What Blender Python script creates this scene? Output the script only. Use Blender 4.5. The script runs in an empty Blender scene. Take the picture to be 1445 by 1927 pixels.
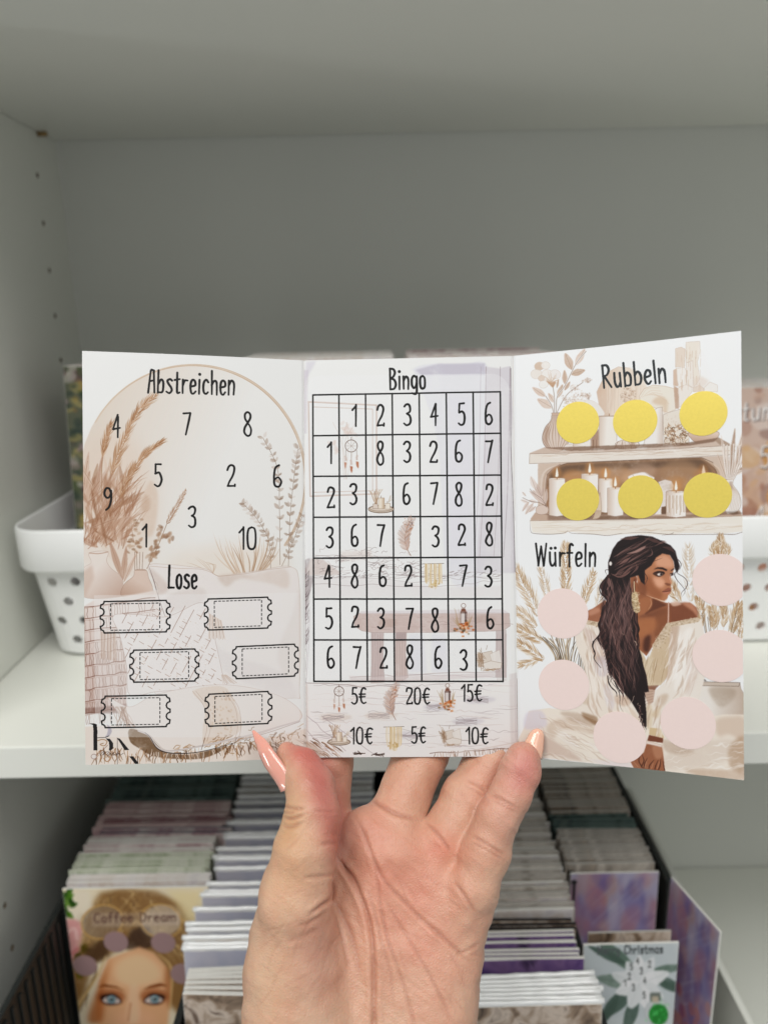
import bpy, bmesh, math, random
import numpy as np
from mathutils import Vector, Matrix

SC = bpy.context.scene
COL = SC.collection
# ---------------------------------------------------------------- camera
F = 1446.0                       # focal length in pixels of the 1445 px wide frame
CX, CY = 722.5, 963.5
EYE = np.array([0.0, 0.0, 1.30])
def _frame():
    v = np.array([(719.0-CX)/F, (CY-583.3)/F, -1.0])
    y = v/np.linalg.norm(v)
    a = math.radians(1.184)
    x = np.array([math.cos(a), math.sin(a), 0.0])
    x[2] = -(x[0]*y[0]+x[1]*y[1])/y[2]
    x /= np.linalg.norm(x)
    return np.stack([x, y, np.cross(x, y)])
ROT = _frame()                   # world = ROT @ camera axes
cam_data = bpy.data.cameras.new('camera')
cam = bpy.data.objects.new('camera', cam_data)
COL.objects.link(cam)
M4 = Matrix([[*ROT[0], 0], [*ROT[1], 0], [*ROT[2], 0], [0, 0, 0, 1]])
cam.matrix_world = Matrix.Translation(Vector(EYE)) @ M4
cam_data.sensor_fit = 'HORIZONTAL'
cam_data.sensor_width = 24.0
cam_data.lens = 24.0*F/1445.0
cam_data.clip_start = 0.01
cam_data.clip_end = 20.0
cam_data.dof.use_dof = True
cam_data.dof.focus_distance = 0.277
cam_data.dof.aperture_fstop = 7.4
SC.camera = cam
# ---------------------------------------------------------------- light
W = bpy.data.worlds.new('World'); SC.world = W; W.use_nodes = True
bg = W.node_tree.nodes['Background']
bg.inputs[0].default_value = (0.965, 1.0, 0.985, 1)
bg.inputs[1].default_value = 0.325
def area(name, loc, target, sx, sy, power, col):
    l = bpy.data.lights.new(name, 'AREA'); l.shape = 'RECTANGLE'; l.size = sx; l.size_y = sy
    l.energy = power; l.color = col
    o = bpy.data.objects.new(name, l); COL.objects.link(o)
    o.location = loc
    o.rotation_euler = (Vector(target)-Vector(loc)).to_track_quat('-Z', 'Y').to_euler()
    return o
area('ceiling_lamp', (0.25, -0.55, 2.75), (0.0, 0.45, 1.1), 0.9, 0.7, 11.0, (1.0, 0.985, 0.95))
area('room_lamp', (-0.55, -0.60, 2.30), (0.0, 0.30, 1.2), 0.8, 0.6, 13.0, (1.0, 0.985, 0.955))
area('far_lamp', (0.70, -0.80, 2.30), (0.0, 0.30, 1.2), 0.8, 0.6, 3.6, (1.0, 0.985, 0.955))
area('side_window', (-1.75, -0.32, 1.02), (0.1, 0.45, 1.35), 0.16, 0.45, 3.8, (0.95, 1.0, 0.99))
SC.view_settings.view_transform = 'Standard'
SC.view_settings.look = 'None'
SC.view_settings.exposure = 0.0
SC.view_settings.gamma = 1.0
SC.view_settings.use_curve_mapping = False
SC.cycles.use_denoising = True
SC.cycles.max_bounces = 8
SC.cycles.diffuse_bounces = 5

# ---------------------------------------------------------------- helpers
def lin(c):
    c = np.asarray(c, float)
    return np.where(c <= 0.04045, c/12.92, ((c+0.055)/1.055)**2.4)
def S(r, g, b): return tuple(float(t) for t in lin(np.array([r, g, b])/255.0))+(1.0,)
def W3(p): return Vector((p[0], p[1], p[2]))
def cam_pt(px, py, d):           # a point seen at photo pixel px,py at depth d along the view axis
    return EYE + ROT @ np.array([(px-CX)/F*d, (CY-py)/F*d, -d])
def on_y(px, py, y):
    d = ROT @ np.array([(px-CX)/F, (CY-py)/F, -1.0]); return EYE + d*(y/d[1])
def on_z(px, py, z):             # z below the eye
    d = ROT @ np.array([(px-CX)/F, (CY-py)/F, -1.0]); return EYE + d*(z/d[2])
H = 1.30
def tag(o, label=None, cat=None, group=None, kind=None):
    if label: o['label'] = label
    if cat: o['category'] = cat
    if group: o['group'] = group
    if kind: o['kind'] = kind
    return o
def empty(name, loc):
    o = bpy.data.objects.new(name, None); COL.objects.link(o); o.location = loc
    o.empty_display_size = 0.02
    return o
def link(name, me, mat=None, parent=None):
    o = bpy.data.objects.new(name, me); COL.objects.link(o)
    if mat is not None:
        for m in (mat if isinstance(mat, (list, tuple)) else [mat]): me.materials.append(m)
    if parent is not None:
        o.parent = parent
        o.matrix_parent_inverse = Matrix.Translation(-Vector(parent.location))
    return o
def bm_obj(name, bm, mat=None, parent=None, smooth=False):
    me = bpy.data.meshes.new(name); bm.to_mesh(me); bm.free()
    if smooth:
        for p in me.polygons: p.use_smooth = True
    return link(name, me, mat, parent)
def box_bm(lo, hi, bev=0.0, seg=2):
    bm = bmesh.new()
    bmesh.ops.create_cube(bm, size=1.0)
    lo, hi = Vector(lo), Vector(hi)
    for v in bm.verts:
        v.co = Vector((lo[i]+(hi[i]-lo[i])*(v.co[i]+0.5) for i in range(3)))
    if bev > 0:
        bmesh.ops.bevel(bm, geom=bm.edges[:], offset=bev, segments=seg, affect='EDGES', profile=0.5)
    return bm
def np_mesh(name, V, Fc, smooth=True):
    me = bpy.data.meshes.new(name)
    V = np.ascontiguousarray(V, np.float32); Fc = np.ascontiguousarray(Fc, np.int32)
    k = Fc.shape[1]
    me.vertices.add(len(V)); me.vertices.foreach_set('co', V.ravel())
    me.loops.add(Fc.size); me.loops.foreach_set('vertex_index', Fc.ravel())
    me.polygons.add(len(Fc)); me.polygons.foreach_set('loop_start', np.arange(0, Fc.size, k, dtype=np.int32))
    me.polygons.foreach_set('loop_total', np.full(len(Fc), k, np.int32))
    me.polygons.foreach_set("use_smooth", np.full(len(Fc), smooth, bool))
    me.update(); me.validate()
    return me
def boolean_cut(o, bm_cut):
    me = bpy.data.meshes.new('cut'); bm_cut.to_mesh(me); bm_cut.free()
    c = bpy.data.objects.new('cut', me); COL.objects.link(c)
    md = o.modifiers.new('cut', 'BOOLEAN'); md.operation = 'DIFFERENCE'; md.object = c; md.solver = 'EXACT'
    dg = bpy.context.evaluated_depsgraph_get()
    new = bpy.data.meshes.new_from_object(o.evaluated_get(dg))
    o.modifiers.clear(); old = o.data; o.data = new
    bpy.data.objects.remove(c); bpy.data.meshes.remove(me); bpy.data.meshes.remove(old)
# ---------------------------------------------------------------- materials
def mat(name, col, rough=0.5, spec=0.5, var=0.0, vscale=30.0, bump=0.0, bscale=400.0, metal=0.0, coat=0.0, sheen=0.0):
    m = bpy.data.materials.new(name); m.use_nodes = True
    nt = m.node_tree; b = nt.nodes['Principled BSDF']
    b.inputs['Base Color'].default_value = col
    b.inputs['Roughness'].default_value = rough
    b.inputs['Specular IOR Level'].default_value = spec
    b.inputs['Metallic'].default_value = metal
    b.inputs['Coat Weight'].default_value = coat
    tc = nt.nodes.new('ShaderNodeTexCoord')
    if var > 0:
        n = nt.nodes.new('ShaderNodeTexNoise'); n.inputs['Scale'].default_value = vscale; n.inputs['Detail'].default_value = 6
        nt.links.new(tc.outputs['Object'], n.inputs['Vector'])
        r = nt.nodes.new('ShaderNodeMapRange'); r.inputs[3].default_value = 1-var; r.inputs[4].default_value = 1+var
        nt.links.new(n.outputs['Fac'], r.inputs[0])
        mx = nt.nodes.new('ShaderNodeMix'); mx.data_type = 'RGBA'; mx.blend_type = 'MULTIPLY'; mx.inputs[0].default_value = 1
        mx.inputs[6].default_value = col
        nt.links.new(r.outputs[0], mx.inputs[7]); nt.links.new(mx.outputs[2], b.inputs['Base Color'])
    if bump > 0:
        n2 = nt.nodes.new('ShaderNodeTexNoise'); n2.inputs['Scale'].default_value = bscale; n2.inputs['Detail'].default_value = 3
        nt.links.new(tc.outputs['Object'], n2.inputs['Vector'])
        bp = nt.nodes.new('ShaderNodeBump'); bp.inputs['Strength'].default_value = bump; bp.inputs['Distance'].default_value = 0.0005
        nt.links.new(n2.outputs['Fac'], bp.inputs['Height']); nt.links.new(bp.outputs[0], b.inputs['Normal'])
    return m
def ramp_mat(name, cols, scale=(30, 30, 30), rough=0.4, coat=0.0, detail=5, dist=0.8, seed=0.0):
    """printed picture seen out of focus: a noise through a colour ramp"""
    m = bpy.data.materials.new(name); m.use_nodes = True
    nt = m.node_tree; b = nt.nodes['Principled BSDF']
    b.inputs['Roughness'].default_value = rough; b.inputs['Coat Weight'].default_value = coat
    tc = nt.nodes.new('ShaderNodeTexCoord'); mp = nt.nodes.new('ShaderNodeMapping')
    mp.inputs['Scale'].default_value = scale; mp.inputs['Location'].default_value = (seed, seed*1.7, seed*0.3)
    nt.links.new(tc.outputs['Object'], mp.inputs['Vector'])
    n = nt.nodes.new('ShaderNodeTexNoise'); n.inputs['Scale'].default_value = 1.0; n.inputs['Detail'].default_value = detail
    n.inputs['Distortion'].default_value = dist
    nt.links.new(mp.outputs[0], n.inputs['Vector'])
    cr = nt.nodes.new('ShaderNodeValToRGB')
    el = cr.color_ramp.elements
    while len(el) < len(cols): el.new(0.5)
    for i, c in enumerate(cols):
        el[i].position = 0.28+0.44*i/max(1, len(cols)-1); el[i].color = c
    nt.links.new(n.outputs['Fac'], cr.inputs[0]); nt.links.new(cr.outputs[0], b.inputs['Base Color'])
    return m
# ================================================================ printed pictures, painted stroke by stroke
rng = np.random.default_rng(11)
def _homog(src, dst):
    A = []
    for (x, y), (u, v) in zip(src, dst):
        A.append([x, y, 1, 0, 0, 0, -u*x, -u*y, -u]); A.append([0, 0, 0, x, y, 1, -v*x, -v*y, -v])
    return np.linalg.svd(np.array(A, float))[2][-1].reshape(3, 3)
def smooth_line(P, n=6, closed=False):
    P = np.asarray(P, float)
    if len(P) < 3: return P
    Q = np.vstack([P[-1], P, P[0], P[1]]) if closed else np.vstack([2*P[0]-P[1], P, 2*P[-1]-P[-2]])
    m = len(P) if closed else len(P)-1
    t = np.linspace(0, 1, n, endpoint=False)[:, None]; out = []
    for i in range(1, m+1):
        p0, p1, p2, p3 = Q[i-1], Q[i], Q[i+1], Q[i+2]
        out.append(.5*(2*p1+(p2-p0)*t+(2*p0-5*p1+4*p2-p3)*t*t+(3*p1-p0-3*p2+p3)*t**3))
    if not closed: out.append(P[-1:])
    return np.vstack(out)
def boxblur(m, r):
    r = int(r)
    if r < 1: return m
    for ax in (0, 1):
        p = np.pad(m, [(r+1, r) if a == ax else (0, 0) for a in (0, 1)], mode='edge').cumsum(ax)
        k = 2*r+1
        m = (p[k:] - p[:-k])/k if ax == 0 else (p[:, k:]-p[:, :-k])/k
    return m
def field(w, h, cell, oct=4, seed=0):
    g = np.random.default_rng(seed); out = np.zeros((h, w)); amp = 1; tot = 0
    for o in range(oct):
        c = max(2, cell/2**o); gw, gh = int(w/c)+3, int(h/c)+3
        n = g.random((gh, gw)); y, x = np.arange(h)/c, np.arange(w)/c
        yi, xi = y.astype(int), x.astype(int); fy, fx = (y-yi)[:, None], (x-xi)[None]
        fy, fx = fy*fy*(3-2*fy), fx*fx*(3-2*fx)
        a = n[yi][:, xi]*(1-fx)+n[yi][:, xi+1]*fx; b = n[yi+1][:, xi]*(1-fx)+n[yi+1][:, xi+1]*fx
        out += amp*(a*(1-fy)+b*fy); tot += amp; amp *= .55
    return out/tot
class Pic:
    def __init__(s, quad, w, h, base):
        s.w, s.h = w, h
        s.H = _homog(quad, [(0, 0), (w, 0), (w, h), (0, h)])
        s.k = w/np.hypot(quad[1][0]-quad[0][0], quad[1][1]-quad[0][1])
        s.a = np.tile(np.array(base, np.float32)/255, (h, w, 1))
        s.wc = field(w, h, 60, 5, 5); s.fine = field(w, h, 7, 2, 6)
        s.z = lambda p: np.asarray(p, float)
    def zoom(s, x0, y0, k):
        s.z = lambda p: np.asarray(p, float)/k+np.array([x0, y0]); s.zk = k
    def T(s, P):
        P = np.atleast_2d(s.z(P)); q = np.c_[P, np.ones(len(P))] @ s.H.T
        return q[:, :2]/q[:, 2:3]
    def _blend(s, x0, y0, cov, col, col2=None, grad=None):
        h, w = cov.shape
        sub = s.a[y0:y0+h, x0:x0+w]
        c = np.array(col, float)/255
        if col2 is not None: c = c+(np.array(col2, float)/255-c)*grad[..., None]
        s.a[y0:y0+h, x0:x0+w] = sub*(1-cov[..., None])+c*cov[..., None]
    def stroke(s, pts, wd, col, a=1.0, taper=(1, 1), sm=True, wc=0.0, soft=0.8, z=True):
        """wd in photo pixels; taper = width factor at both ends"""
        P = s.T(pts) if z else np.asarray(pts, float)
        if sm and len(P) > 2: P = smooth_line(P, 5)
        n = len(P); r = wd*s.k/2
        t = np.linspace(0, 1, n); tw = np.interp(t, [0, .5, 1], [taper[0], 1, taper[1]])*r
        m = r+2
        x0 = max(0, int(P[:, 0].min()-m)); x1 = min(s.w, int(P[:, 0].max()+m)+1)
        y0 = max(0, int(P[:, 1].min()-m)); y1 = min(s.h, int(P[:, 1].max()+m)+1)
        if x1 <= x0 or y1 <= y0: return
        cov = np.zeros((y1-y0, x1-x0))
        for i in range(n-1):
            a0, b0 = P[i], P[i+1]
            u0 = max(x0, int(min(a0[0], b0[0])-m)); u1 = min(x1, int(max(a0[0], b0[0])+m)+1)
            v0 = max(y0, int(min(a0[1], b0[1])-m)); v1 = min(y1, int(max(a0[1], b0[1])+m)+1)
            if u1 <= u0 or v1 <= v0: continue
            X = np.arange(u0, u1)[None]+.5-a0[0]; Y = np.arange(v0, v1)[:, None]+.5-a0[1]
            ab = b0-a0; L = ab @ ab+1e-9
            tt = np.clip((X*ab[0]+Y*ab[1])/L, 0, 1)
            d = np.sqrt((X-tt*ab[0])**2+(Y-tt*ab[1])**2)
            rr = tw[i]+(tw[i+1]-tw[i])*tt
            c = np.clip((rr-d)/soft+.5, 0, 1)*np.minimum(1, rr*2/0.9)
            sl = cov[v0-y0:v1-y0, u0-x0:u1-x0]; np.maximum(sl, c, out=sl)
        cov *= a
        if wc: cov *= np.clip(1-wc+2*wc*s.wc[y0:y1, x0:x1]+wc*(s.fine[y0:y1, x0:x1]-.5), 0, 1)
        s._blend(x0, y0, cov, col)
    def poly(s, pts, col, a=1.0, soft=1, sm=False, wc=0.0, col2=None, dir=None, edge=None, edgew=1.0, edgea=.6):
        P = s.T(pts)
        if sm: P = smooth_line(P, 6, True)
        r = int(max(1, round(soft*s.k*0.42))) if soft >= 1 else 1
        x0 = max(0, int(P[:, 0].min())-2*r-2); x1 = min(s.w, int(P[:, 0].max())+2*r+3)
        y0 = max(0, int(P[:, 1].min())-2*r-2); y1 = min(s.h, int(P[:, 1].max())+2*r+3)
        if x1 <= x0 or y1 <= y0: return
        X = np.arange(x0, x1)[None]+.5; Y = np.arange(y0, y1)[:, None]+.5
        ins = np.zeros((y1-y0, x1-x0), bool)
        Q = np.roll(P, -1, 0)
        for (ax, ay), (bx, by) in zip(P, Q):
            if ay == by: continue
            rows = ((ay > Y) != (by > Y))
            ins ^= rows & (X < (bx-ax)*(Y-ay)/(by-ay)+ax)
        cov = ins.astype(float)
        if soft > 0: cov = boxblur(boxblur(cov, r), r) if soft >= 1 else boxblur(cov, 1)
        cov *= a
        if wc: cov *= np.clip(1-wc+2*wc*s.wc[y0:y1, x0:x1]+wc*.6*(s.fine[y0:y1, x0:x1]-.5), 0, 1)
        g = None
        if col2 is not None:
            D = s.T([dir[0], dir[1]]); v = D[1]-D[0]
            g = np.clip(((X-D[0, 0])*v[0]+(Y-D[0, 1])*v[1])/(v @ v), 0, 1)
        s._blend(x0, y0, cov, col, col2, g)
        if edge is not None:
            E = np.vstack([P, P[:1]])
            s.stroke(E, edgew, edge, edgea, sm=False, z=False, wc=.5)
    def ell(s, cx, cy, rx, ry, col, a=1.0, ang=0, **k):
        t = np.linspace(0, 2*math.pi, 40, endpoint=False); c, q = math.cos(math.radians(ang)), math.sin(math.radians(ang))
        s.poly(np.c_[cx+rx*np.cos(t)*c-ry*np.sin(t)*q, cy+rx*np.cos(t)*q+ry*np.sin(t)*c], col, a, **k)
    def leaf(s, x, y, ang, L, wd, col, a=.8, vein=None, wc=.4):
        """ang degrees, 0 = right, 90 = up; zoomed units"""
        d = np.array([math.cos(math.radians(ang)), -math.sin(math.radians(ang))]); n = np.array([-d[1], d[0]])
        b = np.array([x, y])
        s.poly([b, b+d*L*.3+n*wd*.45, b+d*L*.6+n*wd*.45, b+d*L, b+d*L*.6-n*wd*.45, b+d*L*.3-n*wd*.45], col, a, .5, True, wc)
        if vein is not None: s.stroke([b, b+d*L*.9], .7, vein, .6, sm=False)
    def plume(s, spine, width, cols, n, ang=28, hl=26, hw=.8, a=.6, up=True):
        """a feathery grass head: fine hairs leaving a spine given from root to tip"""
        P = smooth_line(np.asarray(spine, float), 8); L = len(P)
        for i in range(n):
            t = rng.random()**.9; j = min(L-2, int(t*(L-1)))
            p = P[j]; d = P[j+1]-P[j]; d = d/(np.linalg.norm(d)+1e-9)
            side = rng.choice((-1, 1)); th = math.radians(ang*(.25+rng.random()))*side
            v = np.array([d[0]*math.cos(th)-d[1]*math.sin(th), d[0]*math.sin(th)+d[1]*math.cos(th)])
            prof = math.sin(math.pi*min(1, .15+t*.85))**.6
            q = p+np.array([-d[1], d[0]])*side*width*.25*rng.random()*prof
            ln = hl*(.45+.8*rng.random())*(.45+.55*prof)
            s.stroke([q, q+v*ln*.6, q+v*ln*.85+d*ln*.25], hw*(.6+.9*rng.random()), cols[rng.integers(len(cols))], a*(.5+.5*rng.random()), (1, .15))
    def text(s, st, p0, p1, hgt, wd, col, slant=0.0, a=1.0):
        """capital height hgt, baseline from p0 to p1 (zoomed units), stroke wd in photo px"""
        p0, p1 = np.array(p0, float), np.array(p1, float)
        adv = [GLY[c][0] if c in GLY else .3 for c in st]; gap = .13
        tot = sum(adv)+gap*(len(st)-1); ax = (p1-p0)/tot
        upv = np.array([-(p1-p0)[1], (p1-p0)[0]]); upv = upv/np.linalg.norm(upv)*hgt
        if upv[1] < 0: upv = -upv
        x = 0
        for c, w in zip(st, adv):
            if c in GLY:
                for kind, pl in GLY[c][1]:
                    q = np.array(pl, float)
                    jit = 0.008*rng.standard_normal(q.shape)
                    q = q+jit
                    Q = p0+(x+q[:, :1]+slant*(1-q[:, 1:2]))*ax+(q[:, 1:2]-1)*upv
                    if kind == 'd': s.stroke([Q[0], Q[0]+.1], wd*1.25, col, a, sm=False)
                    else: s.stroke(Q, wd, col, a, (.9, .75), sm=(kind == 'c'))
            x += w+gap
C_, L_, D_ = 'c', 'l', 'd'
GLY = {
 '0': (.44, [(C_, [(.22, 0), (.08, .1), (.02, .45), (.06, .88), (.22, 1), (.37, .9), (.42, .5), (.37, .1), (.22, 0)])]),
 '1': (.26, [(L_, [(.02, .24), (.22, .02)]), (L_, [(.22, 0), (.22, 1)])]),
 '2': (.44, [(C_, [(.03, .22), (.08, .05), (.22, 0), (.37, .06), (.4, .24), (.3, .5), (.13, .76), (.04, .95)]), (L_, [(.04, .97), (.43, .96)]), (L_, [(.43, .97), (.43, .88)])]),
 '3': (.42, [(C_, [(.04, .12), (.14, .01), (.3, .01), (.39, .14), (.35, .34), (.2, .45)]), (C_, [(.2, .45), (.35, .55), (.41, .74), (.34, .93), (.18, 1), (.04, .92)]), ]),
 '4': (.46, [(L_, [(.3, 0), (.02, .62)]), (L_, [(.02, .62), (.45, .57)]), (L_, [(.33, .05), (.32, 1)])]),
 '5': (.44, [(L_, [(.38, .01), (.1, .02)]), (L_, [(.1, .02), (.08, .42)]), (C_, [(.08, .42), (.25, .39), (.38, .5), (.42, .72), (.35, .93), (.2, 1), (.05, .93)])]),
 '6': (.44, [(C_, [(.3, 0), (.14, .08), (.06, .3), (.04, .68), (.08, .92), (.22, 1), (.36, .94), (.42, .78), (.35, .62), (.22, .56), (.07, .66)])]),
 '7': (.44, [(L_, [(.02, .03), (.42, .02)]), (C_, [(.42, .02), (.3, .42), (.16, 1)])]),
 '8': (.44, [(C_, [(.23, .45), (.1, .28), (.09, .1), (.22, 0), (.36, .08), (.36, .26), (.23, .45), (.08, .64), (.04, .84), (.2, 1), (.37, .94), (.41, .76), (.34, .58), (.23, .45)])]),
 '9': (.44, [(C_, [(.4, .2), (.32, .04), (.16, .01), (.06, .14), (.06, .32), (.17, .44), (.31, .4), (.4, .22)]), (C_, [(.41, .12), (.41, .5), (.32, .85), (.14, 1)])]),
 '\u20ac': (.5, [(C_, [(.48, .1), (.34, .03), (.2, .14), (.14, .45), (.18, .82), (.32, .98), (.48, .9)]), (L_, [(.02, .42), (.44, .4)]), (L_, [(.02, .58), (.42, .56)])]),
 'A': (.42, [(L_, [(.03, 1), (.14, .05)]), (C_, [(.14, .06), (.2, .01), (.33, .02)]), (L_, [(.33, .02), (.39, 1)]), (L_, [(.09, .5), (.36, .47)])]),
 'a': (.38, [(C_, [(.33, .42), (.18, .39), (.06, .55), (.05, .8), (.14, .98), (.28, .92), (.34, .7)]), (L_, [(.35, .4), (.36, 1)])]),
 'b': (.4, [(L_, [(.05, 0), (.05, 1)]), (C_, [(.06, .58), (.2, .42), (.33, .5), (.37, .72), (.3, .95), (.06, .98)])]),
 'c': (.36, [(C_, [(.34, .48), (.22, .39), (.09, .48), (.04, .7), (.1, .93), (.22, 1), (.34, .92)])]),
 'e': (.38, [(C_, [(.06, .7), (.33, .63), (.32, .46), (.2, .39), (.08, .5), (.05, .74), (.11, .96), (.24, 1), (.36, .9)])]),
 'f': (.32, [(C_, [(.32, .05), (.22, 0), (.14, .12), (.13, .5), (.13, 1.04)]), (L_, [(.01, .43), (.3, .41)])]),
 'g': (.38, [(C_, [(.34, .45), (.18, .39), (.06, .52), (.05, .8), (.16, .96), (.3, .88), (.35, .62)]), (C_, [(.35, .41), (.35, 1.08), (.27, 1.25), (.06, 1.2)])]),
 'h': (.38, [(L_, [(.05, 0), (.05, 1)]), (C_, [(.06, .6), (.18, .43), (.3, .44), (.35, .6), (.35, 1)])]),
 'i': (.12, [(L_, [(.06, .4), (.06, 1)]), (D_, [(.06, .16)])]),
 'l': (.12, [(L_, [(.06, 0), (.06, 1)])]),
 'm': (.6, [(L_, [(.05, .4), (.05, 1)]), (C_, [(.06, .58), (.17, .42), (.27, .46), (.3, .62), (.3, 1)]), (C_, [(.31, .58), (.43, .42), (.53, .46), (.56, .62), (.56, 1)])]),
 'n': (.38, [(L_, [(.05, .4), (.05, 1)]), (C_, [(.06, .6), (.19, .41), (.31, .45), (.35, .62), (.35, 1)])]),
 'o': (.38, [(C_, [(.2, .39), (.08, .48), (.04, .7), (.09, .93), (.2, 1), (.31, .92), (.35, .7), (.31, .47), (.2, .39)])]),
 'r': (.32, [(L_, [(.05, .4), (.06, 1)]), (C_, [(.06, .62), (.16, .44), (.32, .43)])]),
 's': (.36, [(C_, [(.34, .45), (.2, .39), (.07, .47), (.12, .62), (.29, .74), (.33, .9), (.2, 1), (.03, .94)])]),
 't': (.32, [(C_, [(.15, .1), (.15, .6), (.16, .92), (.22, 1), (.32, .96)]), (L_, [(.0, .41), (.31, .39)])]),
 'u': (.4, [(C_, [(.05, .4), (.05, .78), (.12, .98), (.24, .97), (.34, .78)]), (L_, [(.35, .4), (.36, 1)])]),
 'y': (.38, [(C_, [(.04, .4), (.06, .72), (.16, .84), (.32, .7)]), (C_, [(.34, .4), (.34, 1.1), (.24, 1.25), (.06, 1.2)])]),
 'B': (.42, [(L_, [(.05, .02), (.05, 1)]), (C_, [(.05, .02), (.25, .04), (.33, .2), (.26, .4), (.06, .47)]), (C_, [(.06, .47), (.3, .55), (.39, .76), (.29, .96), (.05, 1)])]),
 'C': (.44, [(C_, [(.42, .14), (.28, .0), (.12, .1), (.04, .45), (.1, .88), (.26, 1), (.43, .88)])]),
 'D': (.46, [(L_, [(.05, .02), (.05, 1)]), (C_, [(.05, .02), (.26, .06), (.4, .3), (.42, .6), (.32, .9), (.05, 1)])]),
 'L': (.4, [(L_, [(.05, 0), (.05, .98)]), (L_, [(.05, .98), (.39, .97)])]),
 'M': (.56, [(L_, [(.04, 1), (.08, .0)]), (L_, [(.08, 0), (.28, .7)]), (L_, [(.28, .7), (.48, 0)]), (L_, [(.48, 0), (.52, 1)])]),
 'R': (.46, [(L_, [(.05, .02), (.05, 1)]), (C_, [(.05, .03), (.27, .04), (.36, .22), (.28, .44), (.06, .5)]), (L_, [(.12, .5), (.44, 1)])]),
 'W': (.62, [(L_, [(.02, .0), (.17, 1)]), (L_, [(.17, 1), (.3, .12)]), (L_, [(.3, .12), (.45, 1)]), (L_, [(.45, 1), (.6, .0)])]),
}
GLY['\u00fc'] = (.4, GLY['u'][1]+[(D_, [(.08, .2)]), (D_, [(.33, .2)])])
INK = (24, 23, 24)
PAPER = (240, 239, 234)
TQ = {'left': [(154.5, 660), (571.5, 678), (576, 1426), (161, 1440)], 'mid': [(571.5, 678), (965, 669.5), (974.4, 1424), (576, 1426)],
      'right': [(965, 669.5), (1394.5, 622), (1400, 1469), (974.4, 1424)]}
TW, THh = 760, 1440
def wiggle(p, q, n, amp):
    p, q = np.array(p, float), np.array(q, float); t = np.linspace(0, 1, n)[:, None]
    d = q-p; nn = np.array([-d[1], d[0]])/(np.hypot(*d)+1e-9)
    return p+d*t+nn*amp*rng.standard_normal((n, 1))*np.sin(np.pi*t)**.5
def ticket(g, cx, cy, w, h, sh):
    """outline with bitten ends and a dashed inner frame; sh = rise over the width"""
    f = lambda u, v: (cx+u*w/2, cy+v*h/2-u*sh/2)
    P = []
    def arc(cu, cv, r, a0, a1):
        for a in np.linspace(a0, a1, 7):
            P.append(f(cu+r*math.cos(math.radians(a))*h/w, cv+r*math.sin(math.radians(a))))
    r = .2
    for side in (1, -1):
        if side == 1:
            arc(1, -1, r, 180, 90)
            arc(1.02, -.34, .24, 270, 90); arc(1.02, .34, .24, 270, 90)
            arc(1, 1, r, 270, 180)
        else:
            arc(-1, 1, r, 0, -90)
            arc(-1.02, .34, .24, 90, -90); arc(-1.02, -.34, .24, 90, -90)
            arc(-1, -1, r, 90, 0)
    P.append(P[0])
    g.stroke(P, 2.7, INK, 1, sm=False)
    def dash(a, b, n):
        for i in range(n):
            t0, t1 = (i+.1)/n, (i+.62)/n
            g.stroke([f(a[0]+(b[0]-a[0])*t, a[1]+(b[1]-a[1])*t) for t in (t0, t1)], 1.6, INK, .95, sm=False)
    x, y = .72, .84
    dash((-x, -y), (x, -y), 12); dash((-x, y), (x, y), 12); dash((-x, -y), (-x, y), 6); dash((x, -y), (x, y), 6)
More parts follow.
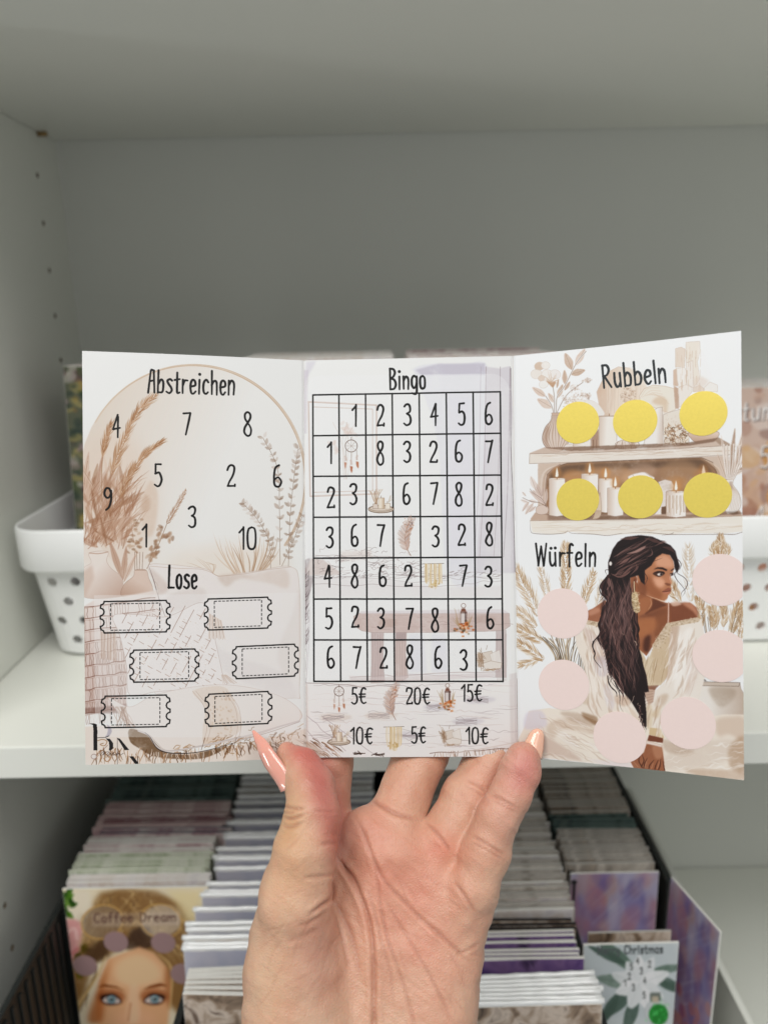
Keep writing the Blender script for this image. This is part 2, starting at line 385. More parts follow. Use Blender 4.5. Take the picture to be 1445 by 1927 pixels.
def paint_left():
    g = Pic(TQ['left'], TW, THh, PAPER)
    TAN, TAN2, BR, PK, PK2 = (202, 172, 146), (222, 198, 178), (168, 128, 98), (208, 180, 162), (190, 155, 136)
    # arch
    g.ell(363, 903, 214, 217, (228, 217, 204), 1, soft=1, col2=(240, 238, 233), dir=((180, 780), (430, 880)))
    t = np.radians(np.arange(-150, 40, 5)); ring = np.c_[363+212*np.cos(t), 903+215*np.sin(t)]
    g.stroke(ring, 5.5, (224, 206, 186), .9, (.4, 1), wc=.25); g.stroke(ring+[-1.5, 1], 1.6, (196, 168, 142), .55, (.2, 1), wc=.6)
    g.stroke(ring+[2.2, -1], 1.0, (186, 158, 134), .35, (.2, 1), wc=.6)
    g.ell(215, 960, 80, 150, (230, 212, 196), .55, soft=40); g.ell(430, 1065, 120, 40, (236, 224, 210), .6, soft=34)
    # pale plume and seed heads
    g.zoom(150, 780, 5.505)
    g.poly([(650, 1100), (640, 960), (680, 800), (740, 690), (800, 780), (815, 900), (800, 1080), (760, 1250), (690, 1250)], (224, 204, 186), .65, 5, True, .5)
    g.poly([(640, 1000), (660, 850), (720, 860), (730, 980)], (200, 168, 144), .4, 6, True, .5)
    g.plume([(910, 1130), (960, 1040), (1030, 920), (1110, 780)], 60, [(186, 152, 128), (206, 176, 152), (168, 132, 106)], 260, 34, 46, .9, .5)
    g.stroke([(910, 1130), (870, 1230), (800, 1400), (700, 1600)], 1.2, (160, 126, 100), .7)
    for i in range(34):
        x, y = 500+rng.random()*150, 1080+rng.random()*380
        g.ell(x, y, 20+8*rng.random(), 10+5*rng.random(), [(176, 144, 118), (158, 124, 96), (206, 180, 156)][i % 3], .6, -40+80*rng.random(), wc=.4)
    for x, y in ((830, 1180), (820, 1240), (850, 1270), (790, 1320), (800, 1370), (760, 1400), (740, 1450), (780, 1460), (720, 1500), (900, 1270), (940, 1250), (930, 1300), (800, 1440)):
        for _ in range(3): g.ell(x+14*rng.standard_normal(), y+10*rng.standard_normal(), 30, 15, [(172, 138, 112), (190, 158, 132), (150, 116, 90)][rng.integers(3)], .55, -60+30*rng.standard_normal(), wc=.5)
    for x in (570, 600, 630, 655): g.stroke([(x+rng.normal()*8, 1430), (x+rng.normal()*6, 1620)], .9, (140, 108, 88), .7)
    # leaves on the left edge
    for x, y, an, L, w in ((100, 1000, 100, 560, 70), (120, 900, 62, 420, 74), (110, 940, 130, 260, 60), (200, 1330, 128, 300, 60), (190, 1380, 152, 230, 64), (230, 1150, 82, 520, 60), (220, 1180, 96, 420, 50),
                           (120, 1000, 78, 640, 50), (330, 1200, 72, 520, 46), (420, 1250, 66, 560, 42), (440, 1700, 108, 420, 66), (450, 1720, 84, 360, 60), (460, 1740, 66, 330, 46), (400, 1400, 76, 620, 40), (200, 1080, 58, 520, 40), (30, 850, 82, 470, 60)):
        g.leaf(x, y, an, L, w, [PK, (214, 188, 170), (196, 162, 140)][rng.integers(3)], .72, (176, 136, 114))
    for _ in range(330):
        t = rng.random(); x, y = 120+t*380+60*rng.standard_normal(), 1400-t*760*rng.random()-100*rng.random()
        an = math.radians(70-14*rng.standard_normal()*1.2-t*14); L = 130+170*rng.random()
        g.stroke([(x, y), (x+L*.5*math.cos(an)-8, y-L*.5*math.sin(an)), (x+L*math.cos(an), y-L*math.sin(an))], 1.0+1.6*rng.random(),
                 [(184, 146, 122), (206, 172, 148), (168, 126, 98), (226, 200, 180)][rng.integers(4)], .5, (1, .2), wc=.3)
    for _ in range(70):
        x, y = 40+420*rng.random(), 700+700*rng.random(); g.leaf(x, y, 78+26*rng.standard_normal(), 160+190*rng.random(), 26+30*rng.random(), [(208, 178, 156), (190, 152, 126), (226, 204, 186), (172, 132, 104)][rng.integers(4)], .5, (150, 112, 88) if rng.random() < .4 else None, .4)
    # tall grass heads
    cols = [(186, 146, 112), (204, 168, 136), (164, 120, 84), (222, 194, 168)]
    g.stroke([(330, 640), (400, 400), (500, 180), (620, -60)], 1.8, (186, 152, 124), .8); g.stroke([(400, 1050), (520, 640), (640, 460), (860, 280)], 1.6, (186, 152, 124), .8); g.stroke([(230, 900), (240, 420), (330, 90)], 1.6, (186, 152, 124), .8)
    g.plume([(480, 220), (560, 60), (660, -80), (800, -200)], 40, cols, 190, 26, 120, 1.2, .65)
    g.plume([(330, 620), (400, 420), (500, 200)], 60, cols, 130, 26, 150, 1.3, .5)
    g.plume([(560, 600), (640, 470), (740, 370), (880, 275)], 40, cols, 170, 24, 100, 1.2, .7)
    g.plume([(420, 860), (480, 700), (560, 560)], 50, cols, 110, 26, 130, 1.2, .55)
    g.plume([(235, 440), (265, 300), (340, 80)], 40, cols, 150, 22, 110, 1.2, .6)
    g.stroke([(590, 60), (700, -10)], 1, BR, .0)
    # vases
    g.poly([(100, 1440), (290, 1425), (280, 1520), (330, 1600), (430, 1680), (455, 1780), (440, 1890), (30, 1890), (30, 1620), (120, 1540)], (236, 226, 217), 1, 1, True, .1, col2=(208, 182, 166), dir=((180, 1600), (460, 1850)), edge=(176, 144, 126), edgew=.9, edgea=.4)
    g.poly([(30, 1640), (130, 1560), (150, 1700), (60, 1890), (30, 1890)], (214, 190, 174), .6, 7)
    g.stroke([(100, 1440), (200, 1446), (295, 1428)], 2.0, (196, 164, 144), .7)
    g.poly([(580, 1615), (690, 1615), (720, 1700), (760, 1800), (740, 1890), (450, 1890), (460, 1770), (560, 1680)], (226, 206, 192), 1, 1, True, .15, col2=(202, 174, 156), dir=((560, 1700), (450, 1880)), edge=(160, 126, 108), edgew=.9, edgea=.5)
    g.stroke([(580, 1615), (690, 1615)], 1.4, (170, 136, 116), .7)
    # eucalyptus and blades on the right
    g.zoom(140, 640, 3.141)
    for st in ([(1265, 1340), (1275, 1040), (1300, 800), (1320, 650)], [(1215, 1330), (1212, 1000), (1200, 760), (1115, 580)], [(1160, 1350), (1150, 1190), (1080, 1060), (1000, 970)], [(1225, 1340), (1290, 1200), (1345, 1050)]):
        P = smooth_line(st, 10); g.stroke(st, .9, (150, 124, 104), .75)
        for j in range(4, len(P), 2):
            d = P[j]-P[j-1]; an = math.degrees(math.atan2(-d[1], d[0]))
            for sd in (-1, 1):
                for _ in range(1+(rng.random() < .4)):
                    L = 22+20*rng.random()
                    g.leaf(P[j][0]+3*rng.standard_normal(), P[j][1]+4*rng.standard_normal(), an+sd*(35+30*rng.random()), L, L*.5, [(210, 196, 184), (192, 172, 156), (172, 150, 132), (226, 216, 206)][rng.integers(4)], .6, wc=.5)
                    if rng.random() < .35: g.stroke([(P[j][0], P[j][1]), (P[j][0]+sd*14, P[j][1]-8)], .8, (138, 110, 90), .6)
    for i in range(34):
        x = 880+300*rng.random(); b = 1385; tipx = x+(x-1010)*.55-20+30*rng.standard_normal(); h = 120+210*rng.random()*(1-abs(x-1010)/420)
        g.stroke([(x*.6+1010*.4, b), ((x+tipx)/2, b-h*.55), (tipx, b-h)], 1.1+1.5*rng.random(), [(206, 178, 152), (184, 152, 124), (226, 206, 186)][i % 3], .65, (1, .1), wc=.3)
    for i in range(8):
        x = 640+rng.random()*140; g.stroke([(820, 1380), (x+60, 1330), (x, 1270+60*rng.random())], 1, (206, 178, 152), .5, (1, .1))
    # cushions
    g.zoom(140, 1050, 3.141)
    g.poly([(440, 45), (560, 40), (680, 52), (790, 70), (850, 108), (960, 95), (1100, 75), (1280, 55), (1330, 180), (1330, 760), (1290, 830), (900, 800), (480, 800), (500, 230), (470, 130)], (238, 232, 226), 1, 1, True, .1, edge=(196, 172, 156), edgew=.9, edgea=.55)
    for P, c, a in (([(450, 60), (470, 140), (500, 220), (560, 170)], (210, 190, 178), .45), ([(850, 110), (900, 170), (960, 130), (1050, 110), (960, 96)], (214, 196, 182), .6), ([(1000, 120), (1100, 90), (1250, 70), (1260, 180), (1150, 150)], (224, 208, 196), .55),
                    ([(540, 240), (560, 320), (760, 260), (760, 180), (620, 200)], (214, 200, 192), .3), ([(820, 480), (900, 560), (1230, 680), (1310, 830), (1130, 780), (880, 660)], (216, 206, 202), .3), ([(1200, 560), (1250, 700), (1330, 640), (1330, 200), (1290, 330)], (226, 214, 206), .5)):
        g.poly(P, c, a, 6, True, .4)
    g.stroke([(440, 45), (470, 130), (500, 235), (540, 350)], 1.4, (110, 86, 82), .7, (.4, .6), wc=.4)
    g.stroke([(450, 50), (600, 62), (760, 70), (850, 108)], 1, (190, 160, 140), .5); g.stroke([(850, 110), (1000, 96), (1140, 72), (1280, 55)], 1, (190, 160, 140), .5)
    # knitted pouf at the left edge
    g.poly([(55, 290), (120, 250), (260, 235), (420, 205), (490, 190), (510, 300), (540, 420), (330, 480), (310, 800), (310, 890), (60, 925)], (236, 226, 218), 1, 2, False, .2, col2=(216, 196, 186), dir=((330, 500), (70, 700)))
    for r in range(10):
        y = 270+r*70
        xe = 480 if y < 420 else 310
        g.stroke(wiggle((55, y+24), (xe, y-34 if y < 420 else y-14), 8, 4), 1.7, (140, 100, 84), .75, wc=.3)
        g.stroke(wiggle((55, y+33), (xe, y-24 if y < 420 else y-5), 8, 3), .9, (184, 148, 132), .6, wc=.3)
        for c in range(26):
            x = 60+c*(xe-60)/26.0
            g.stroke(wiggle((x, y+30-(x-55)*.1), (x+3, y+88-(x-55)*.1), 4, 2.5), 1.0, [(140, 102, 86), (168, 130, 112), (236, 224, 216)][rng.integers(3)], .65, wc=.3)
    for c in range(16): g.stroke([(155+c*6, 440), (152+c*6.4+4*math.sin(c), 590+20*rng.random())], 1.6, [(222, 204, 190), (182, 146, 124), (204, 176, 156)][c % 3], .8)
    g.poly([(60, 890), (180, 880), (310, 860), (315, 915), (60, 925)], (140, 106, 94), .6, 2, wc=.4)
    # diamond cushion with dashes
    g.poly([(230, 345), (360, 335), (520, 350), (600, 330), (740, 265), (790, 310), (830, 470), (880, 700), (890, 750), (700, 770), (480, 790), (330, 810), (310, 640), (270, 460)], (240, 234, 228), 1, 1, True, .1, edge=(160, 126, 112), edgew=1, edgea=.5)
    for i in range(-6, 26):
        for j in range(18):
            if rng.random() < .45: continue
            x = 250+i*34+j*17; y = 330+j*28-i*4
            if not (260+.15*(y-340) < x < 760+.28*(y-300) and 300+.08*abs(500-x) < y < 770): continue
            if (i+j) % 2: g.stroke([(x, y), (x+26, y+15)], 1.2, (160, 124, 106), .75, sm=False)
            else: g.stroke([(x, y), (x+16, y-30)], 1.3, (150, 112, 94), .75, sm=False)
    for i in range(90):
        x, y = 300+540*rng.random(), 340+440*rng.random()
        if x < 280+.1*y or x > 720+.22*y: continue
        g.stroke([(x, y), (x+5, y+3)], 1.0, (196, 150, 110), .5, sm=False)
    for c in range(15): g.stroke([(800+c*5, 330+c*3), (795+c*7, 470+14*rng.random())], 1.4, [(216, 192, 172), (186, 150, 126), (232, 216, 202)][c % 3], .75)
    for c in range(10): g.stroke([(870+c*3, 690), (880+c*9, 735+10*rng.random())], 1.2, [(216, 192, 172), (186, 150, 126)][c % 2], .6)
    # lower cushion
    g.poly([(205, 830), (330, 880), (460, 815), (620, 775), (800, 750), (940, 752), (1100, 780), (1240, 830), (1330, 900), (1330, 960), (1180, 1010), (1060, 1050), (900, 1085), (760, 1110), (560, 1135), (490, 1090), (440, 1040), (330, 990)], (238, 230, 222), 1, 1, True, .1, edge=(190, 160, 146), edgew=1, edgea=.5)
    g.poly([(760, 1010), (770, 880), (700, 790), (800, 758), (900, 770), (960, 880), (985, 1010), (860, 1085), (770, 1100)], (228, 210, 192), .8, 1, True, .3)
    for _ in range(60):
        x, y = 790+150*rng.random(), 790+280*rng.random()
        g.ell(x+.1*(y-800), y, 7, 4, [(206, 168, 128), (186, 146, 112)][rng.integers(2)], .5, 90*rng.random())
    for x0 in (770, 790, 950, 970): g.stroke([(x0-70, 785), (x0, 880), (x0+15, 1000), (x0-5, 1080)], .9, (176, 140, 118), .6)
    for _ in range(24): g.stroke(wiggle((240+70*rng.random(), 880), (250+130*rng.random(), 1000), 5, 8), 1.2, [(150, 116, 96), (206, 180, 164), (176, 142, 122)][rng.integers(3)], .6)
    # tassels and rug below
    g.poly([(60, 1000), (200, 990), (330, 1000), (430, 1040), (500, 1130), (620, 1150), (900, 1120), (1150, 1060), (1370, 1010), (1380, 1220), (60, 1225)], (236, 224, 212), .9, 2, False, .5)
    g.poly([(330, 1010), (430, 1040), (500, 1110), (560, 1150), (700, 1155), (900, 1110), (760, 1180), (500, 1175), (380, 1120), (330, 1080)], (124, 96, 70), .8, 1, True, .5)
    for _ in range(210):
        x = 120+1240*rng.random(); yb = 1150-max(0, x-560)*.12+16*rng.standard_normal()
        L = 30+45*rng.random()
        g.stroke(wiggle((x, yb), (x+18*rng.standard_normal(), yb+L), 4, 4), 1.1+1.0*rng.random(), [(150, 112, 78), (190, 152, 116), (112, 82, 58), (232, 214, 198), (240, 228, 216)][rng.integers(5)], .7, (1, .5))
    for _ in range(60):
        x = 560+760*rng.random(); y = 1135-(x-560)*.13+18*rng.standard_normal()
        g.stroke(wiggle((x, y), (x+34, y-12+10*rng.standard_normal()), 4, 4), 1.6, [(172, 132, 92), (140, 104, 72), (206, 176, 146)][rng.integers(3)], .6)
    for _ in range(46):
        x = 1090+270*rng.random(); y = 1085-(x-1090)*.08+70*rng.random()
        g.stroke([(x, y), (x+26, y+12), (x+48, y+30)], 1.3, [(120, 94, 80), (216, 192, 178), (150, 120, 102)][rng.integers(3)], .6, (.3, 1))
    g.stroke([(380, 1020), (440, 1045), (478, 1100), (520, 1130), (600, 1135), (760, 1105), (900, 1075), (1060, 1040), (1200, 1000), (1330, 965)], 3.2, (216, 206, 200), 1, wc=.1)
    g.stroke([(420, 1030), (452, 1060), (490, 1120), (560, 1148), (700, 1148), (840, 1120), (960, 1085)], 2.0, (62, 52, 50), .85, (.3, .3)); g.stroke([(960, 1080), (1150, 1030), (1330, 970)], 1, (150, 116, 104), .7)
    for x0 in (760, 945): g.stroke([(x0+14, 1060), (x0, 1105), (x0-8, 1130)], 1, (110, 82, 66), .7)
    # white veil behind the tickets
    g.z = lambda p: np.asarray(p, float)
    g.poly([(177, 1121), (561, 1116), (564, 1386), (180, 1387)], (243, 241, 238), .36, 0)
    # brand mark: serif letters with a small signature
    g.zoom(150, 1340, 8.5)
    for P in ([(150, 188), (230, 186), (275, 200), (285, 300), (285, 615), (222, 618), (222, 300), (212, 210)],): g.poly(P, (52, 49, 50), .95, 0)
    g.poly([(440, 200), (500, 240), (520, 310), (490, 370), (400, 410), (440, 360), (455, 290)], (190, 184, 192), .8, 1)
    g.poly([(390, 410), (470, 376), (480, 384), (420, 410)], (52, 49, 50), .9, 0)
    g.poly([(420, 420), (490, 430), (540, 500), (538, 580), (500, 612), (470, 612), (478, 560), (470, 480)], (58, 55, 56), .95, 0)
    g.stroke([(285, 415), (340, 410), (400, 408)], 1, (60, 56, 56), .9)
    g.poly([(595, 410), (650, 425), (800, 605), (725, 607), (640, 470)], (52, 49, 50), .92, 0); g.stroke([(607, 430), (607, 830)], .9, (90, 76, 74), .8)
    g.poly([(798, 702), (862, 704), (940, 800), (935, 828), (895, 828)], (52, 49, 50), .95, 0); g.stroke([(938, 690), (938, 815)], .8, (60, 56, 56), .9)
    g.stroke([(345, 700), (350, 660), (400, 630), (370, 690), (430, 640), (470, 640), (440, 680), (480, 690), (500, 650), (510, 690), (545, 640), (540, 690), (600, 660), (590, 690), (640, 655), (650, 685), (705, 655)], .8, (70, 64, 66), .8)
    g.ell(230, 715, 45, 38, (232, 226, 220), .9, edge=(170, 140, 130), edgew=1.2, edgea=.8)
    g.stroke([(270, 690), (340, 640), (450, 530)], 1.2, (150, 118, 104), .7); g.stroke([(290, 460), (370, 440), (440, 470), (400, 540), (330, 520), (380, 500)], 1.6, (172, 134, 98), .8)
    g.stroke([(390, 740), (430, 790), (480, 770), (500, 730), (470, 710)], 1.8, (176, 134, 96), .8)
    # writing
    g.z = lambda p: np.asarray(p, float)
    g.text('Abstreichen', (279, 739.5), (441, 743.5), 43, 4.5, INK)
    g.text('Lose', (317, 1107), (371, 1108), 42, 5.0, INK)
    for c, x, t, b, w in (('4', 220, 782, 824, 14), ('7', 352.7, 777.5, 819, 15), ('8', 466, 776, 821, 15), ('5', 298, 874, 916, 15), ('2', 435, 876.5, 917, 15), ('6', 522, 876.5, 917, 15), ('9', 203, 919, 961, 15), ('3', 362, 954, 993, 14), ('1', 273, 988, 1030, 9), ('10', 466, 993, 1034, 32)):
        g.text(c, (x-w/2, b), (x+w/2, b), b-t, 4.2, INK)
    for cx, cy, w, h, sh in ((255, 1161, 129, 59, 3), (448, 1155, 123, 58, 3.5), (310, 1252.5, 127, 60, 3), (499.5, 1245, 121, 60, 4.5), (256, 1338.5, 127, 59, 3.5), (449, 1333.5, 122.5, 60, 5)):
        ticket(g, cx, cy, w, h, sh)
    return g.a
def icon(g, kind, cx, cy, s):
    st = lambda P, w, c, a=.8: g.stroke([(cx+x*s, cy+y*s) for x, y in P], w, c, a)
    el = lambda x, y, rx, ry, c, a=.8, ang=0, **k: g.ell(cx+x*s, cy+y*s, rx*s, ry*s, c, a, ang, **k)
    po = lambda P, c, a=.9, **k: g.poly([(cx+x*s, cy+y*s) for x, y in P], c, a, **k)
    if kind == 'catcher':
        t = np.linspace(0, 2*math.pi, 30); st(list(zip(9*np.cos(t), -14+9*np.sin(t))), 1.3, (128, 104, 92), .9)
        for a in range(0, 360, 45): st([(0, -14), (8*math.cos(math.radians(a)), -14+8*math.sin(math.radians(a)))], .6, (170, 150, 138), .7)
        st([(0, -27), (0, -23)], 1, (128, 104, 92))
        for x, l, c in ((-8, 14, (196, 140, 112)), (0, 20, (186, 116, 84)), (8, 13, (190, 128, 96))):
            st([(x, -8 if x else -5), (x*1.1, l-6)], .8, (150, 126, 112), .8)
            for k in range(3): el(x*1.05+rng.normal()*.6, l-12+k*2.4, 1.6, 1.3, (216, 196, 186), .8)
            po([(x*1.1-1.8, l-4), (x*1.15+2, l-3), (x*1.2+1.5, l+4), (x*1.25+.5, l+7), (x*1.1-1, l+3)], c, .9, wc=.3)
    elif kind == 'tray':
        el(0, 13, 24, 7, (206, 192, 176), 1, 0, edge=(120, 98, 80), edgew=1.2, edgea=.9); el(0, 11.5, 21, 5, (226, 214, 200), 1, 0, edge=(140, 116, 96), edgew=.8, edgea=.7)
        for x in range(-22, 4, 2): st([(-10+rng.normal()*2, 4), (-10+(x+10)*.5, -14+rng.normal()*4), (x+rng.normal(), -26+8*rng.random())], .9, [(186, 152, 120), (150, 116, 88), (214, 190, 164)][rng.integers(3)], .7)
        po([(-15, 3), (-7, 3), (-5, 12), (-16, 12)], (226, 214, 202), 1, edge=(130, 104, 86), edgew=.8)
        po([(-5, -8), (6, -8), (6, 12), (-5, 12)], (238, 228, 212), 1, edge=(156, 128, 104), edgew=.8, col2=(206, 182, 156), dir=((cx, cy), (cx+6*s, cy)))
        po([(8, 2), (17, 2), (17, 13), (8, 13)], (238, 230, 216), 1, edge=(156, 128, 104), edgew=.8); st([(12, 2), (12, -2)], .8, (120, 90, 60)); st([(0, -8), (0, -12)], .8, (120, 90, 60))
        for _ in range(8): st([(14, 0), (16+8*rng.random(), -14+10*rng.random())], .7, (206, 190, 172), .6)
    elif kind == 'feather':
        sp = [(8, 36), (0, 20), (-3, 4), (0, -14), (10, -34)]
        st(sp, 1.1, (150, 112, 90), .8)
        P = smooth_line(np.array(sp, float), 9)
        for j in range(6, len(P)):
            d = P[j]-P[j-1]; d = d/np.hypot(*d)
            for sd in (-1, 1):
                for _ in range(3):
                    ln = (5+10*math.sin(math.pi*min(1, j/len(P)*.9+.08)))*(.6+.5*rng.random()); v = d*.8+sd*np.array([-d[1], d[0]])*.8
                    st([tuple(P[j]), tuple(P[j]+v*ln)], .9, [(206, 172, 154), (184, 142, 118), (226, 202, 188), (176, 160, 156)][rng.integers(4)], .55)
        for _ in range(22): el(6+5*rng.normal(), -24+6*rng.normal(), 1, .8, (110, 92, 88) if rng.random() < .6 else (206, 130, 86), .8)
    elif kind == 'macrame':
        st([(-20, -21), (20, -22)], 1, (120, 104, 92), .8)
        for i in range(44):
            x = -16+32*rng.random(); l = 12+10*rng.random()*(1-abs(x)/26)+(6 if abs(x) < 8 else 0)
            st([(x, -21), (x+rng.normal()*.7, 0), (x+rng.normal(), l)], 1.3, [(236, 222, 194), (228, 206, 166), (242, 232, 212), (212, 186, 144)][rng.integers(4)], .7)
        for _ in range(16): el(2+5*rng.normal(), 17+3*rng.normal(), 2, 1.6, [(196, 164, 110), (226, 206, 164)][rng.integers(2)], .7)
    elif kind == 'lantern':
        t = np.linspace(0, 2*math.pi, 20); st(list(zip(4*np.cos(t), -24+4*np.sin(t))), 1, (150, 118, 104), .9)
        po([(-3, -19), (3, -19), (5, -13), (-5, -13)], (140, 98, 82), .95); po([(-5, -13), (6, -13), (5, 8), (-5, 8)], (224, 214, 208), 1, edge=(120, 84, 70), edgew=1.4); st([(3.5, -12), (3.5, 7)], 2, (92, 70, 66), .9); st([(-5, -11), (6, -11)], 1.6, (112, 78, 66), .9)
        for _ in range(50):
            x, y = 10*rng.normal()*.75, 16+5*rng.normal()
            el(x, y, 2+1.4*rng.random(), 1.7, [(214, 140, 88), (186, 104, 56), (238, 214, 190), (168, 152, 128), (120, 104, 84), (226, 178, 140)][rng.integers(6)], .75)
        el(6, 9, 4.6, 4.2, (214, 136, 84), .9); el(6.5, 9, 2, 2, (150, 92, 56), .9)
        for _ in range(20): st([(-8, 14), (-12+6*rng.normal()*.6, -4+8*rng.normal())], .7, (190, 164, 132), .6); st([(9, 12), (12+2*rng.normal(), -2+6*rng.normal())], .7, (190, 164, 132), .4)
    elif kind == 'pillow':
        po([(-20, -12), (-8, -8), (-6, 14), (-18, 16)], (200, 178, 158), .8, wc=.4)
        po([(-12, -10), (6, -14), (10, 8), (-8, 12)], (226, 216, 204), 1, edge=(160, 136, 116), edgew=.8); po([(2, -8), (20, -16), (24, 10), (8, 12)], (236, 230, 222), .9, edge=(190, 172, 158), edgew=.7)
        po([(-14, 10), (4, 4), (24, 8), (22, 18), (-4, 20)], (234, 226, 216), 1, edge=(164, 140, 120), edgew=.8)
        for _ in range(24): st([(-18+rng.normal()*4, -4+8*rng.normal()), (-14+rng.normal()*4, 4+8*rng.normal())], .8, [(150, 120, 92), (190, 166, 142)][rng.integers(2)], .6)
        for _ in range(14): st([(-14+36*rng.random(), 18), (-14+36*rng.random(), 22)], .8, (180, 150, 122), .5)
        st([(-4, -16), (-2, -24)], .8, (140, 112, 92), .6)
def paint_mid():
    g = Pic(TQ['mid'], TW, THh, PAPER)
    LIL, LIL2, MV = (206, 202, 210), (222, 219, 226), (170, 152, 150)
    g.zoom(550, 650, 3.284)
    g.poly([(740, 150), (800, 120), (900, 112), (1050, 118), (1190, 108), (1200, 300), (1180, 1400), (960, 1400), (900, 600), (760, 180)], (228, 226, 230), .7, 4, True, .4)
    g.poly([(760, 150), (900, 112), (1190, 108), (1195, 180), (1100, 176), (800, 182)], (200, 194, 204), .7, 4, False, .5)
    g.poly([(1195, 130), (1280, 140), (1345, 125), (1362, 400), (1350, 700), (1380, 1400), (1130, 1400), (1170, 900), (1195, 500)], (214, 207, 211), .7, 2, False, .4)
    g.poly([(960, 300), (1110, 300), (1110, 1400), (960, 1400)], (226, 223, 228), .6, 14, False, .4)
    for x, c in ((1197, (150, 128, 132)), (1285, (156, 138, 142)), (1165, (180, 166, 174)), (1345, (140, 122, 128))): g.stroke([(x, 130), (x-6, 500), (x-16, 900), (x-40, 1300)], 1.1, c, .6, wc=.5)
    g.stroke([(1350, 140), (1350, 600), (1366, 1000), (1376, 1390)], 1.4, (120, 108, 112), .7, wc=.5)
    g.poly([(85, 100), (150, 95), (60, 250), (60, 380)], (214, 208, 216), .5, 5)
    g.poly([(100, 150), (30, 150), (30, 540), (90, 540)], (206, 196, 204), .4, 3)
    # hanging frame
    for P, w in (([(100, 345), (520, 365), (520, 910), (110, 925), (100, 345)], 3.0), ([(125, 375), (495, 388), (495, 890), (128, 900), (125, 375)], 1.0)): g.stroke(P, w, (216, 196, 184), .85, sm=False, wc=.2); g.stroke(np.array(P)+3, .7, (186, 156, 140), .6, sm=False, wc=.4)
    for x, y in ((330, 490), (350, 520), (310, 510), (370, 540), (250, 600), (270, 640)):
        for _ in range(3): g.ell(x+10*rng.normal(), y+12*rng.normal(), 18, 10, (226, 204, 192), .5, 180*rng.random(), wc=.5)
    for _ in range(5): g.stroke([(330+8*rng.normal(), 820), (320+30*rng.normal(), 600), (330+40*rng.normal(), 470)], .7, (196, 168, 150), .5)
    # white veil with rounded corners behind the grid
    R_ = 85; P = [(85, 1390), (85, 180+R_)]
    for a in range(180, 271, 10): P.append((85+R_+R_*math.cos(math.radians(a)), 185+R_+R_*math.sin(math.radians(a))))
    for a in range(270, 361, 10): P.append((1345-120+120*math.cos(math.radians(a)), 172+120+120*math.sin(math.radians(a))))
    P.append((1345, 1390)); veil = P
    # sofa lines
    g.zoom(550, 1030, 3.284)
    g.poly([(60, 150), (120, 60), (190, 70), (300, 150), (300, 165), (60, 165)], (206, 184, 174), .7, 3, False, .4)
    g.poly([(300, 20), (480, 10), (500, 60), (300, 80)], (226, 212, 202), .7, 5, False, .4)
    for _ in range(70):
        x, y = 130+640*rng.random(), 10+150*rng.random()
        g.stroke(wiggle((x, y), (x+70*rng.random()+10, y+14*rng.normal()), 5, 7), .9, [(120, 100, 98), (160, 140, 136), (196, 178, 172)][rng.integers(3)], .6)
    for x0, x1, y0 in ((130, 620, 40), (130, 960, 165), (460, 640, 90), (640, 1280, 150)):
        for k in range(3): g.stroke(wiggle((x0, y0+k*10), (x1, y0+k*12+10), 9, 9), 1.0, (150, 130, 128), .55, wc=.4)
    for _ in range(90):
        x, y = 130+1150*rng.random(), 165+60*rng.normal()*.4
        g.stroke([(x, y), (x+16+12*rng.random(), y-8+4*rng.normal())], 1.2, (134, 116, 114), .55)
    g.poly([(130, 180), (600, 190), (900, 240), (1290, 230), (1290, 300), (130, 300)], (232, 226, 222), .8, 4, False, .3)
    g.stroke(wiggle((140, 220), (900, 236), 12, 6), 1.1, (156, 136, 134), .6); g.stroke(wiggle((900, 236), (1290, 200), 8, 5), 1, (156, 136, 134), .5)
    # dark folds on the left edge
    g.poly([(45, 160), (110, 60), (90, 160), (130, 180), (100, 320), (60, 640), (45, 660)], (150, 134, 134), .65, 2, True, .5)
    for _ in range(46):
        y = 170+470*rng.random(); g.stroke([(45+rng.random()*10, y), (70+30*rng.random(), y-20), (95+30*rng.random()*(1-y/900), y-60)], 1.6, [(112, 96, 96), (176, 160, 160), (208, 196, 194), (90, 76, 76)][rng.integers(4)], .6, (.6, .2))
    for k in range(5): g.stroke([(60+k*12, 300+k*20), (62+k*10, 600), (52+k*8, 840)], 1, (176, 162, 166), .6)
    # bench
    g.poly([(380, 420), (420, 400), (900, 402), (1200, 395), (1340, 402), (1345, 480), (1300, 510), (900, 520), (500, 522), (430, 510), (385, 480)], (202, 176, 166), .95, 1, False, .35, edge=(150, 122, 112), edgew=1, edgea=.6)
    g.poly([(420, 388), (1300, 375), (1340, 402), (420, 404)], (222, 212, 212), .8, 1, False, .2)
    for _ in range(40):
        x, y = 400+880*rng.random(), 410+95*rng.random(); g.stroke(wiggle((x, y), (x+60+60*rng.random(), y), 5, 3), 1.2, [(176, 146, 134), (216, 194, 184), (158, 130, 120)][rng.integers(3)], .4)
    g.ell(590, 460, 60, 26, (180, 148, 132), .5, soft=5, wc=.4); g.ell(1190, 440, 70, 26, (176, 144, 130), .5, soft=5, wc=.4)
    for P, c in (([(488, 522), (565, 522), (560, 700), (572, 830), (485, 840), (490, 700)], (190, 166, 160)), ([(640, 522), (705, 522), (700, 660), (716, 800), (640, 840), (634, 700)], (196, 170, 160)), ([(1260, 510), (1320, 505), (1322, 800), (1255, 800)], (196, 178, 174))):
        g.poly(P, c, .9, 1, False, .4, edge=(150, 124, 118), edgew=.9, edgea=.5)
        x0 = P[0][0]
        for k in range(8): g.stroke(wiggle((x0+8+k*8, 530), (x0+8+k*8, 820), 6, 3), 1.2, [(168, 142, 138), (212, 192, 184)][k % 2], .4)
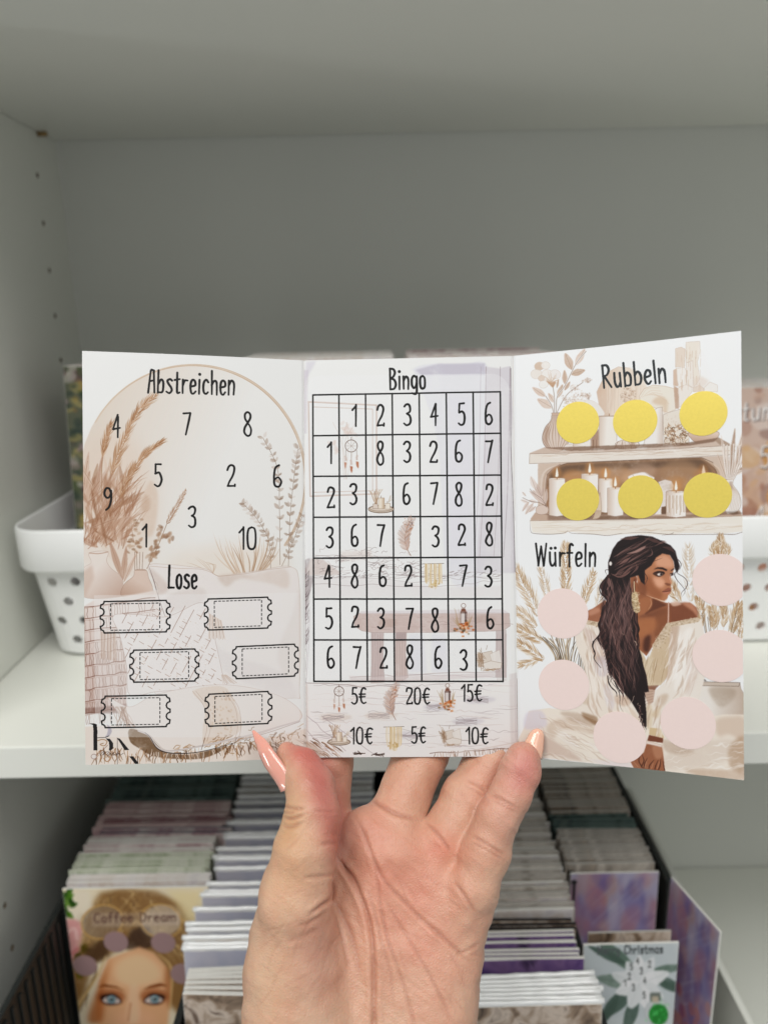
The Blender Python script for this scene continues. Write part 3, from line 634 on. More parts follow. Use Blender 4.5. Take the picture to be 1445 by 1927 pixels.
    g.poly([(640, 522), (705, 522), (702, 570), (640, 570)], (158, 134, 132), .6, 3)
    for x0 in (720, 860): g.poly([(x0, 530), (x0+90, 530), (x0+110, 770), (x0, 770)], (226, 224, 229), .7, 6, False, .3)
    g.stroke(wiggle((360, 800), (1280, 765), 14, 6), 1.6, (182, 160, 156), .7, wc=.3); g.stroke(wiggle((720, 780), (1250, 800), 10, 5), 1.3, (176, 158, 160), .6)
    g.poly([(350, 790), (480, 800), (1250, 770), (1250, 800), (600, 830), (360, 830)], (216, 200, 196), .6, 3, False, .4)
    # wooden floor
    g.poly([(45, 840), (1390, 820), (1420, 1300), (60, 1310)], (240, 236, 231), .9, 3, False, .2)
    for _ in range(120):
        x, y = 60+1250*rng.random(), 840+420*rng.random()
        g.stroke(wiggle((x, y), (x+60+200*rng.random(), y+8*rng.normal()), 6, 4), 1.0+1.4*rng.random(), [(222, 206, 200), (198, 186, 188), (214, 198, 190), (230, 220, 214), (176, 162, 160)][rng.integers(5)], .5, (.3, .3), wc=.4)
    for x, y in ((260, 1050), (900, 985), (1080, 1075), (540, 1040), (1150, 940), (700, 1160)):
        g.poly([(x-90, y-6), (x, y-24), (x+110, y-6), (x+40, y+22), (x-60, y+20)], (226, 212, 200) if x < 600 else (214, 208, 212), .6, 5, True, .5)
        for _ in range(9): g.stroke(wiggle((x-70, y+14*rng.normal()), (x+60, y+10*rng.normal()), 5, 6), .9, (166, 152, 152), .45)
    for x0, y0, x1, y1 in ((90, 1040, 330, 1260), (90, 1130, 250, 1290), (180, 1040, 520, 1290)): g.stroke(wiggle((x0, y0), (x1, y1), 9, 4), 1.2, (176, 160, 162), .6, wc=.3)
    g.stroke(wiggle((80, 835), (640, 860), 9, 4), 1.4, (170, 152, 150), .7)
    for x, c in ((85, (206, 196, 196)), (1375, (206, 196, 196))): g.stroke([(x, 840), (x+8, 1300)], .9, c, .6)
    g.poly([(45, 840), (95, 840), (100, 1290), (60, 1300)], (206, 186, 176), .4, 3, False, .5); g.poly([(1340, 780), (1390, 770), (1410, 1290), (1350, 1260)], (216, 204, 200), .5, 3, False, .5)
    # fringe at the bottom edge
    for _ in range(34):
        x, y = 70+200*rng.random(), 1180+100*rng.random(); y = max(y, 1130+(x-60)*.5)
        g.stroke([(x, y), (x+24, y+14), (x+46, y+34)], 1.7, [(112, 84, 64), (176, 140, 114), (216, 190, 172), (150, 116, 92)][rng.integers(4)], .7, (1, .3))
    g.poly([(60, 1190), (100, 1200), (230, 1290), (60, 1300)], (196, 164, 142), .5, 3, False, .5)
    for x, y in ((400, 1275), (525, 1280)):
        for _ in range(8): g.stroke([(x+20*rng.normal(), y+6*rng.normal()), (x+20*rng.normal()+14, y+5*rng.normal())], 1.8, (92, 74, 66), .7)
    for _ in range(60):
        x = 880+500*rng.random(); y = 1292-(x-880)*.06-10*rng.random()
        g.stroke([(x, y-18), (x+8*rng.normal(), y+14)], 1.4, [(150, 120, 100), (216, 196, 182), (186, 156, 136), (238, 228, 220)][rng.integers(4)], .65)
    g.stroke(wiggle((850, 1275), (1390, 1240), 10, 4), 1.5, (140, 114, 102), .7)
    g.stroke([(950, 1280), (1150, 1250), (1390, 1205)], 2.4, (226, 214, 206), .7)
    # veil
    g.zoom(550, 650, 3.284)
    Q = veil[:-1]+[(1352, 1400), (1352, 2060), (95, 2065), (85, 1390)]
    g.poly(Q, (243, 242, 240), .30, 0)
    # grid
    g.z = lambda p: np.asarray(p, float)
    top = [(588.7, 742.3), (637.7, 741.4), (687.9, 740.5), (737.9, 739.6), (788.7, 738.8), (839.6, 738), (890.1, 737.1), (941.3, 736.2)]
    bot = [(590.8, 1281.2), (641, 1281.2), (691.3, 1281.2), (742.4, 1281.2), (793.6, 1281.2), (844.8, 1281.2), (895.9, 1281.2), (946.5, 1281.2)]
    for a, b in zip(top, bot): g.stroke([a, b], 2.9, INK, 1, sm=False)
    for yl, yr in ((742.3, 736.2), (818.4, 813.8), (894.5, 892), (971.3, 969), (1048.2, 1046.3), (1125.3, 1125), (1202.7, 1202.4), (1281.2, 1281.2)):
        f = (yl-742)/539; g.stroke([(588.7+2*f, yl), (941.3+5.2*f, yr)], 2.9, INK, 1, sm=False)
    g.text('Bingo', (733, 731.8), (801, 730.5), 39, 4.5, INK)
    def row(z0, items):
        for c, x, t, b in items:
            py0, py1 = z0+t/3.284, z0+b/3.284; px = 550+x/3.284; w = 9 if c == '1' else 13.5
            g.text(c, (px-w/2, py1), (px+w/2, py1), (py1-py0), 4.2, INK)
    row(650, [('1', 383, 365, 495), ('2', 545, 365, 494), ('3', 710, 360, 488), ('4', 877, 356, 488), ('5', 1045, 353, 487), ('6', 1213, 350, 482),
              ('1', 230, 592, 722), ('8', 543, 588, 730), ('3', 708, 590, 715), ('2', 872, 588, 718), ('6', 1028, 582, 713), ('7', 1215, 582, 715),
              ('2', 238, 870, 998), ('3', 376, 850, 976), ('6', 705, 843, 973), ('7', 878, 842, 973), ('8', 1028, 842, 985), ('2', 1217, 852, 983),
              ('3', 230, 1118, 1242), ('6', 385, 1100, 1232), ('7', 548, 1100, 1232), ('3', 884, 1112, 1236), ('2', 1046, 1100, 1230), ('8', 1215, 1088, 1232)])
    row(1030, [('4', 220, 107, 238), ('8', 385, 98, 242), ('6', 558, 103, 233), ('2', 716, 105, 236), ('7', 1057, 102, 232), ('3', 1210, 112, 237),
               ('5', 225, 368, 498), ('2', 388, 360, 490), ('3', 546, 372, 495), ('7', 725, 368, 500), ('8', 882, 370, 515), ('6', 1222, 365, 495),
               ('6', 237, 606, 740), ('7', 400, 608, 743), ('2', 563, 615, 745), ('8', 725, 600, 745), ('6', 902, 608, 740), ('3', 1057, 630, 755)])
    for st_, xl, xr, t, b in (('5\u20ac', 365, 455, 862, 965), ('20\u20ac', 703, 848, 865, 967), ('15\u20ac', 1045, 1170, 845, 948), ('10\u20ac', 360, 495, 1113, 1215), ('5\u20ac', 735, 823, 1107, 1210), ('10\u20ac', 1072, 1210, 1113, 1215)):
        y = 1030+b/3.284; g.text(st_, (550+xl/3.284, y), (550+xr/3.284, y), (b-t)/3.284, 3.5, INK)
    for kind, x, y, s in (('catcher', 661, 855, 1.25), ('tray', 717, 943, 1.0), ('feather', 765, 1008, 1.0), ('macrame', 815, 1080, 1.0), ('lantern', 872, 1163, 1.05), ('pillow', 919, 1238, 1.05),
                          ('catcher', 638, 1314, 1.0), ('feather', 737, 1320, .95), ('lantern', 842, 1312, .95), ('tray', 638, 1385, .88), ('macrame', 741, 1388, .95), ('pillow', 848, 1385, .85)):
        icon(g, kind, x, y, s)
    return g.a
def paint_right():
    g = Pic(TQ['right'], TW, THh, (243, 243, 241))
    BR, TAN, DK, CR = (178, 146, 124), (212, 188, 170), (116, 84, 62), (238, 230, 220)
    OUT = (150, 120, 100)
    # ---- upper shelf, left half
    g.zoom(980, 640, 6.568)
    g.poly([(1010, 480), (1090, 380), (1200, 325), (1330, 340), (1445, 450), (1445, 930), (1020, 940), (960, 800), (932, 640)], (232, 218, 202), 1, 1, False, .15, col2=(214, 184, 160), dir=((1250, 600), (930, 620)), edge=(196, 164, 140), edgew=1, edgea=.5)
    g.poly([(1330, 330), (1500, 420), (1560, 600), (1480, 940), (1100, 940), (1200, 500)], (234, 218, 200), .9, 4, False, .3)
    for _ in range(26): x = 1000+480*rng.random(); g.stroke(wiggle((x, 460+200*rng.random()), (x-8, 900), 5, 6), 1.6, [(220, 200, 180), (240, 230, 218)][rng.integers(2)], .4)
    for _ in range(170):
        a = 2*math.pi*rng.random(); r = 100*rng.random()**.5
        g.ell(1320+r*math.cos(a), 680+r*math.sin(a), 7, 5, [(176, 140, 112), (206, 172, 144), (226, 204, 184), (140, 104, 80)][rng.integers(4)], .55)
    g.poly([(640, 760), (780, 740), (900, 760), (990, 840), (1010, 940), (700, 960)], (236, 230, 223), 1, 1, True, edge=(214, 196, 182), edgew=.8, edgea=.5)
    # flowers and leaves
    for x, y, an, L, w in ((625, 362, 112, 225, 100), (668, 305, 60, 240, 84), (612, 420, 17, 185, 84), (540, 545, 92, 180, 62), (535, 620, 58, 130, 44), (300, 698, 145, 200, 78), (410, 775, 122, 140, 66), (385, 838, 150, 215, 106), (450, 715, 70, 180, 64), (440, 590, 80, 110, 30)):
        g.leaf(x, y, an, L, w, [(206, 178, 156), (196, 164, 138), (220, 196, 178)][rng.integers(3)], .9, (150, 118, 94), .35)
    for st in ([(430, 905), (445, 700), (540, 560), (680, 280), (800, 130)], [(410, 905), (408, 700), (388, 560)], [(440, 900), (520, 740), (600, 640), (760, 520)], [(400, 900), (370, 800), (300, 690)]):
        g.stroke(st, 3.4, (236, 232, 228), .9); g.stroke(st, 1.0, (136, 110, 92), .75)
    for cx, cy, r, c in ((225, 320, 60, (214, 190, 168)), (300, 310, 55, (240, 234, 226)), (190, 420, 70, (236, 228, 218)), (330, 440, 85, (240, 234, 226)), (420, 420, 66, (238, 232, 226)), (280, 540, 60, (240, 236, 230)), (250, 470, 40, (226, 206, 188))):
        g.ell(cx, cy, r, r*.85, c, .95, 30*rng.normal(), soft=2, wc=.1, edge=(200, 172, 150), edgew=.8, edgea=.5)
    g.poly([(310, 500), (370, 520), (430, 510), (405, 570), (388, 585), (350, 550)], (188, 142, 104), .85, 2, True, .3)
    for _ in range(26): a = rng.random()*3.1; g.stroke([(370, 520), (370+90*math.cos(a)*1.1, 500-130*math.sin(a)*rng.random())], .8, (206, 176, 150), .45)
    for cx, cy, r in ((810, 500, 45), (660, 600, 65), (760, 690, 70), (560, 750, 70), (820, 700, 40), (640, 730, 60)):
        for _ in range(40): g.ell(cx+r*rng.normal()*.5, cy+r*rng.normal()*.45, 9, 7, [(220, 202, 188), (196, 170, 150), (236, 226, 216), (166, 136, 116)][rng.integers(4)], .6)
    # round vase
    g.poly([(380, 930), (460, 925), (470, 990), (560, 1110), (590, 1220), (560, 1310), (480, 1380), (380, 1375), (290, 1310), (262, 1210), (300, 1080), (370, 1000)], (222, 204, 190), 1, 1, True, .2, edge=(120, 88, 68), edgew=1.2, edgea=.7)
    for k in range(9):
        x = -1+k*.25; g.stroke([(415+30*x, 945), (420+90*x, 1060), (425+160*x, 1210), (430+70*x, 1365)], 1.2+1.6*(k % 2), [(140, 104, 80), (176, 142, 118)][k % 2], .65, (.4, .4))
    g.poly([(275, 1200), (320, 1060), (350, 1120), (330, 1280), (380, 1370), (300, 1320)], (166, 132, 110), .5, 4, True, .4)
    g.poly([(375, 905), (470, 900), (465, 935), (385, 940)], (206, 178, 158), 1, 1, edge=(120, 88, 68), edgew=.9)
    # candles on the top board
    for x0, x1, y0, y1 in ((640, 855, 1200, 1375), (960, 1180, 940, 1360)):
        g.poly([(x0, y0), (x1, y0), (x1, y1-20), ((x0+x1)/2, y1), (x0, y1-20)], (240, 233, 224), 1, 1, False, .08, col2=(212, 190, 172), dir=(((x0+x1)/2, y0), (x0-20, y0)), edge=(150, 118, 98), edgew=.9, edgea=.6)
    g.poly([(860, 1230), (955, 1100), (960, 1340), (860, 1345)], (170, 134, 110), .9, 1, False, .4)
    for _ in range(12): x = 865+90*rng.random(); g.stroke([(x, 1240), (x, 1340)], 1.2, [(136, 102, 80), (206, 178, 156)][rng.integers(2)], .6)
    g.stroke([(965, 950), (1060, 945), (1180, 945)], 1, (170, 138, 116), .7); g.stroke([(1085, 940), (1085, 915)], 1.4, (140, 96, 60), .8)
    g.ell(590, 1335, 60, 45, (236, 226, 216), 1, edge=(170, 140, 120), edgew=.9); g.ell(1310, 1300, 150, 60, (226, 210, 196), 1, wc=.3, edge=(140, 110, 90), edgew=1)
    for _ in range(24): x = 1180+260*rng.random(); g.stroke([(x, 1250+20*rng.random()), (x+30*rng.normal(), 1350)], 1.2, [(160, 128, 106), (240, 232, 224), (196, 166, 144)][rng.integers(3)], .6)
    # ---- upper shelf, right half
    g.zoom(1190, 640, 6.568)
    g.poly([(80, 690), (140, 600), (250, 555), (400, 570), (510, 600), (530, 860), (440, 900), (300, 850), (90, 760)], (236, 228, 214), 1, 1, False, .12, edge=(206, 176, 148), edgew=1.2, edgea=.6)
    g.poly([(240, 760), (320, 700), (420, 740), (430, 880), (380, 920), (370, 820), (300, 800)], (218, 190, 160), .7, 5, True, .4)
    for k in range(6): g.stroke([(90+k*30, 720-k*14), (180+k*40, 600+k*26), (320+k*25, 590+k*40)], 1.2, (216, 186, 158), .35, wc=.5)
    for P, c in (([(530, 100), (600, 80), (650, 110), (640, 330), (530, 330)], (230, 214, 198)), ([(660, 20), (830, 10), (835, 130), (800, 270), (830, 480), (760, 580), (740, 270), (660, 270)], (236, 226, 212)),
                 ([(505, 370), (550, 350), (560, 570), (505, 560)], (214, 186, 164)), ([(540, 350), (640, 335), (665, 380), (665, 560), (570, 580), (550, 500)], (240, 234, 226)), ([(660, 280), (745, 250), (748, 590), (700, 560), (670, 540)], (238, 230, 220)),
                 ([(565, 590), (660, 550), (735, 590), (735, 640), (590, 830), (575, 830)], (238, 230, 220)), ([(510, 570), (565, 600), (570, 850), (530, 850)], (196, 164, 140)), ([(750, 590), (830, 560), (880, 600), (880, 640), (750, 640)], (230, 214, 198)), ([(885, 590), (955, 520), (1050, 560), (1050, 640), (885, 640)], (240, 235, 228))):
        g.poly(P, c, .95, 1, False, .2, edge=(196, 166, 142), edgew=.8, edgea=.55)
    for _ in range(46): x = 530+320*rng.random(); y = 60+500*rng.random(); g.stroke([(x, y), (x+4*rng.normal(), y+60+70*rng.random())], 1.3, [(206, 176, 150), (244, 238, 230), (222, 200, 178)][rng.integers(3)], .45)
    g.poly([(830, 20), (900, 200), (1000, 500), (840, 500)], (243, 241, 237), .5, 8)
    g.poly([(760, 470), (860, 450), (950, 510), (880, 590), (760, 590)], (226, 206, 188), .5, 6)
    g.poly([(220, 900), (305, 840), (365, 830), (375, 1310), (260, 1330), (130, 1320), (150, 1230)], (240, 235, 228), 1, 1, False, .05, col2=(220, 204, 190), dir=((300, 1000), (372, 1000)), edge=(160, 130, 110), edgew=.9, edgea=.6)
    g.poly([(375, 930), (440, 900), (580, 860), (700, 1000), (695, 1300), (560, 1320), (390, 1310), (378, 1100)], (232, 222, 208), 1, 1, False, .15, edge=(150, 120, 98), edgew=.9, edgea=.6)
    for _ in range(150):
        x, y = 385+300*rng.random(), 1050+250*rng.random()
        g.stroke(wiggle((x, y), (x+26*rng.normal(), y+26*rng.normal()), 4, 7), 1.5, [(132, 96, 66), (170, 132, 100), (238, 228, 214), (196, 164, 132), (110, 78, 52)][rng.integers(5)], .75)
    for _ in range(30): g.ell(400+280*rng.random(), 930+130*rng.random(), 6, 5, (206, 184, 162), .6)
    for x in (430, 560): g.ell(x, 1255, 36, 34, (226, 212, 196), .8, edge=(140, 104, 76), edgew=1.2)
    g.poly([(705, 1150), (1045, 1140), (1040, 1230), (960, 1275), (800, 1280), (720, 1220)], (228, 206, 188), 1, 1, True, .2, col2=(196, 160, 136), dir=((900, 1150), (880, 1280)), edge=(130, 98, 78), edgew=1, edgea=.6)
    # ---- boards and arch
    g.zoom(950, 610, 2.919)
    g.poly([(135, 712), (215, 680), (330, 698), (700, 690), (1000, 668), (1170, 625), (1250, 672), (1246, 690), (700, 722), (140, 735)], (206, 182, 164), .9, 1, False, .35)
    g.poly([(210, 682), (360, 700), (600, 692), (860, 680), (1010, 672), (1150, 650), (1170, 628), (1000, 655), (500, 672)], (126, 94, 72), .75, 2, False, .5)
    g.poly([(1170, 625), (1252, 672), (1180, 668), (1150, 640)], (140, 110, 84), .5, 2, wc=.4)
    g.poly([(135, 716), (500, 708), (900, 690), (1250, 670), (1246, 722), (1000, 736), (500, 758), (133, 770)], (234, 224, 212), 1, 1, False, .2, edge=(138, 108, 88), edgew=1, edgea=.65)
    for _ in range(34):
        x = 150+1000*rng.random(); y = 722+34*rng.random()-(x-135)*.036; g.stroke(wiggle((x, y), (x+60+120*rng.random(), y-6), 5, 3), 1.2+1.6*rng.random(), [(214, 192, 172), (244, 238, 230), (200, 174, 152)][rng.integers(3)], .5, (.3, .3))
    g.poly([(180, 770), (700, 750), (1205, 728), (1215, 870), (1200, 1050), (180, 1050)], (212, 190, 172), 1, 1, False, .3)
    g.poly([(225, 900), (230, 830), (270, 790), (340, 768), (700, 752), (1080, 738), (1140, 765), (1162, 820), (1160, 1050), (225, 1050)], (160, 122, 92), 1, 1, False, .5, edge=(96, 70, 52), edgew=1.6, edgea=.6)
    g.poly([(240, 900), (245, 840), (300, 790), (420, 775), (900, 755), (1070, 748), (1120, 790), (1130, 830), (1000, 790), (700, 800), (420, 810), (300, 850)], (92, 68, 50), .7, 5, True, .5)
    for x, y, rx, c in ((620, 830, 80, (196, 152, 112)), (760, 810, 70, (190, 156, 130)), (960, 820, 110, (172, 134, 100)), (370, 840, 60, (206, 150, 96)), (520, 820, 60, (196, 150, 108)), (940, 880, 70, (196, 140, 86)), (1080, 830, 46, (186, 132, 84)), (700, 850, 60, (210, 168, 130))):
        g.ell(x, y, rx, rx*.6, c, .65, soft=9, wc=.6)
    for k, c in enumerate(((226, 210, 196), (196, 168, 148), (168, 138, 118))):
        g.stroke([(196+k*14, 1040), (198+k*13, 880), (220+k*12, 810+k*4), (300, 776)], 3.0, c, .75)
        g.stroke([(1196-k*14, 1040), (1190-k*12, 840), (1150-k*12, 780), (1080, 745)], 3.2, [(222, 200, 180), (190, 160, 134), (140, 106, 80)][k], .75)
    # lower board
    g.poly([(140, 1075), (165, 1040), (500, 1050), (900, 1045), (1290, 1030), (1312, 1075), (700, 1090), (140, 1090)], (200, 172, 152), 1, 1, False, .4)
    g.poly([(180, 1045), (500, 1062), (900, 1060), (1280, 1035), (1280, 1050), (900, 1078), (400, 1080)], (128, 98, 76), .6, 2, False, .5)
    g.poly([(136, 1085), (500, 1080), (900, 1075), (1310, 1060), (1309, 1145), (1200, 1158), (980, 1155), (900, 1165), (700, 1160), (560, 1166), (430, 1158), (345, 1145), (330, 1158), (240, 1160), (150, 1150)], (238, 230, 218), 1, 1, False, .15)
    for P in ([(136, 1085), (140, 1140), (160, 1156), (250, 1160), (320, 1154), (342, 1142)], [(345, 1142), (370, 1156), (480, 1160), (560, 1168), (640, 1156)], [(860, 1168), (910, 1160), (925, 1152)], [(1150, 1154), (1250, 1163), (1309, 1148)], [(640, 1158), (760, 1150), (900, 1162), (1100, 1162), (1250, 1162)]):
        g.stroke(P, 1.1, (118, 96, 84), .8, (.3, .7))
    for _ in range(40):
        x = 150+1060*rng.random(); y = 1095+50*rng.random(); g.stroke(wiggle((x, y), (x+60+150*rng.random(), y-4), 5, 4), 1.4+2*rng.random(), [(222, 204, 184), (246, 240, 232), (212, 190, 168)][rng.integers(3)], .45, (.3, .3), wc=.3)
    g.stroke([(138, 1086), (500, 1080), (900, 1074), (1308, 1060)], 1.1, (150, 120, 100), .6)
    # foliage beside the arch
    g.zoom(980, 850, 6.568)
    g.poly([(190, 700), (260, 670), (330, 700), (325, 770), (250, 790), (190, 770)], (222, 202, 188), 1, 1, True, .3, edge=(150, 120, 100), edgew=.9)
    for x, y, an, L, w in ((90, 640, 160, 100, 40), (100, 630, 235, 150, 44), (200, 640, 165, 110, 44), (150, 650, 235, 170, 56), (280, 650, 130, 220, 70), (260, 640, 100, 220, 56), (300, 660, 140, 260, 60), (250, 560, 118, 230, 66), (180, 480, 110, 180, 70), (300, 660, 85, 190, 44), (260, 560, 80, 110, 40), (180, 690, 220, 110, 40), (60, 560, 130, 70, 30)):
        g.leaf(x, y, an, L, w, [(222, 202, 190), (206, 182, 168), (232, 218, 208)][rng.integers(3)], .85, (150, 122, 108), .35)
    g.stroke([(310, 690), (220, 640), (130, 630), (20, 580)], 1, (130, 102, 90), .8); g.stroke([(310, 700), (260, 600), (150, 520), (110, 470)], 1, (130, 102, 90), .7)
    # candles under the arch
    def candle(x0, x1, y0, y1, fl=True, wob=False):
        g.poly([(x0, y0), (x1, y0), (x1, y1-16), ((x0+x1)/2, y1), (x0, y1-16)], (242, 236, 228), 1, 1, False, .05, col2=(210, 186, 168), dir=((x0+.55*(x1-x0), y0), (x0-10, y0)), edge=(140, 108, 88), edgew=.8, edgea=.6)
        g.ell((x0+x1)/2, y0, (x1-x0)/2, 9, (246, 242, 236), 1, edge=(176, 146, 124), edgew=.7)
        if fl:
            x = (x0+x1)/2; g.ell(x, y0-70, 60, 80, (216, 152, 88), .45, soft=6); g.stroke([(x, y0+6), (x, y0-24)], 1.2, (120, 70, 36), .9)
            g.poly([(x-18, y0-40), (x-4, y0-130), (x+4, y0-130), (x+18, y0-50), (x+8, y0-22), (x-8, y0-22)], (250, 246, 234), 1, 1, True)
    g.poly([(330, 780), (980, 760), (1445, 770), (1445, 860), (330, 860)], (110, 80, 60), .5, 4, False, .4)
    candle(740, 950, 290, 780); candle(955, 1130, 350, 770); candle(1065, 1260, 462, 815); candle(342, 540, 345, 815)
    g.poly([(900, 800), (960, 560), (975, 530), (990, 740), (960, 830), (880, 845)], (222, 202, 180), 1, 1, True, .3, edge=(150, 116, 92), edgew=.9)
    for k in range(6): g.stroke([(860+k*18, 840), (930+k*10, 740)], 1, (170, 136, 108), .6)
    g.poly([(1320, 330), (1380, 290), (1445, 275), (1520, 262), (1590, 300), (1640, 350), (1400, 420)], (240, 234, 226), 1, 1, True, edge=(190, 164, 144), edgew=.8)
    g.zoom(1190, 850, 6.568)
    g.poly([(0, 300), (60, 275), (125, 265), (170, 280), (240, 345), (100, 360)], (242, 236, 230), 1, 1, True, edge=(170, 140, 118), edgew=.8)
    g.poly([(315, 385), (400, 355), (480, 375), (510, 430), (500, 490), (420, 500), (410, 690), (340, 700), (360, 500)], (232, 222, 214), 1, 1, False, .15, edge=(150, 124, 106), edgew=.8, edgea=.5)
    for _ in range(14): g.ell(350+130*rng.random(), 390+90*rng.random(), 20, 14, (212, 198, 184), .5, soft=1)
    g.poly([(270, 790), (355, 680), (352, 790)], (240, 234, 228), 1, 1); g.poly([(358, 700), (430, 690), (430, 790), (358, 790)], (96, 70, 54), .7, 2)
    candle(412, 660, 510, 830)
    for k in range(16): x = 420+k*15; g.stroke(wiggle((x, 560), (x, 700+100*rng.random()), 5, 3), 2.2, [(212, 190, 170), (246, 242, 236), (190, 160, 132)][k % 3], .55)
    x = 875; g.poly([(x-18, 260), (x-2, 185), (x+6, 185), (x+26, 270), (x+8, 300), (x-10, 300)], (250, 246, 236), 1, 1, True); g.ell(x, 230, 60, 70, (206, 136, 72), .35, soft=6)
    # white vase with grasses at the right edge
    g.poly([(1150, 360), (1245, 355), (1240, 420), (1310, 520), (1340, 640), (1310, 740), (1220, 780), (1150, 740)], (240, 235, 228), 1, 1, True, .05, edge=(150, 120, 98), edgew=1, edgea=.6)
    g.poly([(1195, 380), (1230, 380), (1240, 450), (1200, 560)], (160, 126, 100), .6, 3, wc=.3); g.stroke([(1145, 358), (1250, 352)], 2.0, (170, 134, 104), .8)
    for k in range(6): g.stroke([(1215, 420), (1230+k*18, 560), (1200+k*20, 740)], 1.1, (196, 170, 148), .6)
    g.poly([(1120, 760), (1290, 750), (1370, 780), (1250, 800)], (90, 64, 46), .55, 3)
    for x, y, an, L, w in ((1190, 350, 100, 560, 52), (1200, 350, 84, 640, 60), (1215, 340, 70, 520, 54), (1220, 330, 58, 360, 50), (1225, 330, 40, 260, 44), (1160, 340, 110, 330, 40), (1230, 320, 76, 760, 40), (1180, 300, 92, 380, 34), (1240, 300, 22, 160, 50)):
        g.leaf(x, y, an, L, w, [(222, 200, 182), (196, 168, 148), (236, 222, 210), (178, 146, 122)][rng.integers(4)], .8, (136, 104, 82), .35)
    for k in range(7): g.stroke([(1170+k*14, 350), (1140+k*34, 150), (1130+k*40, -60-40*rng.random())], 2.6, (240, 232, 224), .8); g.stroke([(1175+k*14, 350), (1146+k*34, 150), (1136+k*40, -60)], .8, (150, 118, 96), .6)
    # ---- pampas behind the woman
    g.zoom(950, 990, 2.919)
    cols = [(206, 174, 134), (182, 142, 98), (226, 204, 176), (156, 118, 78), (236, 224, 206)]
    for sp, w, n, hl, a in (([(180, 500), (140, 400), (90, 310), (60, 230)], 70, 170, 60, .5), ([(170, 560), (110, 500), (50, 460)], 60, 110, 52, .45), ([(200, 640), (130, 600), (60, 560)], 60, 110, 56, .5), ([(330, 400), (335, 300), (330, 180), (332, 100)], 60, 220, 44, .6), ([(240, 420), (220, 330), (195, 230)], 44, 90, 44, .28),
                            ([(430, 440), (450, 360), (490, 250)], 50, 120, 46, .5), ([(500, 470), (520, 390), (530, 300)], 40, 60, 40, .25), ([(180, 740), (120, 760), (80, 765)], 30, 70, 40, .4), ([(210, 740), (140, 690), (60, 640)], 50, 110, 52, .5),
                            ([(1180, 210), (1182, 130), (1188, 55)], 50, 190, 34, .7), ([(1180, 220), (1140, 150), (1165, 100)], 30, 70, 34, .5), ([(1190, 220), (1220, 150), (1210, 110)], 30, 70, 34, .5), ([(1020, 420), (1010, 250), (1005, 110)], 60, 110, 60, .22), ([(960, 430), (930, 380), (910, 320)], 60, 90, 50, .45), ([(1080, 560), (1075, 470), (1060, 400)], 34, 120, 44, .6), ([(1145, 570), (1150, 510), (1130, 450)], 50, 150, 46, .6), ([(1250, 590), (1270, 500), (1290, 430)], 50, 140, 50, .6), ([(1290, 640), (1300, 560), (1310, 480)], 30, 60, 46, .5), ([(1200, 560), (1205, 500), (1200, 440)], 34, 90, 42, .5)):
        g.plume(sp, w*1.25, cols, int(n*1.8), 34, hl, 1.15, min(.9, a*1.35))
    for _ in range(34):
        x = 190+250*rng.random(); t = (x-190)/250
        g.stroke([(x, 600+30*rng.random()), (260+130*t+10*rng.normal(), 690), (290+90*t+6*rng.normal(), 760)], 1.0+1.4*rng.random(), [(110, 88, 60), (160, 132, 98), (214, 196, 168), (84, 66, 46)][rng.integers(4)], .7)
    for _ in range(20):
        x = 1070+240*rng.random(); g.stroke([(x, 450+60*rng.random()), (x+(1150-x)*.3, 600)], 1.2, [(96, 78, 62), (190, 168, 142), (226, 210, 190), (130, 104, 78)][rng.integers(4)], .6)
    for _ in range(10): x = 410+50*rng.random(); g.stroke([(x, 620), (x-20, 800)], 1.6, [(96, 84, 70), (150, 130, 106)][rng.integers(2)], .6)
    # pot on the right
    g.poly([(1050, 862), (1290, 868), (1296, 900), (1314, 930), (1314, 1060), (1100, 1060), (1060, 960), (1070, 900)], (236, 228, 218), 1, 1, False, .1, col2=(196, 176, 158), dir=((1130, 950), (1320, 960)), edge=(150, 128, 112), edgew=1, edgea=.6)
    g.poly([(1050, 862), (1292, 866), (1284, 886), (1070, 884)], (206, 190, 174), 1, 1, edge=(110, 90, 76), edgew=1.1, edgea=.7)
    g.poly([(1120, 896), (1260, 900), (1250, 960), (1180, 1000)], (164, 142, 120), .5, 7, True, .4)
    g.poly([(1060, 820), (1110, 860), (1060, 850)], (60, 48, 40), .9, 1)
    # ---- dress, lower part
    DR, DR2, DR3, SH, SH2 = (240, 229, 214), (228, 214, 200), (206, 180, 156), (186, 158, 134), (206, 186, 184)
    g.poly([(130, 1020), (240, 1005), (330, 1015), (460, 1000), (480, 780), (440, 600), (560, 640), (760, 900), (800, 960), (1050, 950), (1100, 1060), (1200, 1040), (1312, 1040), (1314, 1396), (1000, 1365), (700, 1335), (70, 1260), (70, 1180), (110, 1100)], DR, 1, 2, False, .08)
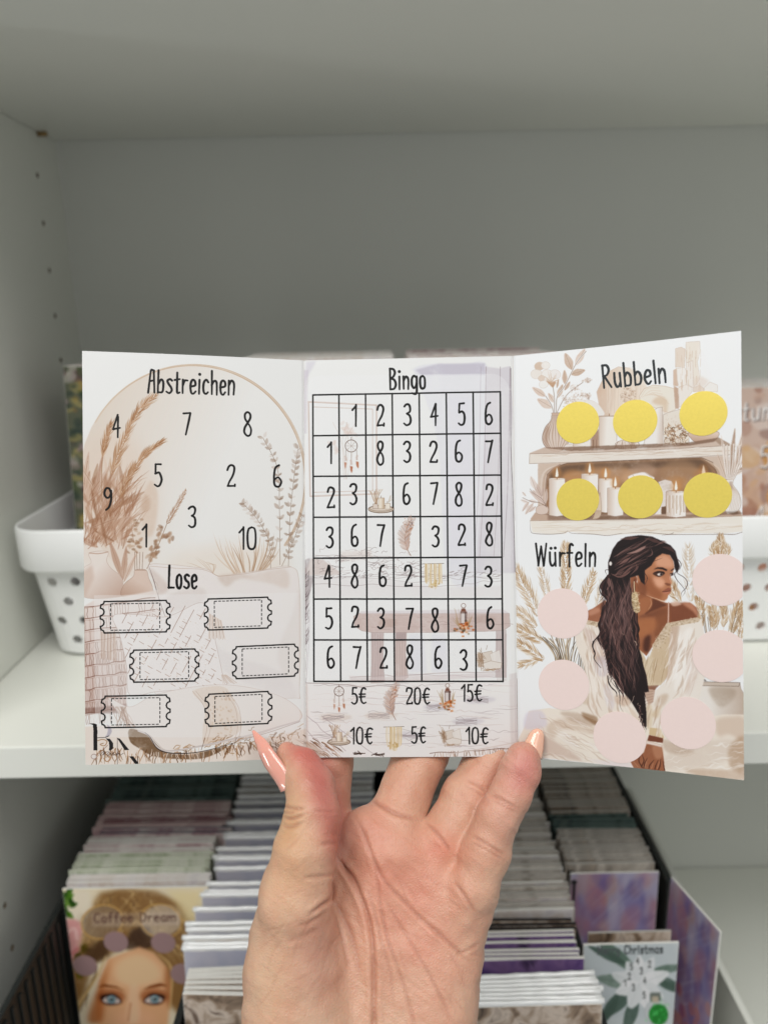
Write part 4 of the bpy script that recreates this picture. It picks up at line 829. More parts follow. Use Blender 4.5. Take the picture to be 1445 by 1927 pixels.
    for P, c, a, s_ in (([(120, 1030), (200, 1020), (230, 1100), (150, 1120), (105, 1110)], (216, 206, 218), .6, 5), ([(230, 1100), (330, 1060), (470, 1090), (480, 1150), (330, 1120), (260, 1170)], DR3, .5, 7), ([(170, 1140), (260, 1180), (420, 1290), (300, 1270), (180, 1230)], (206, 178, 160), .55, 6), ([(430, 940), (470, 910), (500, 1090), (460, 1080), (420, 1040)], (146, 112, 84), .75, 4), ([(300, 1030), (430, 1040), (480, 1100), (400, 1090)], (176, 146, 122), .45, 6),
                     ([(860, 1340), (900, 1250), (1100, 1190), (1260, 1180), (1200, 1300), (1050, 1330)], (222, 206, 190), .7, 9), ([(1160, 1070), (1250, 1050), (1312, 1060), (1312, 1180), (1230, 1150), (1170, 1160)], (206, 180, 158), .6, 8), ([(1230, 1230), (1290, 1160), (1312, 1180), (1312, 1350), (1240, 1330)], (176, 142, 112), .65, 7), ([(870, 1180), (960, 1210), (1040, 1240), (960, 1260), (880, 1240)], (190, 164, 142), .6, 5), ([(1000, 1340), (1312, 1350), (1314, 1394), (1060, 1372)], (196, 166, 140), .6, 5), ([(560, 1320), (470, 1290), (700, 1310), (680, 1334)], (226, 214, 218), .6, 5),
                     ([(70, 1250), (120, 1180), (200, 1270), (90, 1266)], (222, 198, 184), .6, 5)):
        g.poly(P, c, a, s_, True, .4)
    for _ in range(60):
        x = 180+300*rng.random(); y = 1030+230*rng.random(); g.stroke(wiggle((x, y), (x+70+70*rng.random(), y+40+30*rng.random()), 5, 6), 1.2+3*rng.random(), [(250, 246, 240), (216, 194, 176), (196, 168, 146), (236, 222, 212)][rng.integers(4)], .4, (.2, .2))
    for _ in range(40):
        x = 870+400*rng.random(); y = 1200+150*rng.random(); g.stroke(wiggle((x, y), (x+60+60*rng.random(), y-30*rng.random()), 5, 6), 1.6+3*rng.random(), [(250, 246, 238), (216, 194, 174), (230, 214, 198)][rng.integers(3)], .4, (.2, .2))
    # ---- sleeves and bodice
    g.zoom(1090, 1200, 6.283)
    g.poly([(-70, -260), (60, -240), (200, -200), (330, 100), (360, 500), (520, 680), (620, 800), (700, 980), (560, 1100), (200, 1000), (-60, 860), (20, 700), (60, 400), (-40, 100)], (238, 226, 212), 1, 2, True, .1)
    for P, c, a in (([(60, -100), (200, 0), (320, 160), (260, 330), (160, 220), (100, 60)], (206, 178, 164), .6), ([(180, 260), (300, 250), (350, 420), (260, 480), (190, 420)], (204, 190, 194), .6), ([(420, 700), (560, 720), (600, 790), (540, 830), (430, 790)], (204, 172, 146), .6), ([(290, 560), (370, 640), (410, 800), (360, 880), (300, 740)], (216, 204, 206), .6), ([(40, 640), (150, 690), (100, 800), (30, 780)], (206, 182, 154), .5), ([(100, 250), (180, 500), (220, 800), (150, 880), (90, 700)], (244, 234, 222), .7), ([(20, 900), (110, 920), (210, 960), (200, 1040), (80, 980)], (150, 114, 80), .7), ([(560, 840), (640, 880), (720, 1000), (640, 960)], (222, 196, 172), .6)):
        g.poly(P, c, a, 4, True, .3)
    for _ in range(36):
        x = 20+300*rng.random(); y = -150+700*rng.random(); g.stroke([(x, y), (x+20+30*rng.random(), y+130), (x+60*rng.random(), y+280)], 1.0+2*rng.random(), [(250, 244, 238), (200, 172, 152), (222, 202, 190), (180, 152, 134)][rng.integers(4)], .35, (.2, .2))
    # bodice
    g.poly([(640, 0), (700, 100), (790, 290), (830, 230), (960, -60), (1100, -170), (1060, 200), (1040, 480), (960, 580), (800, 600), (720, 420), (660, 200)], (220, 200, 170), 1, 1, False, .2)
    g.poly([(880, 100), (1040, -40), (1050, 300), (1020, 500), (900, 560), (860, 420)], (204, 178, 146), .6, 5, True, .4)
    for _ in range(24):
        x = 760+260*rng.random(); y = 200+260*rng.random(); g.stroke([(x, y), (x-20+10*rng.normal(), y+90), (x-30, y+150)], 1.6, [(164, 134, 100), (238, 224, 200), (186, 158, 122)][rng.integers(3)], .5, (.3, .3))
    g.poly([(770, 600), (900, 600), (870, 800), (820, 830), (770, 700)], (200, 170, 150), 1, 1, False, .3); g.poly([(765, 590), (940, 580), (890, 635), (780, 625)], (130, 82, 60), .75, 2, False, .3)
    for k in range(5): g.stroke([(780, 660+k*36), (870, 650+k*30)], 1.4, (166, 132, 116), .5)
    # right sleeve
    g.poly([(1070, -150), (1300, -230), (1445, -200), (1500, 100), (1480, 500), (1400, 800), (1060, 900), (960, 1000), (940, 1110), (830, 1110), (760, 960), (800, 830), (870, 780), (900, 640), (1040, 520), (1060, 300)], (238, 228, 216), 1, 2, False, .1)
    for P, c, a in (([(1070, -100), (1180, -130), (1130, 150), (1060, 480), (1030, 480), (1060, 200)], (184, 148, 120), .55), ([(1180, 60), (1330, -100), (1330, 250), (1220, 500), (1120, 640)], (248, 242, 234), .7), ([(960, 700), (1050, 690), (1010, 800), (920, 860), (890, 800)], (206, 182, 158), .7), ([(880, 880), (960, 820), (920, 960), (850, 940)], (206, 178, 138), .6), ([(1290, 160), (1400, 240), (1400, 440), (1270, 700)], (226, 208, 196), .6), ([(770, 880), (850, 800), (860, 1050), (800, 1090)], (222, 202, 170), .7)):
        g.poly(P, c, a, 5, True, .3)
    for _ in range(26):
        x = 1080+300*rng.random(); y = -80+600*rng.random(); g.stroke([(x, y), (x-40, y+140), (x-100, y+280)], 1.2+2*rng.random(), [(252, 248, 242), (206, 180, 160), (226, 206, 190)][rng.integers(3)], .4, (.2, .2))
    g.poly([(830, 1080), (960, 1090), (1000, 1200), (980, 1210), (820, 1160)], (216, 190, 150), 1, 1, False, .3)
    for x0, x1, y0, y1, dx, n in ((-20, 340, -150, 600, 40, 46), (1060, 1400, -120, 640, -70, 46), (840, 1000, 700, 1080, -40, 18), (60, 600, 560, 900, 60, 26)):
        for _ in range(n):
            x, y = x0+(x1-x0)*rng.random(), y0+(y1-y0)*rng.random(); L = 90+170*rng.random()
            g.stroke([(x, y), (x+dx*.3+12*rng.standard_normal(), y+L*.5), (x+dx, y+L)], 2.2+3.4*rng.random(), [(252, 248, 242), (196, 166, 140), (176, 144, 118), (216, 192, 172), (250, 242, 232)][rng.integers(5)], .38, (.1, .1), soft=3)
    # hand of the seated woman
    SK, SK2, SK3, SKL = (150, 92, 62), (122, 70, 46), (92, 52, 36), (190, 132, 98)
    g.poly([(820, 1165), (990, 1205), (985, 1260), (800, 1235)], (124, 70, 48), 1, 1)
    g.poly([(790, 1270), (970, 1300), (990, 1400), (1000, 1480), (1010, 1590), (640, 1556), (600, 1480), (700, 1420), (760, 1370)], (158, 100, 70), 1, 1, False, .2)
    g.poly([(860, 1300), (970, 1300), (980, 1420), (900, 1440)], (190, 136, 104), .7, 4, True)
    for P in ([(720, 1390), (700, 1470), (740, 1550)], [(800, 1440), (770, 1500), (760, 1556)], [(880, 1460), (830, 1520), (820, 1562)], [(930, 1460), (900, 1530), (890, 1570)], [(960, 1450), (950, 1530), (930, 1580)], [(985, 1470), (1005, 1580)], [(740, 1400), (760, 1470), (730, 1540)]): g.stroke(P, 2.4, (84, 46, 32), .8, (.4, 1))
    for P in ([(640, 1480), (690, 1540)], [(790, 1480), (770, 1550)], [(870, 1500), (850, 1560)], [(945, 1480), (920, 1560)]): g.stroke(P, 2.2, (206, 150, 116), .7, (.4, .6))
    g.poly([(785, 1235), (975, 1285), (970, 1310), (785, 1265)], (232, 214, 200), 1, 1, edge=(190, 150, 130), edgew=.8)
    # ---- shoulders, neck, chest
    g.zoom(1100, 1000, 6.568)
    g.poly([(30, 1010), (100, 970), (200, 900), (260, 880), (300, 1100), (160, 1140), (30, 1130)], (164, 106, 78), 1, 1, True, .1); g.poly([(40, 1010), (150, 960), (180, 1010), (60, 1060)], (206, 150, 122), .7, 4, True)
    g.poly([(560, 560), (820, 840), (1000, 900), (1080, 910), (1300, 900), (1380, 960), (1395, 1090), (1280, 1130), (1040, 1165), (920, 1360), (830, 1450), (760, 1560), (640, 1450), (560, 1200)], (158, 98, 66), 1, 1, False, .1)
    g.poly([(1050, 920), (1250, 905), (1380, 970), (1385, 1080), (1250, 1120), (1080, 1150), (1050, 1050)], (126, 72, 50), .8, 4, True, .2); g.poly([(1200, 905), (1310, 905), (1380, 980), (1390, 1070), (1330, 1000)], (206, 146, 116), .8, 4, True)
    g.poly([(1060, 905), (1120, 890), (1200, 915), (1100, 945)], (232, 196, 174), .8, 3, True)
    g.poly([(830, 850), (950, 900), (1010, 930), (940, 960), (820, 1010), (740, 1040)], (96, 54, 38), .8, 3, True); g.poly([(690, 850), (820, 840), (820, 960), (700, 1060), (640, 1080), (650, 900)], (172, 110, 74), .9, 3, True)
    g.stroke([(810, 850), (820, 920), (780, 990)], 2.4, (206, 150, 112), .7, (.3, .3)); g.poly([(640, 1080), (760, 1040), (930, 980), (1000, 1010), (930, 1060), (760, 1080)], (112, 66, 46), .6, 5, True)
    g.poly([(880, 1040), (1030, 960), (1030, 1170), (930, 1330), (860, 1300)], (136, 82, 54), .7, 6, True); g.poly([(740, 1330), (810, 1310), (790, 1500), (720, 1480)], (70, 38, 30), .8, 5, True); g.poly([(650, 1130), (860, 1100), (880, 1220), (760, 1300), (660, 1330)], (182, 116, 74), .7, 8, True)
    g.stroke([(1034, 900), (1034, 1040), (1028, 1180)], 2.6, (216, 176, 156), .95)
    # lace edges
    for a, b, n, w in (((30, 1140), (160, 1170), 60, 28), ((860, 1440), (1030, 1180), 150, 42), ((1030, 1180), (1390, 1110), 110, 30), ((1040, 1240), (900, 1440), 90, 50)):
        a, b = np.array(a, float), np.array(b, float)
        g.stroke([a, b], 9, (214, 192, 164), .9, sm=False)
        for _ in range(n):
            p = a+(b-a)*rng.random()+w*rng.normal(size=2)*.5; g.ell(p[0], p[1], 7, 6, [(236, 222, 200), (176, 148, 118), (224, 206, 182), (150, 122, 94)][rng.integers(4)], .6)
    # ---- face
    g.poly([(640, 560), (760, 470), (860, 330), (960, 285), (1040, 300), (1090, 380), (1105, 470), (1090, 520), (1060, 580), (1075, 650), (1060, 690), (1068, 730), (1060, 775), (1030, 810), (1020, 850), (980, 880), (900, 870), (760, 810), (680, 760), (650, 660)], (188, 126, 90), 1, 1, False)
    g.poly([(900, 340), (1000, 310), (1080, 380), (1095, 460), (1000, 470), (880, 440)], (226, 168, 136), .85, 7, True); g.poly([(830, 600), (930, 590), (990, 640), (960, 710), (860, 690)], (236, 178, 146), .85, 7, True)
    g.poly([(740, 560), (830, 600), (890, 720), (960, 780), (930, 860), (800, 810), (720, 700)], (150, 88, 56), .7, 8, True); g.poly([(1010, 560), (1050, 580), (1060, 660), (1020, 680), (1000, 620)], (196, 132, 98), .8, 4, True)
    g.stroke([(1060, 540), (1050, 600), (1070, 660)], 2.4, (222, 164, 130), .7, (.3, .5)); g.poly([(985, 660), (1020, 690), (1062, 685), (1040, 660)], (116, 66, 46), .7, 2, True)
    g.poly([(650, 660), (740, 640), (760, 800), (680, 780)], (122, 70, 46), .7, 6, True); g.stroke([(760, 810), (880, 850), (980, 884), (1016, 860)], 1.8, (230, 190, 160), .7, (.2, .3))
    # brow, eye, lips
    g.poly([(845, 490), (900, 460), (960, 462), (1020, 490), (1010, 510), (960, 490), (900, 480)], (46, 28, 24), .95, 1); g.poly([(1060, 500), (1105, 470), (1104, 485), (1070, 510)], (46, 28, 24), .9, 1)
    g.poly([(840, 535), (900, 510), (970, 515), (985, 540), (960, 565), (910, 580), (860, 560)], (58, 34, 28), .85, 2, True); g.poly([(893, 548), (925, 533), (955, 540), (950, 562), (910, 566)], (236, 226, 218), 1, 1, True); g.ell(943, 549, 15, 16, (48, 34, 30), 1)
    g.poly([(850, 530), (910, 508), (980, 520), (990, 545), (960, 528), (910, 524)], (26, 16, 16), .9, 1); g.poly([(1050, 540), (1095, 525), (1098, 560), (1060, 570)], (40, 24, 22), .85, 2); g.ell(1062, 555, 8, 9, (226, 210, 200), .9)
    g.poly([(955, 765), (1010, 725), (1040, 715), (1068, 735), (1055, 755), (1010, 765)], (150, 88, 68), .95, 1, True); g.poly([(960, 768), (1010, 762), (1056, 758), (1048, 785), (1010, 800), (975, 790)], (188, 120, 92), .95, 1, True); g.stroke([(955, 766), (1010, 762), (1060, 754)], 1.2, (84, 44, 36), .85); g.stroke([(985, 782), (1030, 776)], 1.8, (226, 170, 142), .6, (.3, .3))
    g.ell(610, 610, 36, 50, (150, 92, 64), 1, soft=2); g.ell(618, 620, 14, 24, (110, 62, 42), .7, soft=1)
    # ---- hair
    HD, HB = (38, 26, 27), (70, 46, 44)
    g.poly([(290, 560), (285, 400), (340, 240), (400, 150), (500, 85), (680, 62), (830, 80), (940, 130), (1060, 190), (1120, 260), (1150, 380), (1170, 450), (1140, 540), (1110, 470), (1100, 390), (1050, 310), (960, 290), (880, 340), (820, 440), (740, 500), (740, 680), (690, 640), (660, 560), (560, 590), (560, 700), (600, 960), (590, 1100), (640, 1200), (620, 1330), (650, 1430), (700, 1600), (760, 1800), (790, 2000), (740, 2010), (600, 1800), (420, 1700), (320, 1500), (250, 1480), (180, 1340), (210, 1150), (250, 960), (290, 850), (210, 760), (200, 680), (260, 580)], HD, 1, 1, False)
    g.zoom(1090, 1200, 6.283)
    g.poly([(280, -60), (640, -40), (680, 80), (740, 260), (760, 500), (770, 700), (790, 900), (790, 1080), (740, 1050), (700, 920), (600, 760), (500, 640), (440, 560), (430, 520), (400, 500), (340, 400), (310, 250), (330, 100)], HD, 1, 1, False)
    hc = [(66, 44, 42), (98, 68, 62), (128, 92, 84), (160, 122, 112), (30, 20, 22), (80, 54, 50), (24, 16, 18)]
    for _ in range(60):
        t = rng.random(); x0 = 330+320*rng.random(); y0 = -40+500*t; L = 200+260*rng.random(); ph = 6*rng.random(); am = 10+16*rng.random()
        yy = np.linspace(y0, min(y0+L, 1000), 9); cx = x0+(700-x0)*np.clip((yy-y0)/800, 0, 1)*.9
        g.stroke(np.c_[cx+am*np.sin(yy/55+ph), yy], 1.0+1.8*rng.random(), hc[rng.integers(7)], .6, (.2, .2))
    for P in ([(640, 60), (690, 100), (660, 40)], [(160, 60), (150, 120), (180, 200), (170, 270), (250, 375)], [(340, 540), (370, 600), (430, 660), (440, 715)], [(410, 530), (440, 600), (490, 660), (520, 715)], [(700, 560), (740, 700), (720, 800), (770, 930), (740, 1000), (790, 1100)], [(760, 800), (700, 860), (760, 940)], [(720, 300), (770, 500), (740, 560), (780, 720)], [(235, -20), (160, 80), (165, 190)], [(330, 470), (345, 560), (390, 630)]): g.stroke(P, 2.3, HD, .95, (.9, .4))
    for _ in range(26):
        y = 700+380*rng.random(); x = 640+(y-700)*.28+50*rng.random(); g.stroke(wiggle((x, y), (x+26*rng.normal(), y+70), 5, 9), 1.1, [HD, (112, 84, 78), (200, 176, 160)][rng.integers(3)], .7)
    g.zoom(1100, 1000, 6.568)
    for _ in range(120):      # long waves
        x0 = 270+330*rng.random(); y0 = 560+700*rng.random(); L = 180+260*rng.random(); ph = 6*rng.random(); am = 10+20*rng.random()
        yy = np.linspace(y0, y0+L, 9); g.stroke(np.c_[x0+am*np.sin(yy/60+ph)+(yy-y0)*.08*rng.normal(), yy], 1.2+2.6*rng.random(), hc[rng.integers(7)], .55, (.15, .15))
    for P, c, w in (([(250, 640), (280, 600), (300, 680), (270, 740)], (150, 112, 104), 8), ([(340, 800), (380, 900), (360, 1020), (400, 1130)], (120, 86, 82), 7), ([(330, 1180), (390, 1140), (440, 1240), (430, 1330)], (104, 74, 68), 8), ([(440, 860), (500, 930), (550, 1040), (540, 1100)], (128, 98, 86), 2), ([(410, 1230), (470, 1290), (540, 1310)], (140, 112, 98), 2), ([(550, 1150), (570, 1220), (590, 1260)], (170, 146, 132), 2), ([(600, 1370), (640, 1400), (630, 1440)], (226, 196, 172), 4)): g.stroke(P, w, c, .7, (.2, .2))
    for P0, amp in (([(290, 560), (215, 690), (225, 790), (290, 870), (245, 980), (215, 1090), (185, 1170), (205, 1260), (170, 1350), (240, 1480)], 16), ([(600, 900), (600, 1010), (630, 1120), (650, 1220), (640, 1330), (660, 1440)], 12), ([(270, 900), (235, 1030), (250, 1180), (215, 1300), (260, 1420)], 20)):
        for _ in range(9):      # loose wavy strands along both sides
            q = np.array(P0, float)+np.c_[amp*rng.standard_normal(len(P0)), 8*rng.standard_normal(len(P0))]
            g.stroke(q, 2.2+2*rng.random(), [HD, HB, (98, 68, 62), (44, 30, 30)][rng.integers(4)], .85, (.5, .2))
    for _ in range(60):       # broad lit locks
        x0 = 260+330*rng.random(); y0 = 620+720*rng.random(); L = 110+150*rng.random(); ph = 6*rng.random(); yy = np.linspace(y0, y0+L, 8)
        g.stroke(np.c_[x0+22*np.sin(yy/48+ph), yy], 3+3.5*rng.random(), [(120, 86, 80), (96, 68, 64), (150, 114, 106), (84, 58, 56)][rng.integers(4)], .42, (.1, .1), soft=2.5)
    for k in range(34):       # big soft S-waves over the whole length
        x0 = 235+370*(k/34)+14*rng.standard_normal(); y0 = 600+260*rng.random(); yy = np.linspace(y0, y0+520, 14); ph = 6*rng.random(); am = 20+16*rng.random()
        q = np.c_[x0+am*np.sin((yy-y0)/58+ph)+(yy-y0)*.10*(1-2*k/34)*.3, yy]
        g.stroke(q, 4.6+3*rng.random(), [(92, 64, 60), (124, 90, 84), (64, 44, 44), (150, 114, 108), (36, 24, 26)][rng.integers(5)], .34, (.2, .2), soft=4)
        g.stroke(q+[5, 3], 1.2, [(24, 16, 18), (170, 136, 126)][k % 2], .5, (.2, .2))
    g.zoom(1090, 1200, 6.283)
    for k in range(26):
        t = k/26; x0 = 330+360*t; y0 = -60+120*rng.random(); L = 420+260*rng.random(); yy = np.linspace(y0, y0+L, 14); ph = 6*rng.random()
        q = np.c_[x0+(700-x0)*np.clip((yy-y0)/900, 0, 1)+24*np.sin((yy-y0)/54+ph), yy]
        g.stroke(q, 4.4+3*rng.random(), [(92, 64, 60), (118, 84, 78), (60, 42, 42), (36, 24, 26)][rng.integers(4)], .36, (.2, .1), soft=4)
        g.stroke(q+[6, 2], 1.2, [(24, 16, 18), (160, 128, 118)][k % 2], .5, (.2, .1))
    for k in range(12):       # curls leaving the outline on the left
        y0 = -40+38*k; g.stroke([(300+8*k, y0), (262+8*k, y0+50), (290+8*k, y0+110), (262+9*k, y0+170)], 2.6, [HD, HB][k % 2], .8, (.8, .2))
    g.zoom(1100, 1000, 6.568)
    for cx in range(46):      # crown strands swept back
        t = cx/46; y0 = 90+330*t; x0 = 860-260*abs(t-.4)+60*rng.normal()
        g.stroke([(x0, y0+20*rng.normal()), (x0-170, y0+60+40*rng.random()), (x0-330+60*t, y0+140+50*rng.random()), (330+60*rng.random(), min(560, y0+230))], 1.2+2.8*rng.random(), hc[rng.integers(7)], .55, (.15, .15))
    for P, c, w in (([(520, 290), (620, 270), (720, 220), (750, 200)], (190, 150, 138), 6), ([(420, 430), (500, 380), (560, 340)], (160, 118, 108), 6), ([(320, 540), (420, 580), (520, 540), (560, 500)], (150, 108, 98), 5), ([(440, 110), (560, 100), (660, 90)], (120, 86, 78), 7), ([(740, 100), (860, 130), (960, 170)], (104, 72, 66), 7), ([(860, 200), (960, 150), (1010, 150)], (130, 96, 88), 4), ([(820, 230), (830, 300), (760, 340)], (140, 104, 96), 3), ([(960, 210), (1050, 230), (1110, 280)], (92, 62, 56), 7), ([(560, 560), (640, 480), (660, 440)], (130, 94, 86), 4), ([(600, 520), (640, 460), (620, 400)], (116, 82, 74), 3)): g.stroke(P, w, c, .65, (.15, .15))
    for P in ([(1110, 280), (1150, 380), (1170, 470), (1110, 540), (1140, 620), (1200, 690), (1240, 760), (1200, 830)], [(1150, 540), (1230, 590), (1270, 650), (1250, 720), (1200, 770), (1190, 820)], [(1140, 350), (1190, 420), (1170, 500)], [(730, 520), (770, 600), (730, 700)], [(700, 600), (740, 680)], [(300, 490), (250, 500), (270, 560)], [(230, 830), (160, 900)], [(215, 790), (150, 800)], [(200, 1080), (160, 1170), (180, 1260), (150, 1350), (100, 1420)], [(940, 130), (1000, 135)]): g.stroke(P, 1.4, (62, 46, 44), .8, (.8, .2))
    g.ell(314, 415, 18, 26, (240, 232, 224), 1); g.ell(300, 320, 10, 14, (226, 214, 206), .8)
    # earring
    g.stroke([(607, 640), (610, 760)], 1.6, (226, 206, 170), .9)
    g.poly([(580, 790), (640, 770), (660, 880), (680, 990), (640, 1030), (600, 990), (580, 900)], (216, 192, 150), .95, 1, True, .2)
    for _ in range(120): g.ell(585+90*rng.random(), 770+255*rng.random(), 7, 6, [(246, 236, 208), (170, 138, 96), (226, 204, 164), (120, 90, 62)][rng.integers(4)], .75)
    # writing
    g.z = lambda p: np.asarray(p, float)
    g.text('Rubbeln', (1134, 730), (1253, 719.5), 44, 5.0, (32, 40, 44))
    g.text('W\u00fcrfeln', (1007, 1067), (1120, 1068), 42, 4.8, INK)
    return g.a
def paint_portrait():        # the front card of the left row
    w, h = 420, 820
    g = Pic([(110, 1685.4), (389, 1680.1), (427.8, 2090.9), (172.7, 2095.6)], w, h, (236, 224, 200))
    g.zoom(100, 1680, 4.817)
    hb = [(150, 120, 84), (196, 164, 112), (120, 92, 62), (222, 196, 150), (90, 68, 48), (206, 176, 130)]
    g.poly([(300, 200), (400, 60), (600, 20), (900, 40), (1150, 150), (1260, 300), (1300, 700), (1290, 1300), (1000, 1000), (700, 500), (330, 700), (260, 1000), (70, 1300), (90, 900), (200, 600)], (150, 118, 80), 1, 12, False, .4)
    for _ in range(260):
        a = math.pi*rng.random(); r = 330+330*rng.random()
        x, y = 690+r*1.0*math.cos(a), 640-r*.95*math.sin(a)
        g.stroke([(x, y), (x+60*math.sin(a)*rng.choice((-1, 1)), y-60*math.cos(a)+30), (x+120*math.cos(a), y+120)], 1.6+3*rng.random(), hb[rng.integers(6)], .5, (.2, .2))
    g.poly([(80, 60), (300, 40), (330, 200), (230, 260), (230, 330), (90, 320)], (238, 228, 210), .9, 10); g.poly([(1000, 40), (1320, 40), (1310, 400), (1180, 300), (1100, 150)], (238, 222, 180), .85, 14, False, .3)
    g.poly([(70, 330), (220, 320), (235, 420), (200, 600), (130, 740), (70, 740)], (224, 170, 168), .95, 6, True, .4); g.stroke([(90, 420), (170, 380), (190, 470)], 7, (240, 206, 200), .7); g.stroke([(100, 640), (200, 560)], 8, (206, 130, 130), .6)
    for _ in range(22): g.leaf(60+60*rng.random(), 60+220*rng.random(), 360*rng.random(), 90, 46, [(60, 96, 30), (90, 130, 46), (40, 70, 26)][rng.integers(3)], .8)
    for _ in range(22): g.leaf(180+80*rng.random(), 480+300*rng.random(), 360*rng.random(), 70, 36, [(110, 104, 30), (140, 130, 50), (90, 80, 30)][rng.integers(3)], .6)
    g.poly([(700, 380), (860, 370), (870, 540), (640, 560)], (70, 52, 42), .8, 8, True, .3); g.poly([(330, 520), (460, 480), (480, 620), (360, 680), (250, 640)], (84, 64, 48), .8, 10, True, .3)
    # face
    g.poly([(480, 650), (600, 600), (760, 540), (900, 590), (1020, 720), (1060, 900), (1040, 1150), (1000, 1500), (850, 1750), (640, 1760), (460, 1500), (380, 1150), (400, 850)], (230, 184, 146), 1, 6, False)
    g.poly([(560, 680), (760, 600), (940, 700), (960, 830), (740, 900), (560, 840)], (244, 212, 176), .8, 16, True); g.poly([(390, 900), (470, 700), (500, 620), (450, 900), (430, 1190), (300, 1190)], (180, 108, 62), .75, 12, True)
    g.poly([(1010, 700), (1060, 900), (1040, 1100), (1000, 900)], (170, 110, 70), .6, 8, True); g.poly([(560, 1150), (900, 1150), (900, 1500), (560, 1500)], (238, 190, 158), .6, 20, True)
    g.poly([(680, 900), (760, 900), (770, 1190), (660, 1190)], (246, 214, 184), .6, 10, True); g.stroke([(690, 1040), (670, 1190)], 5, (206, 150, 116), .6)
    for P in ([(385, 900), (440, 870), (560, 890), (640, 935), (560, 905), (450, 895)], [(1030, 885), (960, 858), (860, 885), (800, 920), (870, 905), (960, 890)]): g.poly(P, (140, 86, 50), .95, 2)
    for ex, ey, s_ in ((510, 1005, 1), (905, 1000, -1)):
        g.ell(ex, ey-20, 130, 70, (150, 84, 50), .6, soft=9); g.poly([(ex-100*s_, ey-20), (ex-50*s_, ey-45), (ex+40*s_, ey-45), (ex+100*s_, ey+25), (ex+20*s_, ey+52), (ex-60*s_, ey+40)], (60, 40, 34), .9, 3, True)
        g.poly([(ex-75*s_, ey+5), (ex-20*s_, ey-26), (ex+40*s_, ey-20), (ex+86*s_, ey+24), (ex+20*s_, ey+40), (ex-50*s_, ey+32)], (222, 206, 198), 1, 1, True); g.ell(ex+5, ey+2, 40, 36, (150, 172, 178), 1, soft=1, edge=(70, 84, 92), edgew=1.6); g.ell(ex+5, ey+2, 15, 15, (40, 44, 48), 1); g.ell(ex-6, ey-10, 7, 7, (246, 246, 246), 1)
    for _ in range(50):
        y = 700+560*rng.random(); x = 420-(y-700)*.5; g.stroke([(x+20*rng.normal(), y), (x-60, y+100), (x-150+30*rng.normal(), y+260)], 2+3*rng.random(), hb[rng.integers(6)], .6, (.2, .2))
    g.stroke([(460, 620), (380, 800), (250, 1000), (120, 1150)], 6, (214, 186, 140), .8, (.4, .4)); g.stroke([(940, 600), (1060, 740), (1050, 1100)], 6, (222, 190, 140), .7, (.4, .4))
    # sunglasses pushed into the hair
    for cx, cy, c in ((420, 320, (150, 134, 120)), (960, 310, (226, 216, 206))):
        g.ell(cx, cy, 190, 145, c, .55, -12, soft=4); t = np.linspace(0, 6.283, 40); g.stroke(np.c_[cx+190*np.cos(t), cy+150*np.sin(t)-40*np.cos(t)*(.4 if cx < 600 else -.4)], 3, (206, 170, 112), .9, sm=False)
    g.poly([(320, 245), (1130, 225), (1130, 345), (320, 365)], (226, 210, 200), .30, 5)
    g.text('Coffee Dream', (345, 325), (1095, 310), 80, 3.4, (104, 76, 70), a=.9)
    return g.a
def paint_poinsettia():
    w, h = 240, 420
    g = Pic([(1102.5, 1792.6), (1285.2, 1789.1), (1243, 2233.3), (1077.6, 2236.3)], w, h, (206, 212, 214))
    g.zoom(860, 1440, 2.47)
    g.poly([(600, 870), (1030, 866), (1060, 1200), (640, 1200)], (196, 204, 208), .8, 8, False, .4)
    for x, y, an, L, wd in ((850, 1000, 140, 260, 60), (820, 1050, 170, 170, 60), (930, 1010, -30, 180, 46), (900, 1000, 10, 190, 40), (830, 1080, 220, 200, 60), (850, 1100, 250, 200, 60), (800, 960, 155, 200, 40), (760, 1090, 240, 180, 50), (940, 1040, -20, 150, 40)):
        g.leaf(x, y, an, L, wd, [(84, 110, 94), (110, 132, 118), (66, 90, 78)][rng.integers(3)], .9, (60, 80, 70), .4)
    for an, L in ((90, 130), (60, 140), (120, 120), (20, 150), (160, 140), (200, 120), (-30, 130), (-70, 130), (-110, 120), (245, 120)):
        g.leaf(860, 1050, an, L, 70, [(240, 240, 242), (228, 230, 232)][rng.integers(2)], .95, (190, 196, 198), .2)
    for c, x, y in (('4', 852, 960), ('5', 822, 985), ('2', 908, 975), ('3', 868, 1005), ('2', 812, 1030), ('1', 790, 1060), ('4', 884, 1050), ('5', 880, 1115), ('3', 830, 1080)):
        g.text(c, (x-6, y), (x+7, y), 28, 1.9, (84, 86, 86))
    g.text('Merry Christmas', (664, 914), (972, 910), 36, 2.8, (84, 90, 92))
    g.ell(945, 1180, 62, 60, (206, 210, 212), 1, soft=1, edge=(170, 176, 178), edgew=1); g.ell(948, 1190, 46, 48, (20, 130, 36), 1, soft=1)
    for _ in range(40): g.ell(948+34*rng.normal()*.7, 1190+26*rng.normal(), 4, 3, [(90, 240, 110), (140, 250, 160), (30, 170, 60)][rng.integers(3)], .8)
    g.poly([(908, 1090), (958, 1090), (960, 1128), (908, 1130)], (96, 104, 96), .9, 1); g.poly([(918, 1106), (948, 1106), (950, 1134), (918, 1134)], (196, 182, 160), 1, 1)
    return g.a
